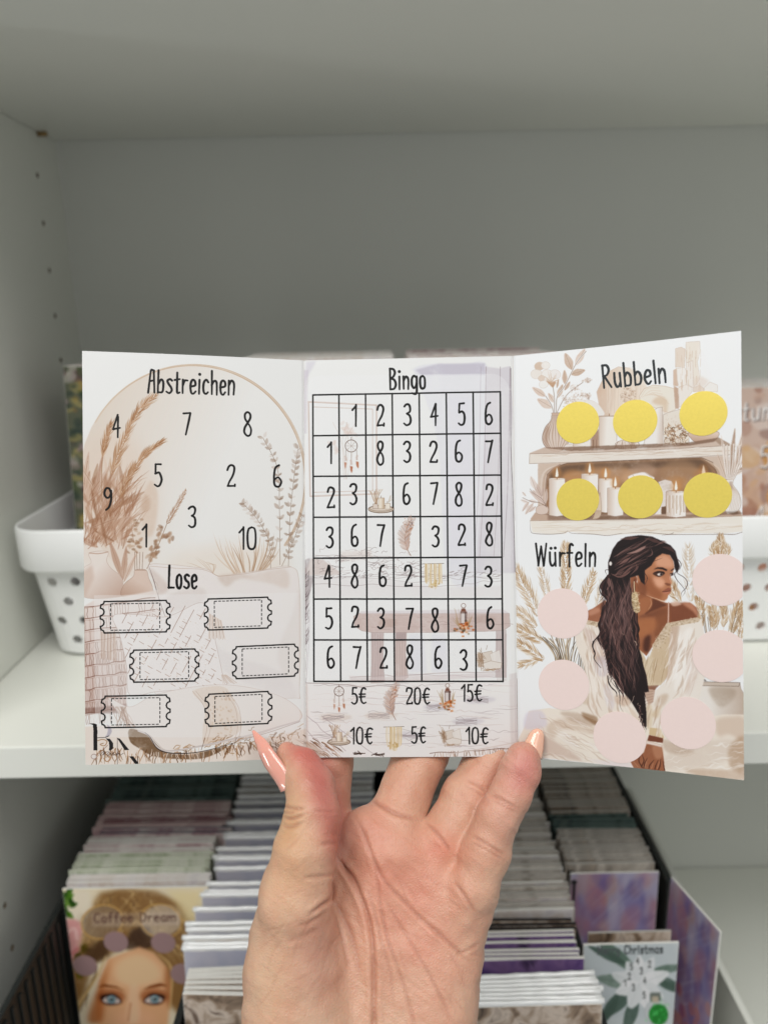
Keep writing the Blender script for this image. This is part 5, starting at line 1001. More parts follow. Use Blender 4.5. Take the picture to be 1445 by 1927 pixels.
def paint_blobs(seed, w, h, base, cols, n, lo, hi, a=.7, sf=2):
    g = Pic([(0, 0), (w, 0), (w, h), (0, h)], w, h, base); r = np.random.default_rng(seed)
    for _ in range(n):
        s_ = lo+(hi-lo)*r.random()**2
        g.ell(w*r.random(), h*r.random(), s_, s_*(.4+.6*r.random()), cols[r.integers(len(cols))], a*(.5+.5*r.random()), 180*r.random(), soft=sf, wc=.4)
    return g
def paint_floral():
    g = paint_blobs(3, 300, 560, (96, 100, 82), [(76, 92, 52), (44, 60, 52), (190, 172, 104), (176, 146, 156), (206, 198, 190), (96, 60, 70), (190, 150, 60), (50, 66, 60)], 900, 4, 17)
    return g.a
def paint_autumn():
    g = paint_blobs(8, 300, 560, (214, 188, 174), [(176, 120, 90), (206, 170, 150), (236, 226, 222), (166, 116, 98), (222, 176, 120), (150, 114, 106), (240, 236, 236), (222, 216, 220), (236, 230, 228)], 300, 8, 36)
    for x, y, r_ in ((268, 140, 44), (282, 230, 40), (230, 330, 24)): g.ell(x, y, r_, r_, (214, 156, 84), .75, soft=3, wc=.3)
    for an in range(0, 300, 40): g.leaf(170, 380, an, 110, 46, [(170, 110, 84), (206, 170, 160)][an % 3 % 2], .7)
    for o_, c_, w_ in ((1.6, (112, 84, 78), 6.5), (0, (240, 236, 234), 4.5)):
        g.text('Autumn', (130+o_, 70+o_), (262+o_, 66+o_), 40, w_, c_); g.text('5', (222+o_, 170+o_), (242+o_, 168+o_), 46, w_, c_); g.text('4', (224+o_, 300+o_), (246+o_, 298+o_), 46, w_, c_)
        g.text('Be', (262+o_, 96+o_), (284+o_, 95+o_), 18, w_*.6, c_)
    return g.a
def paint_purple():
    g = paint_blobs(21, 260, 440, (186, 180, 206), [(110, 100, 170), (150, 120, 170), (190, 130, 150), (206, 200, 220), (90, 80, 150), (206, 150, 130)], 260, 8, 46, .5, 12)
    for _ in range(40): x = 260*rng.random(); y = 30+380*rng.random(); g.stroke([(x, y), (x+70, y-40)], 3+4*rng.random(), [(214, 208, 228), (130, 120, 190), (226, 216, 226)][rng.integers(3)], .4, (.2, .2), soft=5)
    for _ in range(26): g.ell(130+60*rng.normal(), 250+50*rng.normal(), 16, 12, [(150, 80, 130), (206, 120, 110), (110, 60, 120), (222, 160, 150)][rng.integers(4)], .6, soft=3)
    return g.a
import time as _time
_t = _time.time()
ART = {'left': paint_left(), 'mid': paint_mid(), 'right': paint_right()}
_q = paint_portrait(); _m = _q.mean((0, 1)); _g = _q.mean(2, keepdims=True)
CARDART = {'portrait': np.clip((_g+(_q-_g)*1.12-.62)*1.15+.62, .02, 1), 'poinsettia': paint_poinsettia(), 'floral': paint_floral(), 'autumn': paint_autumn(), 'purple': paint_purple()}
for _k, _c in (('left', 1.22), ('mid', 1.2), ('right', 1.04)):      # ink density on this stock
    _p = np.array(PAPER)/255.0
    ART[_k] = np.clip(_p-(_p-ART[_k])*_c, 0.03, 1)*np.array([.908, .913, .93])
print('painted in', round(_time.time()-_t, 1))
# ================================================================ bookcase
K = 0.847
FRONT = 0.42*K; BACK = 0.7377*K
Z_CEIL = H+0.1499*K; Z_FLOOR = H-0.25497*K; Z_UNDER = H-0.27718*K; Z_LOW = H-0.6174*K
XL = -0.2840*K; XR = XL+0.762
M_WHITE = mat('white laminate', S(228, 229, 222), 0.42, 0.4, var=0.02, vscale=6, bump=0.03, bscale=900)
M_BACK = mat('back board', S(221, 222, 217), 0.55, 0.3, var=0.02, vscale=5)
M_HOLE = mat('drilled chipboard', S(120, 98, 72), 0.9, 0.1)
M_PIN = mat('brass pin', S(150, 124, 84), 0.4, 0.5, metal=0.4)
bookcase = empty('bookcase', (XL+0.381, (FRONT+BACK)/2, Z_LOW-0.02))
tag(bookcase, 'white laminate bookcase with drilled side panel and three shelves behind the held card', 'bookcase')
TH = 0.018
Z0, Z1 = Z_LOW-0.06, Z_CEIL+0.16
for sgn, x0, x1 in ((1, XL-TH, XL), (-1, XR, XR+TH)):
    o = bm_obj('side_panel', box_bm((x0, FRONT-0.001, Z0), (x1, BACK+0.006, Z1), 0.0006, 1), [M_WHITE, M_HOLE], bookcase)
    cut = bmesh.new()
    face = x1 if sgn > 0 else x0
    for y in (FRONT+0.042, 0.6895*K):
        for k in range(-20, 9):
            z = H+0.1145*K+0.032*k
            if abs(z-(Z_CEIL-0.006)) < 0.012 or abs(z-Z_UNDER+0.006) < 0.016: continue
            r = bmesh.ops.create_cone(cut, cap_ends=True, segments=12, radius1=0.0020, radius2=0.0020, depth=0.02,
                                  matrix=Matrix.Translation((face, y, z)) @ Matrix.Rotation(math.pi/2, 4, 'Y'))
    for f in cut.faces: f.material_index = 1
    boolean_cut(o, cut)
for z0, z1, dep in ((Z_CEIL, Z_CEIL+0.019, 0), (Z_UNDER, Z_FLOOR, 0), (Z_LOW-0.019, Z_LOW, 0)):
    bm_obj('shelf', box_bm((XL+0.0006, FRONT, z0), (XR-0.0006, BACK-0.0008, z1), 0.0009, 2), M_WHITE, bookcase)
bm_obj('back_panel', box_bm((XL-0.004, BACK, Z0), (XR+0.004, BACK+0.004, Z1)), M_BACK, bookcase)
pb = bmesh.new()
bmesh.ops.create_cone(pb, cap_ends=True, segments=16, radius1=0.0019, radius2=0.0019, depth=0.0065,
                      matrix=Matrix.Translation((XL+0.0031, 0.7006*K, Z_CEIL-0.0014)) @ Matrix.Rotation(math.pi/2, 4, 'Y'))
bm_obj('shelf_pin', pb, M_PIN, bookcase, True)
# ================================================================ folded card (corner pixels give the size of the real sheet)
D0 = 0.280
QUAD = {  # TL, TR, BR, BL as photo pixels with depth
 'left':  [(154.5, 660, D0*755/780.0), (571.5, 678, D0*755/748.0), (576, 1426, D0*755/748.0), (161, 1440, D0*755/780.0)],
 'mid':   [(571.5, 678, D0*755/748.0), (965, 669.5, D0), (974.4, 1424, D0), (576, 1426, D0*755/748.0)],
 'right': [(965, 669.5, D0), (1394.5, 622, D0*755/847.0), (1400, 1469, D0*755/847.0), (974.4, 1424, D0)],
}
def homog(src, dst):
    A = []
    for (x, y), (u, v) in zip(src, dst):
        A.append([x, y, 1, 0, 0, 0, -u*x, -u*y, -u]); A.append([0, 0, 0, x, y, 1, -v*x, -v*y, -v])
    return np.linalg.svd(np.array(A))[2][-1].reshape(3, 3)
def hmap(Hm, P):
    P = np.atleast_2d(np.asarray(P, float)); q = np.c_[P, np.ones(len(P))] @ Hm.T
    return q[:, :2]/q[:, 2:3]
HUV = {k: homog([c[:2] for c in q], [(0, 0), (1, 0), (1, 1), (0, 1)]) for k, q in QUAD.items()}
CORN = {k: [cam_pt(*c) for c in q] for k, q in QUAD.items()}
VIEW = ROT @ np.array([0, 0, 1.0])     # towards the eye
def sheet_point(k, u, v):              # a flat panel; the free flaps bow very slightly
    a, b, c, d = CORN[k]
    p = (1-u)*(1-v)*a+u*(1-v)*b+u*v*c+(1-u)*v*d
    n = np.cross(b-a, d-a); n /= np.linalg.norm(n)
    if n @ VIEW < 0: n = -n
    bow = {'left': 0.0012, 'mid': 0.0, 'right': -0.0010}[k]
    wu = np.linalg.norm(b-a)               # the scored folds dip a little
    dip = 0.0
    if k != 'left': dip += math.exp(-(u*wu/0.00055)**2)
    if k != 'right': dip += math.exp(-((1-u)*wu/0.00055)**2)
    return p+n*(bow*math.sin(math.pi*u)-0.00035*dip), n
def panel_mesh(k, nu=24, nv=40, th=0.0004):
    V = []; Fc = []; UV = []
    us = sorted(set([i/nu for i in range(nu+1)]+[.002, .004, .006, .009, .013, .987, .991, .994, .996, .998])); nu = len(us)-1
    for side in (0, 1):
        for j in range(nv+1):
            for i in range(nu+1):
                p, n = sheet_point(k, us[i], j/nv)
                V.append(p-n*th*side)
                UV.append((us[i], 1-j/nv))
    N = (nu+1)*(nv+1); idx = lambda i, j, s: s*N+j*(nu+1)+i
    for j in range(nv):
        for i in range(nu):
            Fc.append((idx(i, j, 0), idx(i, j+1, 0), idx(i+1, j+1, 0), idx(i+1, j, 0)))
    nf = len(Fc)
    for j in range(nv):
        for i in range(nu):
            Fc.append((idx(i, j, 1), idx(i+1, j, 1), idx(i+1, j+1, 1), idx(i, j+1, 1)))
    for i in range(nu):
        Fc.append((idx(i, 0, 0), idx(i+1, 0, 0), idx(i+1, 0, 1), idx(i, 0, 1)))
        Fc.append((idx(i+1, nv, 0), idx(i, nv, 0), idx(i, nv, 1), idx(i+1, nv, 1)))
    for j in range(nv):
        Fc.append((idx(0, j+1, 0), idx(0, j, 0), idx(0, j, 1), idx(0, j+1, 1)))
        Fc.append((idx(nu, j, 0), idx(nu, j+1, 0), idx(nu, j+1, 1), idx(nu, j, 1)))
    me = np_mesh('card_panel', np.array(V), np.array(Fc), False)
    for i, p in enumerate(me.polygons): p.material_index = 0 if i < nf else 1
    uvl = me.uv_layers.new(name='UVMap')
    li = np.zeros(len(me.loops), np.int32); me.loops.foreach_get('vertex_index', li)
    uvl.data.foreach_set('uv', np.array(UV, np.float32)[li].ravel())
    return me
def print_mat(name, img, rough=0.42, spec=0.35, coat=0.0, linear='Linear'):
    m = bpy.data.materials.new(name); m.use_nodes = True
    nt = m.node_tree; b = nt.nodes['Principled BSDF']
    t = nt.nodes.new('ShaderNodeTexImage'); t.image = img; t.interpolation = linear; t.extension = 'EXTEND'
    nt.links.new(t.outputs[0], b.inputs['Base Color'])
    b.inputs['Roughness'].default_value = rough; b.inputs['Specular IOR Level'].default_value = spec
    b.inputs['Coat Weight'].default_value = coat; b.inputs['Coat Roughness'].default_value = 0.12
    return m
def to_image(name, arr):               # arr rows top to bottom, display values 0..1
    h, w = arr.shape[:2]
    im = bpy.data.images.new(name, w, h, alpha=False)
    px = np.ones((h, w, 4), np.float32); px[..., :3] = np.clip(arr[::-1], 0, 1)
    im.pixels.foreach_set(px.ravel()); im.update()
    return im
M_PAPER = mat('white card stock', S(224, 224, 222), 0.5, 0.3)
card = empty('unfolded_card', Vector(cam_pt(770, 1424, D0)))
tag(card, 'unfolded white card printed with three game panels, held up in the hand', 'card')
for k in ('left', 'mid', 'right'):
    me = panel_mesh(k)
    m = print_mat('print '+k, to_image('print_'+k, ART[k])) if ART else M_PAPER
    o = link('card_panel', me, [m, M_PAPER], card)
    o['label'] = {'left': 'left panel with boho room print, ten numbers and six ticket outlines',
                  'mid': 'middle panel printed with a bingo grid and a price list',
                  'right': 'right panel printed with a candle shelf and a seated dark haired woman'}[k]
M_GOLD = mat('gold scratch foil', S(230, 208, 98), 0.33, 0.6, var=0.07, vscale=1100, bump=0.05, bscale=1800, metal=0.38)
M_PINK = mat('pink scratch foil', S(222, 203, 199), 0.45, 0.4, var=0.02, vscale=900, bump=0.05, bscale=1500)
def sticker(k, cx, cy, rx, m, clip=None):
    Hm = HUV[k]; u, v = hmap(Hm, (cx, cy))[0]
    a, b, c, d = CORN[k]
    wu = np.linalg.norm(b-a); wv = np.linalg.norm(d-a)
    R = 0.0
    uu = hmap(Hm, (cx+rx, cy))[0]; R = abs(uu[0]-u)*wu
    V = []; n0 = 96
    cen, _ = sheet_point(k, u, v)
    pts = []
    for i in range(n0):
        t = 2*math.pi*i/n0
        pu = u+R*math.cos(t)/wu; pv = v+R*math.sin(t)/wv
        pts.append((min(pu, 0.9985), pv))
    allp = [(u, v)]+[(u+(p-u)*f, v+(q-v)*f) for f in (0.5, 1.0) for p, q in pts]
    V = []
    for h in (0.00012,):
        for pu, pv in allp:
            p, n = sheet_point(k, pu, pv); V.append(p+n*h)
    for pu, pv in pts:
        p, n = sheet_point(k, pu, pv); V.append(p+n*0.00001)
    bm = bmesh.new(); vs = [bm.verts.new(p) for p in V]
    A = vs[1:1+n0]; B = vs[1+n0:1+2*n0]; C = vs[1+2*n0:]
    for i in range(n0):
        j = (i+1) % n0
        bm.faces.new((vs[0], A[j], A[i])); bm.faces.new((A[i], A[j], B[j], B[i])); bm.faces.new((B[i], B[j], C[j], C[i]))
    bmesh.ops.recalc_face_normals(bm, faces=bm.faces[:])
    o = bm_obj('scratch_sticker', bm, m, card)
    return o
for cx, cy, rx in ((1086, 796, 40.5), (1194, 793, 42.5), (1323, 779, 46), (1086, 942, 40.5), (1204, 937, 43), (1331, 934, 46.5)):
    o = sticker('right', cx, cy, rx, M_GOLD); o['label'] = 'round gold foil scratch sticker'
for cx, cy, rx in ((1058, 1157, 48), (1060, 1291, 48), (1355, 1094, 54), (1355, 1237, 54), (1165, 1390, 50.5), (1294, 1363, 53)):
    o = sticker('right', cx, cy, rx, M_PINK); o['label'] = 'round pale pink scratch sticker'
# ================================================================ baskets, bins and filed cards
M_BASKET = mat('white plastic', S(240, 241, 241), 0.38, 0.5, var=0.01, vscale=20)
M_BLACK = mat('black plastic', S(34, 37, 36), 0.5, 0.4, var=0.1, vscale=40)
def rrect(cx, cy, hx, hy, r, n=7):
    P = []
    for qx, qy, a0 in ((1, 1, 0), (-1, 1, 90), (-1, -1, 180), (1, -1, 270)):
        for k in range(n):
            a = math.radians(a0+90*k/(n-1)); P.append((cx+qx*(hx-r)+r*math.cos(a), cy+qy*(hy-r)+r*math.sin(a)))
    return P
def loft(rings, close_first=True, close_last=True):
    bm = bmesh.new(); R = [[bm.verts.new((x, y, z)) for x, y in P] for P, z in rings]
    for A, B in zip(R[:-1], R[1:]):
        for i in range(len(A)):
            j = (i+1) % len(A); bm.faces.new((A[i], A[j], B[j], B[i]))
    if close_first: bm.faces.new(R[0][::-1])
    if close_last: bm.faces.new(R[-1])
    bmesh.ops.recalc_face_normals(bm, faces=bm.faces[:])
    return bm
ZB0, ZB1 = Z_FLOOR+0.0004, H-0.1235      # basket foot and rim
BW, BD = 0.116, 0.165                    # rim size
def make_basket():
    root = empty('storage_basket', (0, 0, 0))
    h = ZB1-ZB0
    def sz(t): return BW/2-0.007*(1-t)-0.0030, BD/2-0.019*(1-t)-0.0040
    rings = []
    for t in (0.0, 0.03, 0.3, 0.55, 0.74):
        a, b = sz(t); k = 0.003 if t == 0 else 0; rings.append((rrect(0, 0, a-k, b-k, 0.018), h*t))
    for t in (0.74, 0.55, 0.3, 0.05):
        a, b = sz(t); rings.append((rrect(0, 0, a-0.0018, b-0.0018, 0.0165), h*t+(0 if t > .06 else 0)))
    bm = loft(rings)
    o = bm_obj('basket_body', bm, M_BASKET, root)
    for axis in (0, 1):
        cut = bmesh.new()
        for row in range(4):
            z = h*(0.14+0.155*row)
            for c in range(9):
                u = (c-4)*0.0145+(0.00725 if row % 2 else 0)
                if axis == 0 and abs(u) < 0.037: bmesh.ops.create_cone(cut, cap_ends=True, segments=14, radius1=0.0032, radius2=0.0032, depth=0.04, matrix=Matrix.Translation((u, -BD/2+0.012, z)) @ Matrix.Rotation(math.pi/2, 4, 'X'))
                if axis == 1 and abs(u) < 0.043: bmesh.ops.create_cone(cut, cap_ends=True, segments=14, radius1=0.0032, radius2=0.0032, depth=0.2, matrix=Matrix.Translation((0, u, z)) @ Matrix.Rotation(math.pi/2, 4, 'Y'))
        boolean_cut(o, cut)
    for p in o.data.polygons: p.use_smooth = False
    A, B = BW/2, BD/2
    rim = loft([(rrect(0, 0, A-0.0058, B-0.0058, 0.020), h*.712), (rrect(0, 0, A-0.0018, B-0.0018, 0.022), h*.705), (rrect(0, 0, A-0.0004, B-0.0004, 0.0232), h*.725),
                (rrect(0, 0, A, B, 0.0235), h*.985), (rrect(0, 0, A-0.0007, B-0.0007, 0.023), h), (rrect(0, 0, A-0.0018, B-0.0018, 0.022), h), (rrect(0, 0, A-0.0024, B-0.0024, 0.0215), h*.985), (rrect(0, 0, A-0.0042, B-0.0048, 0.0205), h*.715)], False, False)
    bm_obj('rim', rim, M_BASKET, root, True)
    return root
def copy_thing(o, loc):
    c = o.copy(); COL.objects.link(c); c.location = loc
    for ch in o.children:
        d = ch.copy(); COL.objects.link(d); d.parent = c
    return c
BC = [-0.1730, -0.046, 0.071, 0.226]
BL = ['white perforated basket in the left corner beside the drilled side panel', 'white perforated basket second from the left behind the held card',
      'white perforated basket third from the left behind the held card', 'white perforated basket on the right holding the shell card']
b0 = make_basket()
baskets = [b0]+[copy_thing(b0, (0, 0, 0)) for _ in BC[1:]]
for b, x, l in zip(baskets, BC, BL):
    b.location = (x, 0.441+BD/2, ZB0); tag(b, l, 'basket', 'white baskets on the upper shelf')
# ---- a thin card: own mesh per kind, copies share it
def card_mesh(w, h, th, front, edge, uvflip=False):
    bm = box_bm((-w/2, 0, 0), (w/2, th, h), min(0.0003, th*.3), 1)
    me = bpy.data.meshes.new('card'); bm.to_mesh(me); bm.free()
    me.materials.append(edge); me.materials.append(front)
    uv = me.uv_layers.new(name='UVMap')
    for p in me.polygons:
        if p.normal.y < -0.9: p.material_index = 1
        for li in p.loop_indices:
            c = me.vertices[me.loops[li].vertex_index].co; uv.data[li].uv = (c.x/w+0.5, c.z/h)
    return me
def put_card(name, me, x, y, z, lean=0.0, turn=0.0, roll=0.0):
    o = bpy.data.objects.new(name, me); COL.objects.link(o)
    o.location = (x, y, z); o.rotation_euler = (lean, roll, turn)
    return o
rs = random.Random(5)
E_WHITE = mat('card edge white', S(226, 224, 218), 0.6, 0.3, var=0.08, vscale=300)
E_GREY = mat('card edge grey', S(176, 172, 166), 0.6, 0.3, var=0.1, vscale=300)
def pm(name, key, coat=0.0, rough=0.4): return print_mat(name, to_image(name, CARDART[key]), rough, 0.45, coat)
P_FLORAL, P_AUTUMN, P_PORTRAIT, P_XMAS, P_PURPLE = pm('meadow print', 'floral'), pm('shell print', 'autumn', 0.6, 0.3), pm('portrait print', 'portrait'), pm('poinsettia print', 'poinsettia'), pm('crystal print', 'purple')
CW, CH = 0.0975, 0.1775
P_CREAM = ramp_mat('pale print', [S(236, 232, 226), S(214, 200, 190), S(232, 226, 224), S(200, 190, 196)], (60, 60, 40))
P_ROSE = ramp_mat('rose print', [S(214, 176, 178), S(236, 224, 220), S(188, 150, 156), S(226, 206, 200)], (70, 70, 50), seed=3)
# upper baskets
z0 = H-0.0325-CH
for bi, (x, front, nm, lb) in enumerate(((-0.1665, P_FLORAL, 'meadow_card', 'card with a blurred meadow flower print at the front of the left basket'), (-0.0428, P_CREAM, 'pale_card', None), (0.0652, P_CREAM, 'pale_card', None), (0.2275, P_AUTUMN, 'shell_card', 'card with shell print, word Autumn and numbers at the front of the right basket'))):
    tops = (0, 0.0040, 0.0034, 0.0003)[bi]
    me0 = card_mesh(CW, CH, 0.0016, front, E_WHITE); me1 = card_mesh(CW, CH, 0.0016, P_CREAM if bi % 2 else P_ROSE, E_WHITE)
    for k in range(11):
        y = 0.505+0.0068*k
        o = put_card(nm if k == 0 else 'pale_card', me0 if k == 0 else me1, x+rs.uniform(-.0012, .0012)*(k > 0), y, z0+tops+rs.uniform(-.0015, .0006)*(k > 0)-(0.0215 if bi == 3 else 0), 0.0, rs.uniform(-.01, .01), (0.045 if bi == 0 and k < 3 else 0.0))
        if k == 0 and lb: tag(o, lb, 'card')
        else: tag(o, ('pale card filed behind the meadow card in the left basket', 'pale card filed in the second basket, only its top showing above the held card', 'pale card filed in the third basket, only its top showing above the held card', 'pale card filed behind the shell card in the right basket')[bi], 'card', ('cards in the left basket', 'cards in the second basket', 'cards in the third basket', 'cards in the right basket')[bi])
# ---- lower compartment: black bins
CH = 0.1750
ZT = H-0.345                  # where the filed cards end
def make_bin(name, x0, x1, y0, y1, zr, zf, m, th=0.0016, ribs=True, up=0.0003):
    root = empty(name, ((x0+x1)/2, (y0+y1)/2, Z_LOW+up)); z0 = Z_LOW+up
    bm = bmesh.new()
    def bx(lo, hi):
        b = box_bm(lo, hi, 0.0004, 1); t = bpy.data.meshes.new('t'); b.to_mesh(t); b.free(); bm.from_mesh(t); bpy.data.meshes.remove(t)
    bx((x0, y0, z0), (x1, y1, z0+th))
    for xa in (x0, x1-th):
        bx((xa, y0, z0+th), (xa+th, y1, zr))
    bx((x0+th, y1-th, z0+th), (x1-th, y1, zr)); bx((x0+th, y0, z0+th), (x1-th, y0+th, zf))
    if ribs:
        n = int((y1-y0)/0.0085)
        for k in range(n):
            y = y0+0.006+k*0.0085
            bx((x0+th, y, z0+th), (x0+th+0.0012, y+0.0032, zr-0.004))
    bm_obj('bin_body', bm, m, root)
    rb = bmesh.new()
    for lo, hi in (((x0-0.0012, y0, zr), (x0+th+0.0008, y1, zr+0.0022)), ((x1-th-0.0008, y0, zr), (x1+0.0012, y1, zr+0.0022)), ((x0+th+.0008, y1-th-0.0008, zr), (x1-th-.0008, y1+0.0006, zr+0.0022))):
        b = box_bm(lo, hi, 0.0006, 2); t = bpy.data.meshes.new('t'); b.to_mesh(t); b.free(); rb.from_mesh(t); bpy.data.meshes.remove(t)
    bm_obj('rim', rb, m, root)
    return root
for nm, x0, x1, zr, lb, y0, up in (('card_bin', -0.2125, -0.1150, H-0.362, 'black ribbed bin on the lower left beside the drilled side panel', .306, .0003), ('card_bin', -0.1120, -0.0030, H-0.372, 'black bin holding the foil packets behind the thumb', .306, .0003),
                           ('card_bin', 0.0005, 0.1085, H-0.364, 'black bin holding the row of thin cards behind the little finger', .306, .0003), ('card_bin', 0.1128, 0.1735, H-0.352, 'narrow black bin holding the small cards on the right', .4075, .0027)):
    tag(make_bin(nm, x0, x1, y0, 0.598, zr, H-0.47, M_BLACK, up=up), lb, 'bin', 'black bins on the lower shelf')
wb = make_bin('white_bin', 0.1103, 0.2125, 0.306, 0.602, H-0.420, H-0.47, M_WHITE, 0.0022, False)
tag(wb, 'white open bin at the right end of the lower shelf', 'bin')
zc = ZT-CH; BOT = Z_LOW+0.0022
def filed(group, label, name, me, ys, x, dx, dz, tilt=0.02, lean=-0.03, zoff=0.0):
    for y in ys:
        o = put_card(name, me, x+rs.uniform(-dx, dx), y, zc+zoff+rs.uniform(-dz, dz), lean+rs.uniform(-.01, .01), rs.uniform(-tilt, tilt), rs.uniform(-.006, .006))
        tag(o, label, 'card', group)
def steps(a, b, s):
    out = []; y = a
    while y < b: out.append(y+rs.uniform(-.25, .25)*s); y += s
    return out
AW, XA = 0.0905, -0.1612
P_TEAL = ramp_mat('teal print', [S(62, 92, 92), S(110, 130, 124), S(44, 66, 66), S(150, 156, 146)], (50, 50, 30), seed=1)
P_GREEN = ramp_mat('leaf print', [S(120, 142, 96), S(226, 226, 214), S(150, 166, 124), S(236, 234, 226)], (90, 90, 40), seed=2)
P_LILAC = ramp_mat('lilac print', [S(176, 178, 196), S(190, 188, 200), S(160, 166, 188), S(190, 80, 126)], (22, 22, 16), seed=6, dist=.3)
P_VIOLET = ramp_mat('violet print', [S(54, 40, 84), S(96, 70, 130), S(140, 110, 160), S(40, 30, 60)], (50, 50, 50), seed=7)
P_BROWN = ramp_mat('brown print', [S(60, 44, 34), S(150, 128, 108), S(206, 190, 176), S(84, 60, 44)], (90, 90, 90), seed=8)
P_SAND = ramp_mat('sand print', [S(196, 184, 170), S(222, 214, 204), S(170, 160, 150), S(206, 190, 172)], (60, 60, 30), seed=9)
E_TEAL = mat('card edge teal', S(96, 112, 108), 0.6, 0.3, var=0.2, vscale=200); E_ROSE = mat('card edge rose', S(204, 180, 178), 0.6, 0.3, var=0.15, vscale=220); E_LEAF = mat('card edge leaf', S(208, 212, 194), 0.6, 0.3, var=0.2, vscale=160)
E_NAVY = mat('card edge navy', S(50, 62, 84), 0.6, 0.3); E_RED = mat('card edge wine', S(96, 30, 44), 0.6, 0.3); E_BLACK = mat('card edge black', S(30, 28, 30), 0.6, 0.3)
filed('teal edged cards', 'dark teal edged card at the back of the left row', 'teal_card', card_mesh(AW, CH, 0.0014, P_TEAL, E_TEAL), steps(.486, .53, .0024), XA-.003, .0012, .0012)
filed('rose edged cards', 'rose edged card in the middle of the left row', 'rose_card', card_mesh(AW, CH, 0.0014, P_ROSE, E_ROSE), steps(.456, .485, .0020), XA-.002, .0008, .0008)
filed('wine red edged cards', 'wine red edged card poking out right of the rose cards', 'wine_card', card_mesh(AW, CH, 0.0016, P_ROSE, E_RED), (.4605, .4655), XA+.002, .0004, .0002, zoff=.0006)
filed('navy edged cards', 'navy blue edged card poking out right of the pink cards', 'navy_card', card_mesh(AW, CH, 0.0016, P_ROSE, E_NAVY), (.4515, .4535), XA+.0035, .0004, .0003, zoff=.0004)
filed('pale pink cards', 'pale pink and white card in the left row behind the leaf print cards', 'pink_card', card_mesh(AW-.003, CH, 0.0013, P_ROSE, E_WHITE), steps(.433, .450, .0019), XA-.003, .0006, .0008)
filed('leaf print cards', 'leaf green edged card just behind the white cards of the left row', 'leaf_card', card_mesh(AW-.002, CH, 0.0013, P_GREEN, E_LEAF), steps(.413, .432, .0019), XA-.003, .0006, .0008)
filed('white cards', 'white card directly behind the portrait card', 'white_card', card_mesh(AW, CH, 0.0014, P_CREAM, E_WHITE), (.4035, .4062, .409), XA, .0006, .0006)
pc = empty('portrait_card', (XA, .3985, zc))
pc.rotation_euler = (-0.03, 0, -0.006)
tag(pc, 'card with the portrait of a blue eyed woman and the words Coffee Dream', 'card')
o = bpy.data.objects.new('card_sheet', card_mesh(AW+.001, CH, 0.0014, P_PORTRAIT, E_WHITE)); COL.objects.link(o); o.parent = pc
M_MAUVE = mat('mauve scratch foil', S(170, 138, 138), 0.45, 0.4, var=0.03, vscale=700)
for px, py in ((214, 1783), (304, 1784), (156, 1827), (341, 1841)):
    uv_ = hmap(homog([(110, 1685.4), (389, 1680.1), (427.8, 2090.9), (172.7, 2095.6)], [(0, 0), (1, 0), (1, 1), (0, 1)]), (px, py))[0]
    u = (uv_[0]-.5)*(AW+.001); v = CH*(1-uv_[1])
    b = bmesh.new(); bmesh.ops.create_cone(b, cap_ends=True, segments=48, radius1=0.0077, radius2=0.0077, depth=0.00016, matrix=Matrix.Translation((u, -0.00012, v)) @ Matrix.Rotation(math.pi/2, 4, 'X'))
    me = bpy.data.meshes.new('scratch_sticker'); b.to_mesh(me); b.free(); me.materials.append(M_MAUVE)
    q = bpy.data.objects.new('scratch_sticker', me); COL.objects.link(q); q.parent = pc
# ---- foil packets with a rolled top seam
M_FILM = mat('clear film roll', S(243, 244, 244), 0.10, 0.7, coat=1.0)
def packet_meshes(front, w=0.0985):
    me = card_mesh(w, CH, 0.0026, front, E_WHITE)
    P = []; n = 10
    bm = bmesh.new(); rings = []
    for i in range(25):
        x = -w/2-0.001+(w+0.002)*i/24; r = 0.0017*(0.85+0.3*math.sin(i*1.9)*.4); 
        rings.append([bm.verts.new((x, 0.0013+r*math.cos(2*math.pi*k/n), CH+0.0008+0.0001*math.sin(i*.9)+r*math.sin(2*math.pi*k/n))) for k in range(n)])
    for A, B in zip(rings[:-1], rings[1:]):
        for k in range(n): bm.faces.new((A[k], A[(k+1) % n], B[(k+1) % n], B[k]))
    bm.faces.new(rings[0]); bm.faces.new(rings[-1][::-1])
    bmesh.ops.recalc_face_normals(bm, faces=bm.faces[:])
    rm = bpy.data.meshes.new('rolled_seam'); bm.to_mesh(rm); bm.free(); rm.materials.append(M_FILM)
    for p in rm.polygons: p.use_smooth = True
    return me, rm
def packet(name, ms, x, y, z, lean, turn, label, group):
    o = put_card(name, ms[0], x, y, z, lean, turn); tag(o, label, 'packet', group)
    r = bpy.data.objects.new('rolled_seam', ms[1]); COL.objects.link(r); r.parent = o
PKL = packet_meshes(P_LILAC); PKB = packet_meshes(P_BROWN); PKW = packet_meshes(P_CREAM)
XB = -0.0655
for py, dx, kind in ((1472, 2, 0), (1480, 1, 0), (1489, 3, 0), (1498, 2, 0), (1509, 0, 0), (1521, 4, 0), (1534, 1, 0), (1547, 2, 0), (1559, 6, 0), (1570, -1, 0), (1588, 0, 0), (1605, 1, 0), (1620, -3, 0), (1636, -1, 0), (1643, -4, 0), (1652, 1, 0), (1693, -3, 0), (1703, -2, 0), (1719, -5, 0), (1744, -8, 0), (1767, -10, 0), (1779, -8, 0), (1786, -9, 0), (1800, -7, 0), (1812, -4, 0), (1820, -7, 0)):
    p = on_z(400, py, -0.3455)
    packet('lilac_packet', PKL if rs.random() < .75 else PKW, XB+dx*.0006, p[1], zc+rs.uniform(-.0014, .0014), -0.05+rs.uniform(-.02, .02), rs.uniform(-.012, .012), 'clear film packet with rolled white seam in the row left of the wrist', 'lilac packets')
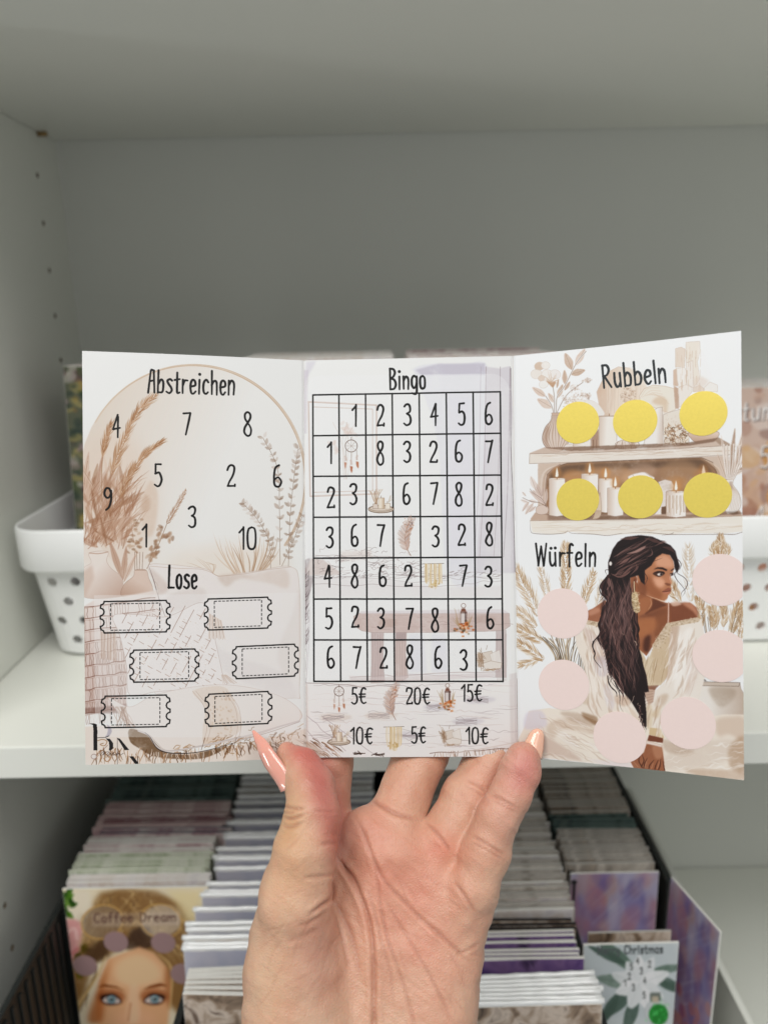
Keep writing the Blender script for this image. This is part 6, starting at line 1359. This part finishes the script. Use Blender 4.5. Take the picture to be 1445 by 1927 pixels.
for py, t in ((1850, .03), (1859, .02), (1869, .0), (1880, -.01), (1893, -.03), (1906, -.05)):
    p = on_z(400, py, -0.3455)
    o = put_card('brown_card', PKB[0], XB+.002, p[1], zc, -.05, t); tag(o, 'brown printed card at the front of the packet row, beside the wrist', 'card', 'brown cards in front of the packets')
# ---- thin cards behind the little finger
XC = 0.0575
filed('sand edged cards', 'sand coloured card in the row behind the little finger', 'sand_card', card_mesh(CW, CH, 0.0013, P_SAND, E_GREY), steps(.372, .525, .0024), XC, .0018, .0012, .008)
filed('cream edged cards', 'cream edged thicker card standing between the sand coloured cards', 'cream_card', card_mesh(CW, CH, 0.0018, P_CREAM, E_WHITE), steps(.375, .52, .011), XC+.001, .0018, .0012, .008)
filed('black edged cards', 'black edged card in front of the sand coloured cards', 'black_card', card_mesh(CW-.004, CH, 0.0022, P_BROWN, E_BLACK), (.3585, .363, .3655), XC-.001, .001, .0005)
filed('violet print cards', 'white edged card with violet print, in front of the black edged cards', 'violet_card', card_mesh(CW, CH, 0.0019, P_VIOLET, E_WHITE), (.3555, .3535, .3510, .3490, .3430, .3410, .3385, .3368), XC-.0045, .001, .0004, .01)
PKD = packet_meshes(P_BROWN)
for py, t in ((1872, .03), (1882, .015), (1890, .03), (1898, .0), (1907, .02), (1915, -.01), (1924, .01)):
    p = on_z(1000, py, -0.3455)
    packet('film_packet', PKD, XC-.002+rs.uniform(-.001, .002), p[1], zc, -0.05, t, 'film packet with rolled seam at the front of the row right of the wrist', 'film packets right of the wrist')
# ---- small cards on the right
DW = 0.0555; XD = 0.1410
filed('small grey cards', 'small grey card at the back of the right row', 'small_card', card_mesh(DW, CH, 0.0014, P_SAND, E_GREY), steps(.412, .445, .0022), XD-.002, .0006, .0006)
filed('small teal cards', 'small teal grey card behind the grey small cards', 'small_card', card_mesh(DW, CH, 0.0014, P_TEAL, E_TEAL), steps(.447, .462, .0022), XD-.002, .0006, .0006)
filed('small brown cards', 'small brown grey card farthest back in the right row', 'small_card', card_mesh(DW, CH, 0.0014, P_BROWN, E_GREY), steps(.465, .52, .0022), XD-.001, .0006, .0006)
o = put_card('crystal_card', card_mesh(DW, CH, 0.0014, P_PURPLE, E_WHITE), .1388, .4035, zc, -.03, 0); tag(o, 'small card with a violet crystal print in front of the grey cards', 'card')
filed('small nut cards', 'small card with brown nut print peeping over the poinsettia card', 'nut_card', card_mesh(DW-.008, CH, 0.0014, P_BROWN, E_GREY), (.3555,), .1335, 0, 0)
o = put_card('poinsettia_card', card_mesh(.0535, CH, 0.0014, P_XMAS, E_WHITE), .1318, .3478, zc, -.03, .01); tag(o, 'small grey card with white poinsettia, green bauble and Merry Christmas lettering', 'card')
e1, e2 = on_z(1262, 1650, -0.345), on_z(1355, 1755, -0.345)
d = e2-e1; ang = math.atan2(d[1], d[0])
L = float(np.hypot(d[0], d[1]))
o = put_card('leaning_card', card_mesh(L, CH, 0.0014, P_PURPLE, E_WHITE), (e1[0]+e2[0])/2, (e1[1]+e2[1])/2, zc, 0.0, ang); tag(o, 'violet crystal print card turned sideways in the white bin', 'card')
# ================================================================ hand
def C3(px, py, d): return np.array([(px-CX)/F*d, (CY-py)/F*d, -d])
def chain(*pts):   # (px, py, depth, radius px)
    return [(C3(p[0], p[1], p[2]), p[3]/F*p[2]) for p in pts]
THUMB = chain((550, 1800, .2560, 78), (556, 1690, .2520, 67), (574, 1600, .2530, 57.5), (588.5, 1535, .2575, 50), (585, 1482, .2640, 44.5), (566, 1443, .2685, 35), (541, 1417, .2715, 21))
INDEX = chain((615, 1625, .281, 54), (612, 1530, .287, 47), (617, 1440, .2925, 44.5), (632, 1340, .295, 40), (650, 1260, .2925, 33))
MIDDLE = chain((725, 1610, .275, 58), (741, 1548, .281, 51), (788, 1432, .2915, 48.5), (822, 1360, .2935, 46), (852, 1270, .294, 40), (868, 1215, .291, 33))
RING = chain((810, 1660, .273, 56), (838, 1590, .2755, 51), (880, 1505, .2815, 48), (912, 1452, .2865, 45), (950, 1380, .2905, 42), (978, 1310, .2885, 33))
PINKY = chain((868, 1735, .2675, 54), (888, 1668, .266, 48.5), (908, 1612, .2665, 45.5), (938, 1538, .268, 40), (963, 1492, .2695, 37.5), (978, 1452, .2712, 35.5), (984, 1428, .2722, 30))
PALM = [
 chain((550, 1760, .2590, 74), (552, 1830, .2555, 86), (558, 1900, .2535, 93), (572, 1970, .2520, 106), (610, 2080, .250, 112)),            # thenar
 chain((618, 1640, .2815, 58), (645, 1780, .2765, 78), (655, 1940, .264, 80)),
 chain((722, 1612, .275, 66), (705, 1770, .271, 84), (690, 1960, .262, 90), (670, 2120, .250, 100), (655, 2420, .228, 120)),
 chain((800, 1665, .274, 64), (770, 1790, .270, 84), (730, 1960, .262, 90), (700, 2120, .250, 100), (690, 2420, .228, 120)),
 chain((846, 1712, .270, 58), (838, 1790, .2675, 70), (812, 1900, .262, 80), (785, 1990, .257, 88), (755, 2110, .250, 90)),      # hypothenar
 chain((690, 1560, .277, 36), (790, 1600, .276, 38), (850, 1680, .272, 40)),
]
def sd_chain(P, ch):
    best = None
    for (a, ra), (b, rb) in zip(ch[:-1], ch[1:]):
        ab = b-a; t = np.clip(((P-a) @ ab)/(ab @ ab), 0, 1)
        d = np.sqrt(((P-a-t[:, None]*ab)**2).sum(1))-(ra+(rb-ra)*t)
        best = d if best is None else smin(best, d, 0.0022)
    return best
def smin(a, b, k):
    h = np.clip(0.5+0.5*(b-a)/k, 0, 1)
    return b+(a-b)*h-k*h*(1-h)
# creases as photo pixels: points, depth of the groove mm, half width px
CREASE = [
 ([(632, 1606), (646, 1630), (668, 1662), (688, 1712), (699, 1765), (703, 1830), (704, 1930), (704, 2000)], 1.5, 5.0),
 ([(640, 1622), (655, 1650), (676, 1690), (690, 1722)], .7, 3.5),
 ([(668, 1534), (684, 1568), (703, 1618), (722, 1656), (757, 1694), (792, 1730), (830, 1762), (868, 1796), (888, 1814)], .75, 4.0),
 ([(704, 1622), (712, 1668), (718, 1714), (730, 1768), (750, 1826), (772, 1898), (786, 1960)], .6, 3.6),
 ([(722, 1690), (755, 1745), (792, 1806), (822, 1862), (850, 1920)], .5, 3.6),
 ([(684, 1660), (700, 1700), (716, 1760), (736, 1840), (742, 1900)], .32, 3.2),
 ([(626, 1692), (650, 1735), (668, 1790), (678, 1850)], .75, 6.0),
 ([(627, 1660), (624, 1690), (604, 1706), (578, 1724)], 1.0, 4.5),
 ([(628, 1645), (600, 1650), (570, 1652)], .5, 4.0),
 ([(618, 1700), (640, 1752), (652, 1800), (660, 1830)], .45, 4.0),
 ([(694, 1503), (716, 1516), (748, 1534), (786, 1545)], .8, 4.5),
 ([(800, 1548), (818, 1566), (836, 1586), (848, 1608)], .6, 4.0),
 ([(880, 1468), (898, 1478), (916, 1490)], .5, 3.5), ([(872, 1478), (892, 1488), (912, 1500)], .35, 3.0),
 ([(924, 1498), (948, 1508), (976, 1522)], .55, 3.2), ([(928, 1508), (950, 1518), (972, 1530)], .35, 3.0),
 ([(888, 1574), (916, 1590), (952, 1612)], .55, 3.2), ([(892, 1588), (916, 1600), (948, 1620)], .4, 3.0),
 ([(853, 1660), (868, 1678), (884, 1700), (896, 1722)], .5, 4.0),
 ([(536, 1519), (552, 1522), (574, 1522)], .8, 3.2), ([(534, 1540), (552, 1541), (572, 1534)], .9, 3.2), ([(531, 1556), (548, 1556), (570, 1548)], .8, 3.2), ([(534, 1530), (556, 1531)], .5, 2.6),
 ([(604, 1590), (622, 1588), (634, 1590)], .35, 3.5), ([(590, 1526), (612, 1528), (634, 1528)], .2, 3.0),
 ([(905, 1775), (880, 1790), (858, 1800)], .3, 3.0), ([(735, 1640), (752, 1660), (772, 1712)], .2, 3.0),
 ([(560, 1745), (585, 1735), (612, 1716)], .35, 5.0), ([(540, 1775), (572, 1762), (600, 1745)], .25, 5.0),
]
_r = random.Random(4)
for _ in range(46):           # fine short lines: thenar, palm and finger joints
    zx, zy, an, L = _r.choice(((500, 1790, 40, 70), (530, 1720, 35, 60), (500, 1860, 45, 80), (600, 1800, 60, 60), (745, 1680, 62, 60), (790, 1760, 50, 60), (720, 1820, 68, 70), (830, 1850, 50, 60), (840, 1700, 40, 40)))
    x, y = zx+_r.gauss(0, 34), zy+_r.gauss(0, 44); a = math.radians(an+_r.gauss(0, 14)); L *= _r.uniform(.5, 1.2)
    sg = -1 if zx < 610 else 1
    CREASE.append(([(x, y), (x+L*.5*math.cos(a)+_r.gauss(0, 3), y+sg*L*.5*math.sin(a)), (x+L*math.cos(a), y+sg*L*math.sin(a))], _r.uniform(.05, .12), _r.uniform(2.0, 2.8)))
def poly_dist(px, py, pts):
    best = np.full(px.shape, 1e9)
    n = len(pts)
    # smooth the polyline (Catmull-Rom)
    P = np.array(pts, float)
    Q = np.vstack([2*P[0]-P[1], P, 2*P[-1]-P[-2]])
    out = []
    for i in range(1, n):
        for t in np.linspace(0, 1, 6, endpoint=False):
            p0, p1, p2, p3 = Q[i-1], Q[i], Q[i+1], Q[i+2]
            out.append(.5*((2*p1)+(-p0+p2)*t+(2*p0-5*p1+4*p2-p3)*t*t+(-p0+3*p1-3*p2+p3)*t**3))
    out.append(P[-1]); P = np.array(out)
    L = len(P)-1; tt = np.zeros(px.shape)
    for i in range(L):
        a = P[i]; ab = P[i+1]-a
        t = np.clip(((px-a[0])*ab[0]+(py-a[1])*ab[1])/(ab @ ab+1e-9), 0, 1)
        d = np.hypot(px-a[0]-t*ab[0], py-a[1]-t*ab[1])
        m = d < best; best = np.where(m, d, best); tt = np.where(m, (i+t)/L, tt)
    return best, tt
def hand_sdf(P):
    palm = None
    for i, ch in enumerate(PALM):
        e = sd_chain(P, ch); palm = e if palm is None else smin(palm, e, 0.006 if i == 1 else 0.009)
    d = None
    for ch, k in ((PINKY, .0045), (RING, .0042), (MIDDLE, .0042), (INDEX, .0055), (THUMB, .0060)):
        e = smin(palm, sd_chain(P, ch), k)
        d = e if d is None else smin(d, e, 0.0009)
    return d
def surface_nets(lo, hi, h):
    n = [int(math.ceil((hi[i]-lo[i])/h))+1 for i in range(3)]
    ax = [lo[i]+h*np.arange(n[i]) for i in range(3)]
    # coarse pass finds where the surface can be
    G = np.full(n, 1.0, np.float32)
    B = 12
    for i in range(0, n[0], B):
        for j in range(0, n[1], B):
            for k in range(0, n[2], B):
                xs, ys, zs = ax[0][i:i+B], ax[1][j:j+B], ax[2][k:k+B]
                c = np.array([[xs.mean(), ys.mean(), zs.mean()]])
                r = h*B*0.95+0.004
                dc = hand_sdf(c)[0]
                if abs(dc) > r: G[i:i+B, j:j+B, k:k+B] = dc; continue
                X, Y, Z = np.meshgrid(xs, ys, zs, indexing='ij')
                G[i:i+B, j:j+B, k:k+B] = hand_sdf(np.c_[X.ravel(), Y.ravel(), Z.ravel()]).reshape(X.shape)
    ins = G < 0
    c = [(a, b, d) for a in (0, 1) for b in (0, 1) for d in (0, 1)]
    sl = lambda A, o: A[o[0]:A.shape[0]-1+o[0], o[1]:A.shape[1]-1+o[1], o[2]:A.shape[2]-1+o[2]]
    cnt = sum(sl(ins, o).astype(np.int8) for o in c)
    act = (cnt > 0) & (cnt < 8)
    I = np.argwhere(act)
    acc = np.zeros((len(I), 3)); num = np.zeros(len(I))
    for a in c:
        for axis in range(3):
            if a[axis] == 0:
                b = list(a); b[axis] = 1
                ga = G[I[:, 0]+a[0], I[:, 1]+a[1], I[:, 2]+a[2]]; gb = G[I[:, 0]+b[0], I[:, 1]+b[1], I[:, 2]+b[2]]
                m = (ga < 0) != (gb < 0)
                t = np.where(m, ga/(ga-gb+1e-20), 0)
                p = np.tile(np.array(a, float), (len(I), 1)); p[:, axis] = t
                acc[m] += p[m]; num[m] += 1
    V = np.array(lo)+h*(I+acc/num[:, None])
    vid = np.full(act.shape, -1, np.int32); vid[act] = np.arange(len(I))
    Fs = []
    for axis in range(3):
        o = [0, 0, 0]; o[axis] = 1
        A = ins[tuple(slice(1, n[i]-1) if i != axis else slice(0, n[i]-1) for i in range(3))]
        Bq = ins[tuple(slice(1, n[i]-1) if i != axis else slice(1, n[i]) for i in range(3))]
        E = np.argwhere(A != Bq); s = A[tuple(E.T)]
        base = E.copy()
        for i in range(3):
            if i != axis: base[:, i] += 1
        u, w = [(1, 2), (2, 0), (0, 1)][axis]
        def cell(du, dw):
            q = base.copy(); q[:, u] -= du; q[:, w] -= dw; return vid[q[:, 0], q[:, 1], q[:, 2]]
        q = np.c_[cell(1, 1), cell(0, 1), cell(0, 0), cell(1, 0)]
        q[~s] = q[~s][:, ::-1]
        Fs.append(q)
    return V, np.vstack(Fs)
def grad(P, e=0.0004):
    g = np.stack([hand_sdf(P+np.eye(3)[i]*e)-hand_sdf(P-np.eye(3)[i]*e) for i in range(3)], 1)
    return g/(np.linalg.norm(g, axis=1, keepdims=True)+1e-12)
def vnoise(P, sc, seed):
    q = P*sc+seed; i = np.floor(q).astype(np.int64); f = q-i; f = f*f*(3-2*f)
    r = 0
    for a in (0, 1):
        for b in (0, 1):
            for c in (0, 1):
                hsh = ((i[:, 0]+a)*73856093 ^ (i[:, 1]+b)*19349663 ^ (i[:, 2]+c)*83492791) & 0xffff
                hsh = (hsh*40503+12345) & 0xffff
                w = (f[:, 0] if a else 1-f[:, 0])*(f[:, 1] if b else 1-f[:, 1])*(f[:, 2] if c else 1-f[:, 2])
                r = r+w*hsh/65535.0
    return r
HAND_H = 0.00055
lo = C3(400, 1300, .25); lo = np.array([-.068, -.275, -.312]); hi = np.array([.066, -.045, -.200])
HV, HF = surface_nets(lo, hi, HAND_H)
N_ = grad(HV)
ppx = CX+F*HV[:, 0]/-HV[:, 2]; ppy = CY-F*HV[:, 1]/-HV[:, 2]
front = np.clip(N_[:, 2]*3+0.6, 0, 1)
disp = np.zeros(len(HV)); groove = np.zeros(len(HV))
for pts, dep, wd in CREASE:
    P = np.array(pts); m = (ppx > P[:, 0].min()-30) & (ppx < P[:, 0].max()+30) & (ppy > P[:, 1].min()-30) & (ppy < P[:, 1].max()+30)
    d, t = poly_dist(ppx[m], ppy[m], pts)
    d = d+2.2*(vnoise(np.c_[ppx[m]/26, ppy[m]/26, ppx[m]*0], 1.0, 2.2)-.5); wd = wd*0.82
    dep = dep*(0.55+0.9*vnoise(np.c_[ppx[m]/34, ppy[m]/34, ppx[m]*0], 1.0, 8.2))
    fade = np.clip(np.minimum(t, 1-t)*5+0.15, 0, 1)
    g = np.exp(-(d/wd)**2)*fade*front[m]
    disp[m] -= dep*0.001*g*0.68
    disp[m] += dep*0.001*0.30*np.exp(-((d-2.6*wd)/(1.5*wd))**2)*fade*front[m]
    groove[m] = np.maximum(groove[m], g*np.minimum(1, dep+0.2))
disp += (vnoise(HV, 110, 3.1)-.5)*0.0011+(vnoise(HV, 260, 9.7)-.5)*0.0005
# fine skin lines: short stretched noise across the thenar and the palm
a_ = math.radians(38); lx = ppx*math.cos(a_)+ppy*math.sin(a_); ly = -ppx*math.sin(a_)+ppy*math.cos(a_)
fine = vnoise(np.c_[lx/46, ly/7.0, HV[:, 2]*0], 1.0, 5.5)-.5
disp += fine*0.00030*front
HV2 = HV+N_*disp[:, None]
# colour: measured zones of the skin
col = np.tile(np.array([214, 168, 142.]), (len(HV), 1))
def zone(cx, cy, rx, ry, c, w, ang=0):
    a = math.radians(ang); dx, dy = ppx-cx, ppy-cy
    u = (dx*math.cos(a)+dy*math.sin(a))/rx; v = (-dx*math.sin(a)+dy*math.cos(a))/ry
    k = (w*np.exp(-(u*u+v*v)))[:, None]
    col[:] = col*(1-k)+np.array(c)*k
zone(760, 1660, 120, 110, (220, 146, 124), .75)
zone(700, 1560, 60, 60, (214, 140, 120), .5)
zone(835, 1600, 36, 28, (222, 132, 108), .55)
zone(800, 1780, 90, 90, (222, 156, 134), .6)
zone(605, 1480, 34, 80, (186, 98, 90), .9, -12)
zone(575, 1420, 45, 26, (196, 102, 92), .75, 30)
zone(630, 1560, 22, 70, (186, 104, 92), .7)
zone(540, 1560, 38, 80, (204, 164, 122), .8)
zone(530, 1660, 60, 70, (216, 166, 130), .6)
zone(495, 1850, 60, 160, (216, 176, 144), .75)
zone(600, 1800, 50, 90, (216, 158, 140), .5)
zone(985, 1450, 40, 55, (204, 126, 118), .85, 20)
zone(950, 1540, 40, 60, (214, 158, 140), .6)
zone(905, 1630, 40, 60, (220, 168, 144), .5)
zone(790, 1450, 60, 60, (212, 152, 128), .6)
zone(900, 1480, 40, 60, (214, 150, 128), .6)
zone(640, 1450, 26, 60, (196, 138, 118), .6)
zone(830, 1900, 80, 90, (224, 168, 144), .5)
blot = (vnoise(HV, 140, 1.3)-.5)*16+(vnoise(HV, 420, 7.3)-.5)*9
col += np.c_[blot*.4, blot*.95, blot*.9]
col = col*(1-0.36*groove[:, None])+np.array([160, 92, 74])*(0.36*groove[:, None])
col = np.clip(col*np.array([.955, .965, .965]), 0, 255)
me = np_mesh('person', EYE+HV2 @ ROT.T, HF)
ca = me.color_attributes.new('skin', 'FLOAT_COLOR', 'POINT')
ca.data.foreach_set('color', np.c_[lin(col/255.0), np.ones(len(col))].astype(np.float32).ravel())
def skin_mat():
    m = bpy.data.materials.new('skin'); m.use_nodes = True
    nt = m.node_tree; b = nt.nodes['Principled BSDF']
    at = nt.nodes.new('ShaderNodeAttribute'); at.attribute_name = 'skin'
    nt.links.new(at.outputs['Color'], b.inputs['Base Color'])
    b.inputs['Roughness'].default_value = 0.41; b.inputs['Specular IOR Level'].default_value = 0.42
    b.inputs['Subsurface Weight'].default_value = 0.35
    b.inputs['Subsurface Radius'].default_value = (1.0, 0.36, 0.2); b.inputs['Subsurface Scale'].default_value = 0.0022
    tc = nt.nodes.new('ShaderNodeTexCoord')
    v = nt.nodes.new('ShaderNodeTexVoronoi'); v.inputs['Scale'].default_value = 1150; v.feature = 'DISTANCE_TO_EDGE'
    n = nt.nodes.new('ShaderNodeTexNoise'); n.inputs['Scale'].default_value = 700; n.inputs['Detail'].default_value = 5
    nt.links.new(tc.outputs['Object'], v.inputs['Vector']); nt.links.new(tc.outputs['Object'], n.inputs['Vector'])
    ad = nt.nodes.new('ShaderNodeMath'); ad.operation = 'ADD'
    nt.links.new(v.outputs['Distance'], ad.inputs[0]); nt.links.new(n.outputs['Fac'], ad.inputs[1])
    bp = nt.nodes.new('ShaderNodeBump'); bp.inputs['Strength'].default_value = 0.5; bp.inputs['Distance'].default_value = 0.00045
    nt.links.new(ad.outputs[0], bp.inputs['Height']); nt.links.new(bp.outputs[0], b.inputs['Normal'])
    return m
hand = link('person', me, skin_mat())
tag(hand, 'bare left hand with long peach nails holding the unfolded card from below', 'person')
# nails
def nail(name, left, right, dl, dr, bulge, colr, flip=False, thick=0.0005, rough=0.12):
    """loft between two pixel outlines given from root to tip, with their depths"""
    n, s = 22, 12
    def samp(P, D):
        P = np.array(P, float); t = np.r_[0, np.cumsum(np.hypot(*np.diff(P, axis=0).T))]; t /= t[-1]
        q = np.linspace(0, 1, n)
        return [C3(np.interp(a, t, P[:, 0]), np.interp(a, t, P[:, 1]), np.interp(a, np.linspace(0, 1, len(D)), D)) for a in q]
    L, Rr = samp(left, dl), samp(right, dr)
    V = []
    for i in range(n):
        ax = L[min(i+1, n-1)]-L[max(i-1, 0)]+Rr[min(i+1, n-1)]-Rr[max(i-1, 0)]
        nn = np.cross(Rr[i]-L[i], ax); nn /= np.linalg.norm(nn)+1e-12
        if flip: nn = -nn
        wd = np.linalg.norm(Rr[i]-L[i])
        for j in range(s):
            t = j/(s-1)
            V.append(L[i]*(1-t)+Rr[i]*t+nn*bulge*wd*4*t*(1-t))
    V = np.array(V)
    Fq = np.array([(i*s+j, i*s+j+1, (i+1)*s+j+1, (i+1)*s+j) for i in range(n-1) for j in range(s-1)])
    me = np_mesh('fingernail', EYE+V @ ROT.T, Fq)
    o = link('fingernail', me, colr, hand)
    md = o.modifiers.new('thickness', 'SOLIDIFY'); md.thickness = thick; md.offset = 0
    return o
def nail_mat(name, c0, c1):
    m = mat(name, c0, 0.14, 0.55, var=0.03, vscale=200, coat=0.6)
    m.node_tree.nodes['Principled BSDF'].inputs['Subsurface Weight'].default_value = 0.2
    m.node_tree.nodes['Principled BSDF'].inputs['Subsurface Scale'].default_value = 0.001
    return m
M_NAIL = nail_mat('peach nail polish', S(222, 158, 142), None)
o = nail('fingernail', [(541, 1487), (531, 1477), (517, 1460), (502, 1441), (492, 1418.5), (481.5, 1393.6), (475.5, 1376)],
     [(543.5, 1486), (546.5, 1470), (542, 1452), (531, 1434), (519, 1418), (500, 1392), (478, 1374.5)],
     (.2680, .2705, .2732, .2745), (.2605, .2635, .2672, .2738), 0.30, M_NAIL)
o['label'] = 'long pointed glossy peach nail of the thumb'
M_NAIL2 = nail_mat('nail underside', S(226, 178, 154), None)
o = nail('fingernail', [(979, 1412), (986, 1399), (991.4, 1390), (997, 1380), (1003, 1374.5), (1009, 1372.5)],
     [(1019, 1430), (1021.7, 1410), (1023, 1393), (1022.6, 1382.4), (1019, 1376), (1012, 1372.2)],
     (.2725, .2742, .2752, .2755), (.2725, .2735, .2744, .2755), 0.22, M_NAIL2)
o['label'] = 'underside of the long nail on the little finger'
